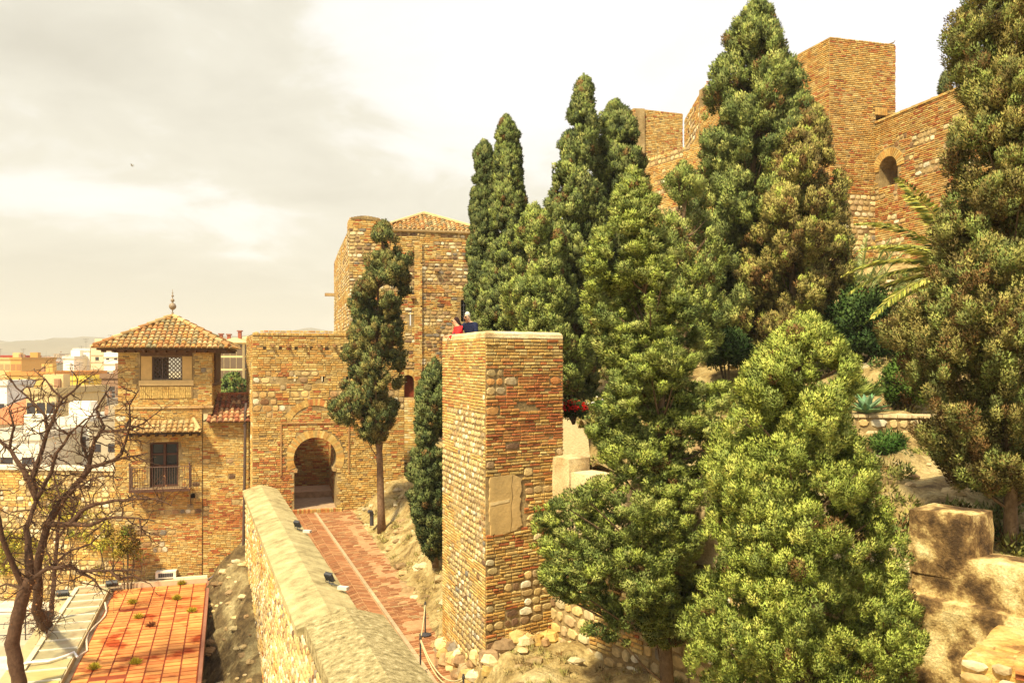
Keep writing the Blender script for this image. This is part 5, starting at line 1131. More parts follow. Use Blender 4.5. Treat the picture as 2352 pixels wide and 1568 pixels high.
# ------------------------------------------------------------------ town
def building(label, Y, u0, u1, v0, col, depth=10, cat='building', name='apartment_building', wins=None, wcol=(0.05, 0.045, 0.05), roofcol=None, rooftype='flat', rz=0.0, zb=-24, group=None, ws=(1.0, 1.4), bands=None, side=None):
    x0, x1, zt = X(u0, Y), X(u1, Y), Z(v0, Y); fr = Frame(x0, Y, math.cos(rz), math.sin(rz)); L = (x1 - x0) / max(0.3, math.cos(rz))
    t = thing(name, label, cat, ((x0 + x1) / 2, Y, zb), group)
    if rooftype == 'shed': zt -= depth * 0.2
    mb = MB(); mb.box(fr, 0, L, -depth, 0, zb, zt, col); mb.build('wall', M_PAINT, t)
    rc = roofcol or tuple(c * 0.8 for c in col)
    mb = MB()
    if rooftype == 'flat':
        for q in ((-.15, L + .15, -0.1, .15), (-.15, L + .15, -depth - .15, -depth + .1), (-.15, .1, -depth + .1, -0.1), (L - .1, L + .15, -depth + .1, -.1)): mb.box(fr, q[0], q[1], q[2], q[3], zt + 0.002, zt + 0.55, rc)
    elif rooftype == 'hip':
        h = min(L, depth) * 0.22; o = 0.5
        c = [fr.p(-o, o, zt), fr.p(L + o, o, zt), fr.p(L + o, -depth - o, zt), fr.p(-o, -depth - o, zt)]; m_ = min(L, depth) / 2
        r0, r1 = (fr.p(m_, -depth / 2, zt + h), fr.p(L - m_, -depth / 2, zt + h)) if L > depth else (fr.p(L / 2, -m_, zt + h), fr.p(L / 2, -depth + m_, zt + h))
        if L > depth: mb.add(c + [r0, r1], [(0, 1, 5, 4), (1, 2, 5), (2, 3, 4, 5), (3, 0, 4), (0, 3, 2, 1)], rc)
        else: mb.add(c + [r0, r1], [(0, 1, 4), (1, 2, 5, 4), (2, 3, 5), (3, 0, 4, 5), (0, 3, 2, 1)], rc)
    elif rooftype == 'shed':
        mb.add([fr.p(-.3, .4, zt), fr.p(L + .3, .4, zt), fr.p(L + .3, -depth, zt + depth * 0.2), fr.p(-.3, -depth, zt + depth * 0.2), fr.p(-.3, -depth, zt), fr.p(L + .3, -depth, zt)], [(0, 1, 2, 3), (0, 4, 5, 1), (1, 5, 2), (0, 3, 4), (3, 2, 5, 4)], rc)
    mb.build('roof', M_TILE if rooftype != 'flat' else M_PAINT, t)
    if Y < 200 and rooftype == 'flat' and depth >= 8:
        for q_ in range(3):
            x_, d_ = rnd.uniform(0.1, 0.9) * L, -rnd.uniform(1.5, depth * 0.7)
            if q_ == 0: mb = MB(); mb.box(fr, x_ - 0.9, x_ + 0.9, d_ - 1.2, d_, zt, zt + 1.7, jit(col, 0.1)); mb.build('stair_head', M_PAINT, t)
            elif q_ == 1: mb = MB(); mb.box(fr, x_ - 0.25, x_ + 0.25, d_ - 0.4, d_, zt, zt + 1.3, (0.35, 0.2, 0.12)); mb.build('chimney', M_PAINT, t)
            else: mb = MB(); b_ = fr.p(x_, d_, zt); mb.tube([b_, b_ + Vector((0, 0, 2.6))], 0.04, (0.2, 0.18, 0.16), 4); [mb.tube([b_ + Vector((-w_, 0, h_)), b_ + Vector((w_, 0, h_))], 0.03, (0.2, 0.18, 0.16), 4) for w_, h_ in ((0.6, 2.5), (0.45, 2.2), (0.3, 1.9))]; mb.build('aerial', M_METAL, t)
    if wins:
        nc, nr_, zl = wins; dzw = (zt - zl) / nr_
        for f_, LL_, n_ in [(fr, L, nc)] + ([(Frame(*fr.p(L, 0, 0).xy, -fr.n[0], -fr.n[1]), depth, side)] if side else []):
            for j in range(nr_):
                for i in range(n_):
                    cx, cz = LL_ * (i + 0.5) / n_, zt - dzw * (j + 0.55); mb = MB(); w2, h2 = ws[0] / 2, ws[1] / 2
                    mb.box(f_, cx - w2, cx + w2, 0.004, 0.04, cz - h2, cz + h2, wcol); wo_ = mb.build('window', M_PAINT, t)
                    if LL_ / n_ > 2.4 and Y < 200:
                        mb = MB(); mb.box(f_, cx - w2 - 0.12, cx + w2 + 0.12, 0.006, 0.14, cz - h2 - 0.16, cz - h2 - 0.01, tuple(c * 0.9 for c in col)); mb.build('sill', M_PAINT, wo_)
    if bands:
        mb = MB()
        for v_ in bands: z_ = Z(v_, Y); mb.box(fr, 0, L, 0.004, 0.10, z_, z_ + 0.25, (0.55, 0.5, 0.36))
        mb.build('floor_bands', M_PAINT, t)
    return t, fr, L, zt
WH = (0.86, 0.83, 0.74); CRM = (0.72, 0.6, 0.38); OCH = (0.60, 0.40, 0.13); ORG = (0.56, 0.26, 0.08); BRN = (0.33, 0.2, 0.12)
rnd = random.Random(19)
building('blank white apartment block, the taller of the two windowless white ones', 165, 169, 206, 806, WH, 14, wins=(1, 1, -4), ws=(0.5, 0.5))
building('low windowless white block at the left end of the white group', 160, 145, 169.5, 824, WH, 12, wins=(1, 1, -8), ws=(0.6, 0.6))
building('cream tiled stair block between the two white blocks', 163, 209, 237, 797, CRM, 12, wins=(1, 4, -14), ws=(0.7, 0.7), bands=[816, 832, 848, 864])
building('white apartment block with thin storey lines, against the pavilion', 161, 238, 275, 805, WH, 12, wins=(2, 4, -9), ws=(0.6, 0.6), bands=[822, 838, 854])
building('flat cream building with a yellow roof terrace, in front of the white blocks', 118, 128, 196, 873, (0.72, 0.5, 0.09), 20, rooftype='flat', roofcol=(0.8, 0.62, 0.1), wins=(4, 1, -12), wcol=(0.8, 0.6, 0.15))
building('low white house with a slanting roof line, below the yellow terrace', 100, 125, 233, 893, WH, 12, name='house', cat='house', rooftype='shed', roofcol=(0.8, 0.76, 0.66), wins=(5, 1, -9), ws=(0.5, 0.6))
building('brown rendered building directly left of the pavilion', 92, 233, 280, 869, BRN, 12, name='house', cat='house', wins=(3, 3, -10), wcol=(0.2, 0.12, 0.08), ws=(0.5, 0.9))
building('dark grey shed with a wide front, below the white house', 84, 158, 232, 929, (0.14, 0.13, 0.11), 9, name='shed', cat='shed', rooftype='flat', roofcol=(0.5, 0.42, 0.3))
building('long ochre building with a row of arched cream openings along its top', 125, 16, 124, 862, OCH, 16, wins=(8, 1, -7), wcol=(0.86, 0.72, 0.42), ws=(4.6, 1.5), roofcol=ORG)
building('long house with an orange tiled roof, beyond the ochre building', 150, 22, 148, 857, (0.6, 0.3, 0.1), 16, name='house', cat='house', rooftype='shed', roofcol=(0.5, 0.2, 0.07))
building('tan block with a flat parapet at the left edge', 190, -20, 24, 826, (0.66, 0.48, 0.22), 14, wins=(3, 2, -6), ws=(1.2, 1.4), wcol=(0.4, 0.28, 0.14))
building('orange block beside the tan one', 185, 24, 49, 826, (0.6, 0.34, 0.1), 14, wins=(2, 2, -6), wcol=(0.4, 0.2, 0.08))
building('long low block with a red sign band at the left edge', 240, -40, 30, 820, (0.45, 0.06, 0.04), 14)
building('small white roof cabin at the left edge of the town', 90, -10, 16, 885, WH, 5, name='house', cat='house', wins=(1, 1, -7), ws=(0.6, 0.7))
building('house with an orange tiled roof at the left edge, behind the bare tree', 75, -70, 60, 922, (0.74, 0.6, 0.42), 10, name='house', cat='house', rooftype='shed', roofcol=(0.46, 0.17, 0.07), wins=(5, 2, -10), ws=(0.8, 1.2))
building('cream house with narrow windows behind the bare tree crown', 72, 60, 128, 905, (0.62, 0.48, 0.25), 9, name='house', cat='house', wins=(3, 3, -10), ws=(0.7, 1.1))
building('bright white garden house behind the middle of the bare tree', 66, 128, 205, 975, WH, 8, name='house', cat='house', wins=(2, 1, -8), ws=(0.8, 1.2))
building('grey stone house between the white garden house and the pavilion', 64, 205, 275, 985, (0.48, 0.4, 0.28), 8, name='house', cat='house', wins=(2, 1, -8), ws=(0.6, 0.6))
building('pale house with a shaded terrace, low at the left edge', 60, -60, 90, 1010, (0.82, 0.76, 0.62), 8, name='house', cat='house', wins=(3, 1, -9), ws=(0.9, 1.0))
for i in range(64):
    Yd = rnd.uniform(330, 900); u_ = 28 + 212 * ((i * 0.618) % 1) if i < 52 else -20 + 8 * (i - 52); wd = rnd.uniform(5, 17); v_ = 840 - (Yd - 330) / 570 * 24 + rnd.uniform(-5, 4)
    if u_ < 60 and Yd < 600: u_ += 60
    c_ = rnd.choice([CRM, WH, (0.66, 0.56, 0.4), (0.6, 0.45, 0.28), (0.5, 0.36, 0.22), (0.55, 0.5, 0.34)])
    cn_ = {CRM: 'cream', WH: 'white', (0.66, 0.56, 0.4): 'sandy beige', (0.6, 0.45, 0.28): 'tan', (0.5, 0.36, 0.22): 'brownish', (0.55, 0.5, 0.34): 'greyish'}[c_]
    wn_ = 'narrow' if wd < 9 else 'broad' if wd > 13 else 'medium-sized'; rn_ = 'hip-roofed' if i % 4 == 0 else 'windowed' if i % 2 else 'plain'
    pn_ = ['at the far left', 'above the tan block', 'above the bare tree', 'left of the white blocks', 'behind the white blocks', 'beside the pavilion roof'][min(5, max(0, int((u_ + 10) / 45)))]
    building('%s %s %s town building %s, %s' % (wn_, cn_, rn_, 'farthest' if Yd > 650 else 'distant' if Yd > 480 else 'fairly distant', pn_), Yd, u_, u_ + wd, v_, c_, rnd.uniform(8, 25), wins=(rnd.randint(2, 4), 2, Z(v_ + 12, Yd)) if i % 2 else None, ws=(2.2, 1.8), wcol=tuple(c * 0.45 for c in c_), group='small buildings of the far town', rooftype='hip' if i % 4 == 0 else 'flat', roofcol=(0.45, 0.22, 0.12) if i % 4 == 0 else None, rz=rnd.uniform(-0.3, 0.3))
# apartment blocks right of the pavilion
t, fr, L, zt = building('yellow-cream apartment block with balconies and awnings, seen between the pavilion and the gate', 130, 500, 557, 787, (0.72, 0.56, 0.27), 16, wins=(4, 5, -7.5), ws=(0.9, 1.7), wcol=(0.16, 0.11, 0.07), rooftype='hip', roofcol=(0.62, 0.45, 0.2), rz=0.0, side=5)
sd_ = Frame(*fr.p(L, 0, 0).xy, -fr.n[0], -fr.n[1])
for j in range(4):
    for i in range(3):
        mb = MB(); z_ = 0.4 - j * 2.3; mb.box(sd_, 1.5 + i * 4.6, 4.6 + i * 4.6, 0.0, 0.9, z_, z_ + 0.12, (0.5, 0.38, 0.2)); mb.box(sd_, 1.5 + i * 4.6, 4.6 + i * 4.6, 0.86, 0.9, z_ + 0.12, z_ + 1.0, (0.12, 0.08, 0.06)); mb.build('balcony', M_PAINT, t)
building('taller cream block with a hipped roof, just showing above the gate tower corner', 150, 548, 620, 779, (0.70, 0.52, 0.25), 14, wins=(4, 6, -8), wcol=(0.14, 0.1, 0.07), ws=(1.2, 1.8), rooftype='hip', roofcol=(0.6, 0.42, 0.2))
for i, (u_, v_) in enumerate(((508, 773), (526, 774), (551, 766))):
    t = thing('chimney_stack', ['red brick chimney stack at the pavilion end of the cream apartment roof', 'middle red brick chimney stack on the cream apartment roof', 'tallest red brick chimney stack on the apartment roofs, nearest the gate tower'][i], 'chimney', tuple(P(u_, v_ + 12, 134)), 'chimneys on the apartment roofs')
    mb = MB(); mb.cbox(P(u_, v_ + 6, 134), (0.5, 0.5, 1.5), (0.33, 0.1, 0.06)); mb.build('shaft', M_STONE, t); mb = MB(); mb.cbox(P(u_, v_ - 6, 134), (0.75, 0.75, 0.2), (0.3, 0.12, 0.08)); mb.build('cap', M_STONE, t)

# ------------------------------------------------------------------ conifers
def gz(x, y): return ground_up(x, y)
juniper_g = 'tall cypresses and junipers on the hillside'
tree('cypress', 'shaggy yellow-green cypress with bare trunk and drooping boughs, nearest the lookout tower', 'tree', 16.2,
     [(395, 1440, 1472), (450, 1400, 1500), (520, 1372, 1525), (600, 1362, 1560), (700, 1362, 1590), (800, 1352, 1625), (870, 1385, 1650), (960, 1390, 1648), (1000, 1315, 1640), (1050, 1345, 1625), (1090, 1420, 1620), (1125, 1300, 1640), (1160, 1235, 1650), (1220, 1240, 1645), (1300, 1245, 1640), (1380, 1290, 1620), (1430, 1320, 1600), (1470, 1420, 1560)],
     (3.09, 16.2, -6.95), G_MID + G_YEL[:2], 1, pr=0.24, leaves=478, ll=0.051, lw=0.021, dens=1.1, gap=-0.13, gfreq=1.5, upb=0.25, flat=0.75, brown=0.02, trunk_r=0.15, limbs=90, lobes=0.45, inner=0.5, group=juniper_g, dy=0.75, bamp=0.22, bsz=2.4)
tree('juniper', 'large bright yellow-green bushy juniper, nearest tree at the bottom right of centre', 'tree', 12.2,
     [(738, 1825, 1880), (765, 1785, 1915), (850, 1725, 1950), (920, 1700, 1945), (1000, 1650, 1975), (1100, 1620, 2010), (1180, 1640, 2030), (1260, 1630, 2070), (1350, 1590, 2085), (1450, 1580, 2090), (1540, 1605, 2095), (1640, 1650, 2060)],
     (4.35, 12.2, -5.6), G_YEL + G_YEL + G_MID[:1], 2, pr=0.20, leaves=435, ll=0.039, lw=0.018, dens=1.15, gap=-0.16, gfreq=1.9, upb=0.7, flat=1.1, brown=0.025, trunk_r=0.16, limbs=60, lobes=0.3, inner=0.45, group=juniper_g)
tree('cypress', 'huge dark olive cypress with a brown cast, cut off by the right edge', 'tree', 14.6,
     [(-420, 2290, 2340), (-200, 2250, 2390), (-20, 2205, 2420), (100, 2190, 2430), (200, 2205, 2440), (330, 2195, 2450), (450, 2200, 2460), (560, 2190, 2470), (650, 2140, 2480), (740, 2070, 2490), (830, 2085, 2490), (930, 2095, 2500), (1020, 2120, 2490), (1080, 2150, 2450), (1120, 2200, 2380)],
     (8.85, 14.6, -3.4), G_OLIVE + G_MID[:2] + G_DARK[1:2], 3, pr=0.24, leaves=435, ll=0.044, lw=0.021, dens=1.15, gap=-0.18, gfreq=1.6, upb=0.7, brown=0.10, trunk_r=0.12, limbs=60, lobes=0.25, inner=0.45, group=juniper_g)
tree('cypress', 'tallest dark green cypress in the middle, its tip at the top edge of the picture', 'tree', 30.0,
     [(-6, 1735, 1745), (30, 1708, 1772), (90, 1668, 1798), (180, 1648, 1828), (260, 1632, 1850), (350, 1605, 1850), (450, 1592, 1850), (550, 1600, 1850), (650, 1605, 1850), (760, 1620, 1840)],
     (8.9, 30.0, gz(8.9, 30)), G_MID + G_DARK[:2], 4, pr=0.34, leaves=334, ll=0.082, lw=0.039, dens=1.15, gap=-0.14, gfreq=1.1, brown=0.05, trunk_r=0.2, limbs=60, lobes=0.4, inner=0.4, group=juniper_g)
tree('cypress', 'brownish olive cypress directly right of the tallest one, in front of the brick tower', 'tree', 28.3,
     [(248, 1865, 1882), (290, 1830, 1905), (360, 1770, 1912), (440, 1738, 1925), (520, 1722, 1930), (600, 1702, 1925), (680, 1708, 1925), (760, 1700, 1905), (840, 1650, 1850)],
     (9.7, 28.3, gz(9.7, 28.3)), G_OLIVE + G_YEL[:1] + G_OLIVE[1:2], 5, pr=0.30, leaves=334, ll=0.074, lw=0.037, dens=1.15, gap=-0.14, gfreq=1.2, brown=0.12, trunk_r=0.17, limbs=60, lobes=0.45, inner=0.4, group=juniper_g)
tree('cypress', 'smooth dark rounded cypress in front of the smaller far brick tower', 'tree', 32.0,
     [(235, 1408, 1424), (270, 1378, 1452), (340, 1366, 1472), (420, 1360, 1488), (520, 1352, 1498), (640, 1345, 1500), (760, 1360, 1490), (840, 1380, 1460)],
     (4.2, 32.0, gz(4.2, 32)), G_DARK + G_MID[:2], 6, pr=0.26, leaves=334, ll=0.082, lw=0.043, dens=1.3, gap=-0.4, brown=0.02, trunk_r=0.14, limbs=30, lobes=0.2, inner=0.3, group=juniper_g)
tree('cypress', 'pointed dark cypress with a narrow tip, left of the smooth rounded one', 'tree', 30.5,
     [(180, 1336, 1350), (215, 1322, 1366), (290, 1305, 1368), (350, 1282, 1368), (400, 1270, 1372), (460, 1252, 1380), (530, 1240, 1385), (620, 1232, 1390), (720, 1240, 1390), (820, 1262, 1380), (900, 1290, 1370)],
     (2.3, 30.5, gz(2.3, 30.5)), G_MID + G_DARK, 7, pr=0.27, leaves=334, ll=0.074, lw=0.039, dens=1.2, gap=-0.28, brown=0.04, trunk_r=0.15, limbs=40, lobes=0.45, inner=0.35, group=juniper_g)
tree('cypress', 'narrow dark cypress spire, taller of the touching pair, right of the stone tower', 'tree', 33.0,
     [(272, 1156, 1170), (300, 1140, 1188), (380, 1136, 1198), (450, 1132, 1206), (550, 1130, 1208), (650, 1105, 1212), (745, 1092, 1222), (800, 1110, 1200)],
     (-0.15, 33.0, gz(-0.15, 33)), G_DARK + G_MID[:2], 8, pr=0.22, leaves=319, ll=0.074, lw=0.039, dens=1.3, gap=-0.3, brown=0.03, trunk_r=0.12, limbs=30, lobes=0.25, inner=0.35, group=juniper_g)
tree('cypress', 'narrow dark cypress spire, shorter of the touching pair, beside the stone tower', 'tree', 33.8,
     [(330, 1104, 1120), (365, 1090, 1136), (450, 1082, 1145), (500, 1078, 1140), (580, 1074, 1145), (660, 1068, 1150), (745, 1076, 1150), (800, 1090, 1140)],
     (-1.1, 33.8, -3.4), G_DARK + G_MID[2:3], 9, pr=0.22, leaves=319, ll=0.074, lw=0.039, dens=1.3, gap=-0.3, brown=0.03, trunk_r=0.1, limbs=30, lobes=0.35, inner=0.35, group=juniper_g)
tree('juniper', 'lighter green loose juniper rising behind the flat top of the lookout tower', 'tree', 28.5,
     [(478, 1215, 1238), (530, 1192, 1285), (600, 1182, 1300), (680, 1165, 1330), (760, 1172, 1345), (820, 1210, 1350), (890, 1260, 1345)],
     (1.5, 28.5, gz(1.5, 28.5)), G_MID + G_YEL[1:2], 10, pr=0.27, leaves=319, ll=0.068, lw=0.035, dens=1.1, gap=-0.2, brown=0.06, trunk_r=0.12, limbs=40, lobes=0.4, group=juniper_g)
tree('juniper', 'open grey-green juniper with visible dark trunk, left of the tallest cypress', 'tree', 24.5,
     [(378, 1562, 1585), (430, 1515, 1622), (500, 1505, 1640), (600, 1500, 1650), (700, 1520, 1665), (780, 1530, 1650), (840, 1560, 1630)],
     (5.0, 24.5, gz(5.0, 24.5)), G_MID + G_YEL[1:2], 11, pr=0.26, leaves=304, ll=0.061, lw=0.031, dens=0.95, gap=-0.05, gfreq=1.0, brown=0.05, trunk_r=0.15, limbs=60, lobes=0.45, inner=0.3, group=juniper_g)
tree('cypress', 'slender ragged dark cypress on a bare trunk, before the gate tower', 'tree', 35.6,
     [(515, 868, 896), (545, 848, 902), (585, 846, 938), (625, 848, 940), (660, 795, 938), (700, 800, 932), (735, 812, 925), (770, 796, 928), (810, 786, 926), (860, 800, 930), (905, 772, 930), (950, 768, 932), (985, 800, 905), (1012, 840, 885)],
     (-5.62, 35.6, -7.2), G_DARK + G_OLIVE[:2], 12, pr=0.27, leaves=290, ll=0.074, lw=0.039, dens=1.05, gap=-0.05, gfreq=1.1, brown=0.06, trunk_r=0.17, limbs=60, lobes=0.5, inner=0.35, group='ragged dark cypresses by the brick path', bark=(0.2, 0.12, 0.07))
tree('cypress', 'low narrow dark cypress squeezed against the left side of the lookout tower', 'tree', 27.5,
     [(832, 990, 1005), (870, 968, 1030), (930, 950, 1040), (1000, 952, 1040), (1060, 945, 1040), (1110, 936, 1035), (1170, 940, 1035), (1230, 958, 1030), (1282, 985, 1010)],
     (-2.55, 27.5, -6.6), G_DARK + G_MID[2:3], 13, pr=0.22, leaves=304, ll=0.061, lw=0.034, dens=1.2, gap=-0.22, brown=0.03, trunk_r=0.1, limbs=40, lobes=0.35, inner=0.35, group='ragged dark cypresses by the brick path')
tree('conifer', 'tiny conifer silhouetted behind the top of the high curtain wall', 'tree', 47.0, [(168, 2168, 2174), (190, 2160, 2182), (218, 2156, 2186)], (24.7, 47.0, 13.6), G_DARK, 14, pr=0.22, leaves=90, ll=0.14, lw=0.05, trunk_r=0.05, limbs=4, gap=-0.5)
tree('broadleaf_tree', 'round green tree standing below the cream apartment block, beside the gate tower', 'tree', 78, [(866, 528, 548), (885, 505, 572), (915, 500, 580), (950, 500, 585), (1000, 510, 580)], (X(540, 78), 78, -13), [(0.12, 0.17, 0.04), (0.18, 0.22, 0.05), (0.08, 0.12, 0.03)], 15, pr=0.6, leaves=150, ll=0.3, lw=0.16, quad=True, trunk_r=0.25, limbs=10)

# ------------------------------------------------------------------ shrubs, palms and agaves
bush('shrub', 'large glossy very dark green shrub in front of the palms', 'shrub', (11.5, 27.0, 1.0), (1.45, 1.2, 1.5), G_DEEP, 501, n=150, pr=0.32, leaves=200, ll=0.12, lw=0.06, base_z=gz(11.5, 27))
bush('shrub', 'clipped rounded bright green bush above the low terrace wall', 'shrub', (11.1, 23.2, -0.65), (0.62, 0.6, 0.95), [(0.07, 0.13, 0.02), (0.11, 0.18, 0.03), (0.16, 0.22, 0.04)], 502, n=90, pr=0.2, leaves=200, ll=0.07, lw=0.045, base_z=gz(11.1, 23.2))
bush('shrub', 'dark blue-green shrub behind the middle cypress trunks', 'shrub', (7.2, 27.5, 0.25), (0.9, 0.8, 0.75), G_DEEP, 503, n=70, pr=0.28, leaves=170, ll=0.11, lw=0.05, base_z=gz(7.2, 27.5))
bush('flower_bush', 'mound of scarlet flowers beside the right edge of the lookout tower', 'flowers', (1.66, 22.2, -1.35), (0.36, 0.33, 0.27), [(0.05, 0.08, 0.02)], 504, n=60, pr=0.12, leaves=90, ll=0.06, lw=0.03, flowers=((0.60, 0.015, 0.012), 190, 0.045, 5))
bush('flower_bush', 'dark leafed bush dotted with white flowers at the right edge', 'flowers', (10.0, 16.6, -2.3), (0.85, 0.5, 0.42), [(0.05, 0.09, 0.02), (0.08, 0.13, 0.03)], 505, n=60, pr=0.16, leaves=160, ll=0.06, lw=0.03, flowers=((0.85, 0.82, 0.78), 70, 0.045, 6))
bush('ground_plants', 'low leafy plants with pale flowers behind the shaggy cypress', 'plants', (3.3, 24.6, -1.35), (1.0, 0.5, 0.35), [(0.06, 0.12, 0.02), (0.12, 0.16, 0.03)], 506, n=60, pr=0.16, leaves=120, ll=0.07, lw=0.035, flowers=((0.8, 0.78, 0.75), 50, 0.04, 5))
bush('ground_plants', 'low grassy green plants left of the big agave, under the juniper', 'plants', (9.2, 20.2, -2.1), (0.5, 0.4, 0.3), [(0.05, 0.12, 0.02), (0.1, 0.16, 0.03)], 507, n=30, pr=0.15, leaves=150, ll=0.1, lw=0.02)
bush('ground_plants', 'sprawling yellow-green plants right of the bright agave in mid garden', 'plants', (6.9, 25.2, -1.1), (1.3, 0.7, 0.45), [(0.14, 0.18, 0.04), (0.2, 0.22, 0.05), (0.16, 0.12, 0.04)], 508, n=90, pr=0.18, leaves=110, ll=0.08, lw=0.03)
bush('creeper_bush', 'orange and green creeper bush against the lower left corner of the pavilion', 'shrub', (X(292, 38.2), 38.2, -8.6), (0.75, 0.35, 1.1), [(0.30, 0.14, 0.03), (0.2, 0.2, 0.03), (0.38, 0.28, 0.04), (0.08, 0.14, 0.02)], 509, n=60, pr=0.22, leaves=70, ll=0.1, lw=0.05, base_z=-13)
def frond(length, az, el, bend, nleaf, leaf_l, p, nr, pal, droop=0.3):
    """returns rachis points and leaflets of one feather palm frond"""
    pts = []; d = Vector((math.cos(az) * math.cos(el), math.sin(az) * math.cos(el), math.sin(el))); q = Vector(p); K = 14
    for i in range(K + 1):
        pts.append(q.copy()); d = (d + Vector((0, 0, -bend / K * (0.4 + i / K)))).normalized(); q = q + d * (length / K)
    lp, ld, ll, cc = [], [], [], []
    side0 = Vector((0, 0, 1)).cross(Vector((math.cos(az), math.sin(az), 0))).normalized()
    for i in range(nleaf):
        f = 0.12 + 0.88 * i / nleaf; k = f * K; k0 = min(K - 1, int(k)); b = pts[k0].lerp(pts[k0 + 1], k - k0); t_ = (pts[k0 + 1] - pts[k0]).normalized()
        up = side0.cross(t_).normalized() * -1
        for sg in (-1, 1):
            dd = (side0 * sg * 0.9 + t_ * 0.75 + Vector((0, 0, -droop)) + up * 0.25 + Vector(nr.normal(size=3)) * 0.06).normalized()
            lp.append(tuple(b)); ld.append(tuple(dd)); ll.append(leaf_l * math.sin(math.pi * min(1, 0.18 + f * 0.8)) ** 0.6); cc.append(np.array(pal[nr.integers(0, len(pal))]) * nr.uniform(0.8, 1.2))
    return pts, lp, ld, ll, cc
def palm(name, label, base, crown, specs, pal, seed, leaf_l=0.42, trunk_r=0.18, lw=0.035, nleaf=46, droop=0.3):
    nr = np.random.default_rng(seed); t = thing(name, label, 'palm', base)
    mb = MB(); mb.tube([Vector(base) - Vector((0, 0, .3)), (Vector(base) + Vector(crown)) / 2, Vector(crown)], [trunk_r * 1.1, trunk_r, trunk_r * 0.9], (0.2, 0.13, 0.07), 10); mb.build('trunk', M_BARK, t)
    for (L, az, el, bend) in specs:
        pts, lp, ld, ll, cc = frond(L, az, el, bend, nleaf, leaf_l, crown, nr, pal, droop)
        f = leaf_mesh('frond', np.array(lp), np.array(ld), np.array(ll), lw, np.array(cc), t, nr, True)
        mb = MB(); mb.tube(pts, [0.025 * (1 - i / 16) + 0.004 for i in range(len(pts))], (0.3, 0.28, 0.08), 4); mb.build('rachis', M_BARK, f)
nr_ = np.random.default_rng(5)
sp = [(3.7, R(180 + a), R(e_), b_) for a, e_, b_ in ((10, 62, .9), (-12, 48, 1.2), (8, 30, 1.0), (-5, 12, 1.1), (14, -4, 1.0), (-25, 25, 1.2), (-40, 5, 1.0), (30, 55, 1.2), (-70, 40, 1.2), (60, 45, 1.2), (90, 30, 1.2), (-100, 50, 1.2), (130, 35, 1.2), (180, 45, 1.2), (-150, 30, 1.2), (-18, -15, 0.8))]
palm('palm', 'large feather palm with arching yellow-green fronds, between the fortress wall and the right cypress', (14.3, 25.5, gz(14.3, 25.5)), (14.0, 25.5, 2.75), sp, [(0.40, 0.40, 0.07), (0.24, 0.27, 0.05), (0.55, 0.50, 0.12), (0.10, 0.13, 0.03)], 601, 0.62, 0.25, 0.075, 70, 0.5)
sp = [(2.9, R(a), R(e_), b_) for a, e_, b_ in ((180, 72, .3), (200, 80, .3), (10, 82, .3), (170, 60, .5), (185, 48, .6), (-20, 70, .4), (0, 58, .5), (240, 70, .5), (90, 70, .4), (300, 60, .5), (175, 30, .8), (5, 40, .7))]
palm('palm', 'grey-green palm with upright fan-like fronds, left of the arching palm', (10.9, 28.4, gz(10.9, 28.4)), (11.9, 28.6, 1.55), sp, [(0.38, 0.45, 0.18), (0.48, 0.53, 0.25), (0.28, 0.34, 0.12)], 602, 0.42, 0.16, 0.04, 56, 0.0)
def fan_palm(label, base, n, pal, seed):
    nr = np.random.default_rng(seed); t = thing('fan_palm', label, 'palm', base); b = Vector(base)
    mb = MB(); mb.tube([b - Vector((0, 0, .2)), b + Vector((0, 0, .35))], [0.12, 0.1], (0.18, 0.12, 0.07), 8); mb.build('trunk', M_BARK, t)
    for i in range(n):
        az = 2 * math.pi * i / n + 0.3; el = R(35 + 35 * (i % 3) / 2); d = Vector((math.cos(az) * math.cos(el), math.sin(az) * math.cos(el), math.sin(el))); h = b + Vector((0, 0, .35)) + d * 0.55
        sd = d.cross(Vector((0, 0, 1))).normalized(); up = sd.cross(d); K = 26; lp, ld, cc = [], [], []
        for k in range(K):
            a = R(-115 + 230 * k / (K - 1)); dd = d * math.cos(a) + sd * math.sin(a) + up * 0.12; lp.append(tuple(h)); ld.append(tuple(dd.normalized())); cc.append(np.array(pal[nr.integers(0, len(pal))]) * nr.uniform(.8, 1.2))
        f = leaf_mesh('leaf_fan', np.array(lp), np.array(ld), 0.42, 0.05, np.array(cc), t, nr, True)
        mb = MB(); mb.tube([b + Vector((0, 0, .35)), h], 0.012, (0.25, 0.26, 0.08), 4); mb.build('stalk', M_BARK, f)
fan_palm('small fan palm with pleated round leaves behind the large agave', (9.2, 22.6, gz(9.2, 22.6) + 0.1), 9, [(0.28, 0.32, 0.07), (0.2, 0.26, 0.06)], 603)
fan_palm('small fan palm with dark pleated leaves, right of the large agave', (9.9, 23.4, gz(9.9, 23.4)), 8, [(0.10, 0.16, 0.04), (0.14, 0.2, 0.05)], 604)
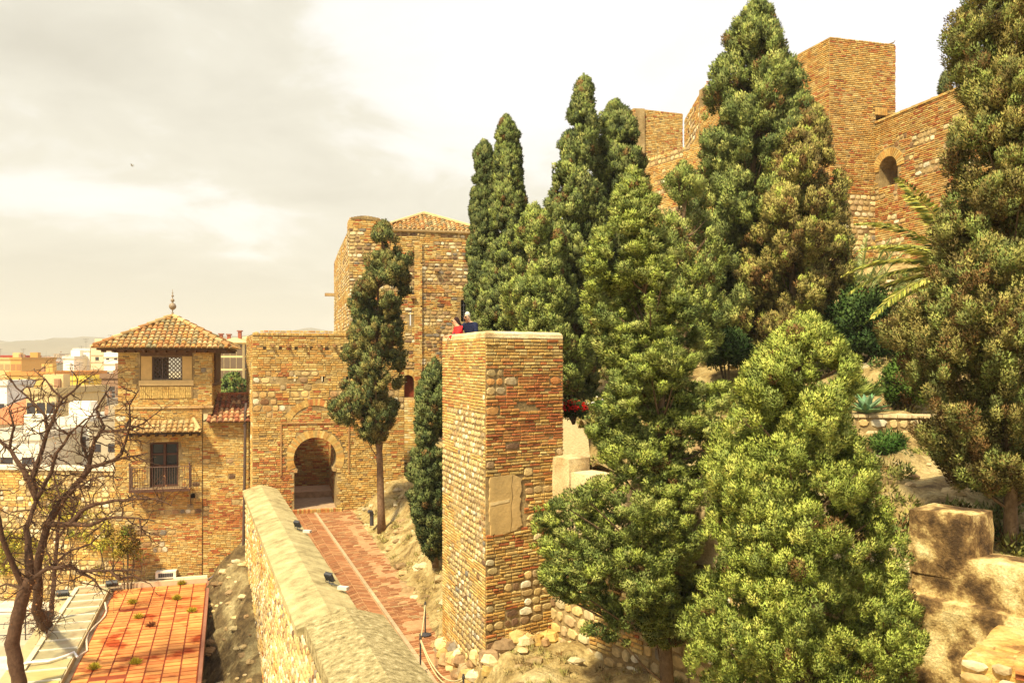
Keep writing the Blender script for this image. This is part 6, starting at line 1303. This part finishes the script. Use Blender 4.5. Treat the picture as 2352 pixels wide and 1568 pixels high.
def agave(label, base, r, n, col, seed, tilt=0.0):
    nr = random.Random(seed); t = thing('agave', label, 'agave', base, 'agaves in the garden'); b = Vector(base)
    for i in range(n):
        az = i * 2.399; f = i / n; el = R(10 + 62 * f); d = Vector((math.cos(az) * math.cos(el), math.sin(az) * math.cos(el), math.sin(el))); L = r * (1.05 - 0.25 * f) * nr.uniform(0.9, 1.1)
        sd = d.cross(Vector((0, 0, 1))).normalized(); up = sd.cross(d).normalized(); K = 7; vs = []
        for k in range(K + 1):
            g = k / K; w_ = r * 0.16 * (0.55 + 1.5 * g * (1 - g)) * (1 - g ** 4) + 0.003; c_ = b + d * (L * g) + Vector((0, 0, -0.12 * L * g * g * (1 - f))) + up * 0.02
            vs += [c_ - sd * w_ + up * w_ * 0.35, c_ - up * 0.012 * (1.2 - g), c_ + sd * w_ + up * w_ * 0.35, c_ - up * 0.03 * (1.2 - g)]
        fs = []
        for k in range(K):
            o = k * 4; fs += [(o, o + 1, o + 5, o + 4), (o + 1, o + 2, o + 6, o + 5), (o + 2, o + 3, o + 7, o + 6), (o + 3, o, o + 4, o + 7)]
        mb = MB(); cc = tuple(c * nr.uniform(0.85, 1.15) for c in col); mb.add(vs, fs, cc); mb.build('leaf', M_CLOTH, t, True)
agave('bright green agave rosette on the terrace edge in the middle of the garden', (5.22, 23.9, -1.38), 0.62, 22, (0.24, 0.36, 0.12), 1)
agave('larger blue-green agave rosette next to the fan palms', (9.35, 21.75, -1.40), 0.70, 20, (0.18, 0.30, 0.15), 2)

# ------------------------------------------------------------------ bare trees on the left
BK = (0.085, 0.045, 0.027)
def bare_tree(name, label, limbs, Y, seed, base, twigs=300, tr=1.0, leaves=True, group=None):
    """limbs: list of (r0, r1, [(u, v, dy)...]) traced limb centre lines at distance Y+dy"""
    rr = random.Random(seed); t = thing(name, label, 'tree', base, group)
    lines = []
    for r0, r1, pts in limbs:
        pp = [P(u, v, Y + dy) for u, v, dy in pts]; q = []
        for i in range(len(pp) - 1):
            n = max(2, int((pp[i + 1] - pp[i]).length / 0.14))
            for k in range(n): 
                a = pp[i].lerp(pp[i + 1], k / n); w_ = 0.035; q.append(a + Vector((nz(a.z * 2.1, a.x * 2, seed), nz(a.x * 2.3, a.z, seed + 5), nz(a.x * 1.9, a.z * 2, seed + 9))) * w_)
        q.append(pp[-1]); n = len(q); lines.append((q, [(1.08 * (r0 + (r1 - r0) * i / (n - 1))) * (1 + 0.14 * nz(i * 0.8, r0 * 50, seed)) for i in range(n)]))
    mb = MB(); [mb.tube(q, r, jit(BK, 0.1), 8) for q, r in lines[:1]]; mb.build('trunk', M_BARK, t, True)
    mb = MB(); [mb.tube(q, r, jit(BK, 0.12), 7) for q, r in lines[1:]]; mb.build('limbs', M_BARK, t, True)
    mb = MB(); tips = []
    def grow(p, d, r, L, depth):
        n = max(3, int(L / 0.09)); pts = [p.copy()]
        for i in range(n):
            d = (d + Vector((rr.gauss(0, .22), rr.gauss(0, .22), rr.gauss(0.0, .2)))).normalized(); p = p + d * 0.09; pts.append(p.copy())
            if depth > 0 and rr.random() < 0.30: 
                ax = Vector((rr.gauss(0, 1), rr.gauss(0, 1), rr.gauss(0, 1))); grow(p.copy(), (d + ax.normalized() * 0.9).normalized(), r * 0.62, L * rr.uniform(0.35, 0.65), depth - 1)
        mb.tube(pts, [r * (1 - 0.7 * i / n) for i in range(n + 1)], jit(BK, 0.2), 3 if depth < 2 else 4, caps=False); tips.append(pts[-1])
    wts = [len(q) * (1.0 if i else 0.15) for i, (q, r) in enumerate(lines)]
    for i in range(twigs):
        q, r = rr.choices(lines, wts)[0]; k = min(len(q) - 1, int(len(q) * rr.random() ** 0.75)); d = Vector((rr.gauss(0, 1), rr.gauss(0, .8), rr.gauss(0.15, .9))).normalized()
        grow(q[k].copy(), d, min(0.022, r[k] * 0.7) * tr, rr.uniform(0.3, 1.15), 2)
    mb.build('twigs', M_BARK, t)
    if leaves:
        nr = np.random.default_rng(seed); ch = nr.choice(len(tips), min(len(tips), 900), replace=False); pos = np.array([tuple(tips[i]) for i in ch])
        leaf_mesh('dry_leaves', pos, unit(nr, len(ch)), 0.07, 0.04, np.array([[0.24, 0.11, 0.04]]) * nr.uniform(0.6, 1.5, (len(ch), 1)), t, nr, True)
    return t
limbs = [
 (0.23, 0.17, [(30, 1760, 0), (44, 1568, 0), (27, 1476, 0), (42, 1414, 0), (58, 1351, 0), (70, 1326, 0)]),
 (0.13, 0.05, [(70, 1326, 0), (68, 1276, 0), (60, 1213, .3), (72, 1183, .3), (84, 1144, .3)]),
 (0.10, 0.02, [(84, 1144, .3), (58, 1087, .6), (22, 1031, 1.0), (-4, 1012, 1.2), (-40, 960, 1.2)]),
 (0.10, 0.03, [(58, 1351, 0), (28, 1296, -.3), (8, 1238, -.6), (-4, 1190, -.8), (-30, 1100, -1)]),
 (0.26, 0.11, [(122, 1510, 9), (118, 1450, 8), (96, 1424, 4.5), (84, 1400, 2), (88, 1351, .9), (85, 1301, .9), (98, 1251, .9), (106, 1208, .9)]),
 (0.12, 0.05, [(106, 1208, .9), (118, 1190, .9), (144, 1147, .7), (187, 1099, .5), (206, 1063, .5), (216, 1015, .4), (230, 991, .4)]),
 (0.09, 0.02, [(110, 1205, .9), (163, 1204, .3), (211, 1204, 0), (240, 1190, -.2), (280, 1188, -.4), (319, 1190, -.5), (325, 1222, -.6)]),
 (0.07, 0.015, [(163, 1204, .3), (187, 1173, .2), (223, 1156, 0), (264, 1149, -.3), (331, 1144, -.6), (360, 1144, -.8), (392, 1160, -1)]),
 (0.07, 0.015, [(190, 1095, .5), (209, 1072, .4), (259, 1058, .2), (278, 1043, 0), (290, 1010, 0), (300, 967, -.2), (298, 931, -.2), (319, 895, -.3)]),
 (0.05, 0.012, [(259, 1058, .2), (285, 1050, 0), (310, 1046, -.3), (341, 1039, -.5)]),
 (0.075, 0.015, [(73, 1329, 0), (113, 1304, -.4), (163, 1299, -.7), (183, 1311, -.8), (255, 1309, -1.1), (325, 1311, -1.4)]),
 (0.09, 0.02, [(84, 1144, .3), (72, 1099, .3), (91, 1051, .3), (108, 991, .3), (103, 955, .4), (89, 938, .4), (65, 914, .5), (38, 890, .6), (24, 868, .6)]),
 (0.06, 0.012, [(108, 991, .3), (130, 943, .2), (144, 914, .1), (120, 895, 0), (103, 871, 0), (79, 851, 0)]),
 (0.04, 0.010, [(144, 914, .1), (168, 899, 0), (187, 878, -.1), (215, 860, -.1)]),
 (0.07, 0.015, [(84, 1144, .3), (118, 1085, .2), (130, 1040, 0), (158, 1000, 0), (196, 962, -.1), (230, 948, -.2)]),
 (0.045, 0.012, [(206, 1063, .5), (187, 1015, .3), (190, 981, .2), (204, 962, .2), (225, 930, .1)]),
 (0.05, 0.012, [(230, 991, .4), (240, 981, .3), (221, 943, .2), (233, 919, .1), (254, 887, 0)]),
 (0.05, 0.012, [(232, 990, .4), (262, 990, .2), (300, 985, -.1), (330, 972, -.3), (372, 940, -.6)]),
 (0.05, 0.012, [(118, 1190, .9), (160, 1130, .3), (210, 1100, 0), (250, 1092, -.2), (262, 1100, -.2)]),
 (0.05, 0.012, [(22, 1031, 1), (30, 980, .8), (20, 940, .7), (44, 905, .6)]),
 (0.05, 0.012, [(113, 1304, -.4), (165, 1262, -.5), (210, 1248, -.6), (240, 1215, -.7)]),
 (0.05, 0.010, [(183, 1311, -.8), (215, 1330, -.9), (238, 1365, -1.0)]),
 (0.05, 0.012, [(255, 1309, -1.1), (275, 1330, -1.2), (305, 1322, -1.2), (345, 1340, -1.3)]),
 (0.05, 0.012, [(58, 1351, 0), (15, 1340, .2), (-20, 1350, .3)]),
]
bare_tree('bare_tree', 'big leafless tree with crooked dark branches filling the lower left corner', limbs, 26.0, 31, tuple(P(30, 1760, 26)), twigs=470, tr=1.15, group='leafless trees in the courtyard')
bare_tree('bare_tree', 'thin straight leafless tree just behind the big bare one', [(0.10, 0.06, [(115, 1480, 0), (115, 1441, 0), (125, 1314, 0), (133, 1214, 0)]), (0.05, 0.01, [(133, 1214, 0), (140, 1150, 0), (120, 1080, .2), (125, 1020, .2)]), (0.04, 0.01, [(130, 1240, 0), (170, 1180, 0), (190, 1120, 0)])], 33.0, 32, tuple(P(115, 1490, 33)), twigs=70, group='leafless trees in the courtyard')

# ------------------------------------------------------------------ stanchions and rope
def stanchion(label, x, y, z, h=0.94):
    t = thing('rope_post', label, 'rope post', (x, y, z), 'rope posts beside the brick path')
    mb = MB(); mb.lathe((x, y, z), [(0.17, 0), (0.17, 0.02), (0.12, 0.035), (0.03, 0.06)], (0.05, 0.045, 0.05), 16); mb.build('foot', M_METAL, t, False)
    mb = MB(); mb.lathe((x, y, z + 0.05), [(0.022, 0), (0.022, h - 0.16)], (0.05, 0.045, 0.05), 10); mb.build('pole', M_METAL, t)
    mb = MB(); mb.lathe((x, y, z + h - 0.11), [(0.035, 0), (0.035, 0.06), (0.02, 0.07), (0.028, 0.09), (0.02, 0.11), (0.004, 0.115)], (0.06, 0.05, 0.045), 10); mb.build('top_knob', M_METAL, t)
sp_ = [(-2.44, 23.2), (-2.28, 20.55), (-1.07, 18.2)]
SL = ['rope post with a round base, standing farthest up the brick path', 'middle rope post, half hidden by the near wall cap', 'nearest rope post at the bottom edge of the picture']
for (x, y), l in zip(sp_, SL): stanchion(l, x, y, path_z(y) - 0.01)
def rope(label, a, b, sag, r=0.018, group='ropes strung between the posts'):
    a, b = Vector(a), Vector(b); pts = [a.lerp(b, i / 16) + Vector((0, 0, -sag * 4 * (i / 16) * (1 - i / 16))) for i in range(17)]
    mb = MB(); mb.tube(pts, r, (0.58, 0.46, 0.26), 6); tag(mb.build('rope', M_CLOTH, None, True), label, 'rope', group)
tp = [Vector((x, y, path_z(y) + 0.84)) for x, y in sp_]
rope('slack pale rope between the farthest rope post and the middle one', tp[0], tp[1], 0.12)
rope('pale rope sagging from the middle post to the nearest one, upper of the two', tp[1], tp[2], 0.42)
rope('pale rope sagging lower from the middle post to the nearest one, lower of the two', tp[1] + Vector((0, 0, -.04)), tp[2] + Vector((0, 0, -.04)), 0.50)
t = thing('bollard_light', 'short dark bollard light beside the brick path, near the slender cypress trunk', 'bollard', (-6.12, 36.0, -7.15))
mb = MB(); mb.lathe((-6.12, 36.0, -7.2), [(0.09, 0), (0.08, 0.45), (0.10, 0.46), (0.10, 0.50)], (0.06, 0.055, 0.06), 12); mb.build('post', M_METAL, t); mb = MB(); mb.tube([(-6.12, 36, -6.72), (-6.14, 35.95, -6.6), (-6.24, 35.85, -6.56)], [0.09, 0.09, 0.07], (0.06, 0.055, 0.06), 8); mb.build('lamp_head', M_METAL, t)

# ------------------------------------------------------------------ people on the lookout tower
def skin(name, verts, edges, radii, mat_col, parent, mat=M_CLOTH, sub=2):
    loc = Vector((0, 0, 0)); p = parent
    while p is not None: loc += p.location; p = p.parent
    me = bpy.data.meshes.new(name); me.from_pydata([tuple(Vector(v) - loc) for v in verts], edges, [])
    o = bpy.data.objects.new(name, me); C.objects.link(o); o.parent = parent
    md = o.modifiers.new('skin', 'SKIN'); md.use_smooth_shade = True
    me.skin_vertices  # layer made by the modifier
    for i, r in enumerate(radii):
        me.skin_vertices[0].data[i].radius = r if isinstance(r, tuple) else (r, r)
    me.skin_vertices[0].data[0].use_root = True
    s_ = o.modifiers.new('sub', 'SUBSURF'); s_.levels = sub; s_.render_levels = sub
    m, t_, b_ = nodemat(name + '_mat'); n = noisen(t_, 30, 3); c = rampn(t_, n.outputs['Fac'], [(0.3, tuple(q * 0.8 for q in mat_col)), (0.7, tuple(min(1, q * 1.15) for q in mat_col))]); t_.links.new(c, b_.inputs['Base Color']); bumpn(t_, b_, n.outputs['Fac'], 0.15, 0.01)
    me.materials.append(m); return o
SK = (0.62, 0.36, 0.22)
def person(label, x, y, z, h, face, lean, jacket, trousers, hair, long_hair, arms, head_off=(0, 0), shades=False):
    """face: heading in radians; arms: two lists of (elbow, wrist) offsets in the person's own frame (right, forward, up)"""
    t = thing('person', label, 'person', (x, y, z), 'couple on the lookout tower'); k = h / 1.75; c, s = math.cos(face), math.sin(face)
    def q(r, f, u): f2 = f + lean * max(0, u - 0.9) ; return Vector((x + k * (r * s + f2 * c), y + k * (-r * c + f2 * s), z + k * u))
    V = [q(0, 0, .95), q(0, 0, 1.15), q(0, .01, 1.38), q(0, .02, 1.50), q(head_off[0], .04 + head_off[1], 1.60), q(head_off[0], .05 + head_off[1], 1.69)]; Rr = [(0.15, .11), (0.14, .10), (.16, .11), (.05, .05), (.078, .088), (.072, .085)]; E = [(0, 1), (1, 2), (2, 3), (3, 4), (4, 5)]
    n0 = len(V); V.append(q(head_off[0], .145 + head_off[1], 1.605)); Rr.append(.014); E.append((4, n0))
    for sg in (-1, 1):
        n = len(V); V += [q(sg * .09, 0, .88), q(sg * .10, .02, .48), q(sg * .10, 0, .09), q(sg * .10, .13, .04)]; Rr += [.085, .058, .042, .035]; E += [(0, n), (n, n + 1), (n + 1, n + 2), (n + 2, n + 3)]
    hands = []
    for sg, (el, wr) in zip((-1, 1), arms):
        n = len(V); V += [q(sg * .18, 0, 1.42), q(*el), q(*wr)]; Rr += [.055, .042, .03]; E += [(2, n), (n, n + 1), (n + 1, n + 2)]
        hd = (V[-1] - V[-2]).normalized(); sd = hd.cross(Vector((0, 0, 1))).normalized(); b = len(V); V.append(V[b - 1] + hd * 0.07 * k); Rr.append((.034, .016)); E.append((b - 1, b))
        for f_ in range(4):
            m_ = len(V); o_ = sd * (f_ - 1.5) * 0.019 * k; L_ = (0.055, .065, .06, .048)[f_] * k; V += [V[b] + hd * 0.03 * k + o_, V[b] + hd * (0.03 * k + L_) + o_ * 1.15 - Vector((0, 0, .02)) * k]; Rr += [.0095, .0075]; E += [(b, m_), (m_, m_ + 1)]
        m_ = len(V); V += [V[b - 1] + hd * .03 * k + sd * .038 * k, V[b - 1] + hd * .06 * k + sd * .055 * k]; Rr += [.011, .009]; E += [(b - 1, m_), (m_, m_ + 1)]
    skin('body', V, E, [tuple(a * k for a in r) if isinstance(r, tuple) else r * k for r in Rr], SK, t, sub=1)
    J = [q(0, 0, .86), q(0, 0, 1.12), q(0, .01, 1.36), q(0, .02, 1.47)]; JR = [(.185, .14), (.175, .13), (.20, .135), (.075, .07)]; JE = [(0, 1), (1, 2), (2, 3)]
    for sg, (el, wr) in zip((-1, 1), arms): n = len(J); J += [q(sg * .19, 0, 1.42), q(*el), q(*[el[i] + (wr[i] - el[i]) * 0.93 for i in range(3)])]; JR += [.078, .062, .048]; JE += [(2, n), (n, n + 1), (n + 1, n + 2)]
    skin('jacket', J, JE, [tuple(a * k for a in r) if isinstance(r, tuple) else r * k for r in JR], jacket, t, sub=2)
    T = [q(0, 0, .92)]; TR = [(.165, .125)]; TE = []
    for sg in (-1, 1): n = len(T); T += [q(sg * .09, 0, .84), q(sg * .10, .02, .48), q(sg * .10, 0, .11)]; TR += [.10, .075, .065]; TE += [(0, n), (n, n + 1), (n + 1, n + 2)]
    skin('trousers', T, TE, [tuple(a * k for a in r) if isinstance(r, tuple) else r * k for r in TR], trousers, t, sub=1)
    if long_hair:
        Hh = [q(head_off[0], .01 + head_off[1], 1.74), q(head_off[0], -.03 + head_off[1], 1.65), q(head_off[0], -.06, 1.54), q(head_off[0], -.07, 1.40)]; skin('hair', Hh, [(0, 1), (1, 2), (2, 3)], [(.06 * k, .07 * k), (.093 * k, .088 * k), (.08 * k, .05 * k), (.05 * k, .03 * k)], hair, t)
    else:
        Hh = [q(head_off[0], .02 + head_off[1], 1.755), q(head_off[0], -.01 + head_off[1], 1.70), q(head_off[0], -.03 + head_off[1], 1.61)]; skin('hair', Hh, [(0, 1), (1, 2)], [(.045 * k, .055 * k), (.082 * k, .08 * k), (.070 * k, .045 * k)], hair, t)
    if shades:
        mb = MB(); hx = head_off[0]; fr = Frame(x, y, s, -c)
        for sg in (-1, 1): p_ = q(hx + sg * .034, .125 + head_off[1], 1.625); mb.cbox(p_, (0.052 * k, 0.02, 0.034 * k), (0.015, 0.012, 0.012), math.atan2(-c, s))
        a_, b_ = q(hx - .085, .03 + head_off[1], 1.635), q(hx - .07, .13 + head_off[1], 1.635); mb.tube([a_, b_, q(hx + .07, .13 + head_off[1], 1.635), q(hx + .085, .03 + head_off[1], 1.635)], 0.006, (0.02, 0.015, 0.015), 4)
        mb.build('sunglasses', M_METAL, t)
fl = PZ - 1.1
person('man with white hair and sunglasses in a navy jacket, arm around the woman', -1.05, 22.15, fl, 1.76, R(232), 0.22, (0.012, 0.016, 0.05), (0.05, 0.05, 0.06), (0.72, 0.68, 0.55), False,
       [((-.27, .12, 1.16), (-.12, .36, 1.12)), ((.30, .18, 1.20), (.36, .44, 1.10))], (0.03, 0.02), True)
person('dark-haired woman in a bright red jacket beside the man in navy', -1.33, 22.0, fl, 1.64, R(200), 0.22, (0.75, 0.03, 0.03), (0.06, 0.06, 0.1), (0.035, 0.015, 0.015), True,
       [((-.24, .16, 1.15), (-.12, .38, 1.18)), ((.24, .14, 1.15), (.12, .38, 1.18))], (0.0, 0.02), True)

# ------------------------------------------------------------------ bird
b = P(303, 381, 110); t = thing('bird', 'small gull gliding in the cloudy sky on the left', 'bird', tuple(b))
mb = MB(); mb.tube([b + Vector((-.22, 0, .12)), b + Vector((-.08, 0, .04)), b + Vector((.1, 0, -.04)), b + Vector((.22, 0, -.12))], [.01, .06, .07, .01], (0.35, 0.33, 0.25), 8); mb.build('body', M_CLOTH, t, True)
for sg in (-1, 1):
    mb = MB(); q0 = b; w_ = [(0, .0, .05, .16), (sg * .25, .1, .2, .15), (sg * .55, .25, .16, .06)]
    vs = []
    for f, (dy_, dx_, dz_, ch_) in enumerate(w_): vs += [b + Vector((dx_ * .2 - ch_ / 2, dy_, dz_)), b + Vector((dx_ * .2 + ch_ / 2, dy_, dz_)), b + Vector((dx_ * .2, dy_, dz_ + 0.02))]
    mb.add(vs, [(0, 1, 4, 3), (1, 2, 5, 4), (2, 0, 3, 5), (3, 4, 7, 6), (4, 5, 8, 7), (5, 3, 6, 8)], (0.3, 0.28, 0.22)); mb.build('wing', M_CLOTH, t)

# ------------------------------------------------------------------ undergrowth and loose rock on the hillside
nr = np.random.default_rng(91); cen = []
for i in range(8200):
    x, y = nr.uniform(1.5, 22), nr.uniform(14, 44)
    if w2side(x, y) > -1.3 or (x < 2.2 and y < 27): continue
    k_ = nz(x * 0.35, y * 0.35, 2.2) + 0.6 * nz(x * 1.3, y * 1.3, 6)
    if k_ > (-0.22 if x < 8.6 and y > 18 else 0.16): cen.append((x, y, gz(x, y) + 0.05))
cen = np.array(cen); o_ = puffs_to_leaves('ground_cover', None, nr, cen, nr.uniform(0.10, 0.30, len(cen)), np.tile([0, -0.4, 0.9], (len(cen), 1)), [(0.20, 0.22, 0.05), (0.30, 0.28, 0.08), (0.10, 0.16, 0.04), (0.34, 0.26, 0.10)], 60, 0.11, 0.045, 0.5, 0.8, 0.6, 0.12)
tag(o_, kind='stuff')
cen = []
for i in range(5200):
    x, y = nr.uniform(-12, 7), nr.uniform(13, 42)
    if not in_low(x, y): continue
    t_, wv = wcoord(x, y)
    if wv < path_edge(y) + 0.5: continue
    if nz(x * 0.6, y * 0.6, 12) > -0.1: cen.append((x, y, ground_low(x, y) + 0.0))
cen = np.array(cen); o_ = puffs_to_leaves('dry_grass', None, nr, cen, nr.uniform(0.06, 0.14, len(cen)), np.tile([0, -0.2, 0.97], (len(cen), 1)), [(0.45, 0.36, 0.14), (0.55, 0.44, 0.18), (0.30, 0.27, 0.08)], 40, 0.10, 0.018, 0.9, 0.5, 0.7, 0.2)
tag(o_, kind='stuff')
def stones(name, n, xr, yr, ok, f, rs, seed):
    nr = np.random.default_rng(seed); rr = random.Random(seed); mb = MB(); c_ = 0
    while c_ < n:
        x, y = nr.uniform(*xr), nr.uniform(*yr)
        if not ok(x, y): continue
        c_ += 1; r_ = rr.uniform(*rs) * rr.uniform(0.5, 1.2); z = f(x, y); vs = []
        for a in range(5):
            for b in range(6):
                th_, ph = math.pi * a / 4, 2 * math.pi * (b + .5 * (a % 2)) / 6; q = r_ * rr.uniform(0.75, 1.2); vs.append((x + q * math.sin(th_) * math.cos(ph) * 1.35, y + q * math.sin(th_) * math.sin(ph), z + q * 0.7 * math.cos(th_)))
        mb.add(vs, [(a * 6 + b, a * 6 + (b + 1) % 6, (a + 1) * 6 + (b + 1) % 6, (a + 1) * 6 + b) for a in range(4) for b in range(6)], jit(rr.choice([(0.5, 0.38, 0.19), (0.42, 0.3, 0.15), (0.56, 0.46, 0.28), (0.3, 0.2, 0.1)]), 0.2))
    tag(mb.build(name, M_STONE), kind='stuff')
stones('loose_rocks', 420, (-11, 6), (13, 42), lambda x, y: in_low(x, y) and wcoord(x, y)[1] > path_edge(y) + 0.15, ground_low, (0.04, 0.22), 5)
stones('bank_rocks', 150, (-13.4, -3), (14, 39), lambda x, y: 0.1 < -(Vector((x, y)) - LL).dot(WR) < 2.0, bank_z, (0.06, 0.22), 6)
stones('hillside_rocks', 500, (2, 18), (13, 40), lambda x, y: in_up(x, y) and w2side(x, y) < -1.4, ground_up, (0.05, 0.28), 7)

# ------------------------------------------------------------------ haze
mb = MB(); hx0, hx1, hy0, hy1, hz0, hz1 = -4200, 4200, -300, 5200, -26, 260
mb.add([(x, y, z) for z in (hz0, hz1) for y in (hy0, hy1) for x in (hx0, hx1)], [(2, 3, 1, 0), (5, 7, 6, 4), (1, 5, 4, 0), (6, 7, 3, 2), (4, 6, 2, 0), (3, 7, 5, 1)], (1, 1, 1))
hm = bpy.data.materials.new('air'); hm.use_nodes = True; ht = hm.node_tree; ht.nodes.clear(); ho = ht.nodes.new('ShaderNodeOutputMaterial'); hv = ht.nodes.new('ShaderNodeVolumePrincipled')
hv.inputs['Color'].default_value = (0.95, 0.92, 0.85, 1); hv.inputs['Density'].default_value = 0.0003; ht.links.new(hv.outputs[0], ho.inputs['Volume'])
tag(mb.build('haze', hm), kind='stuff')
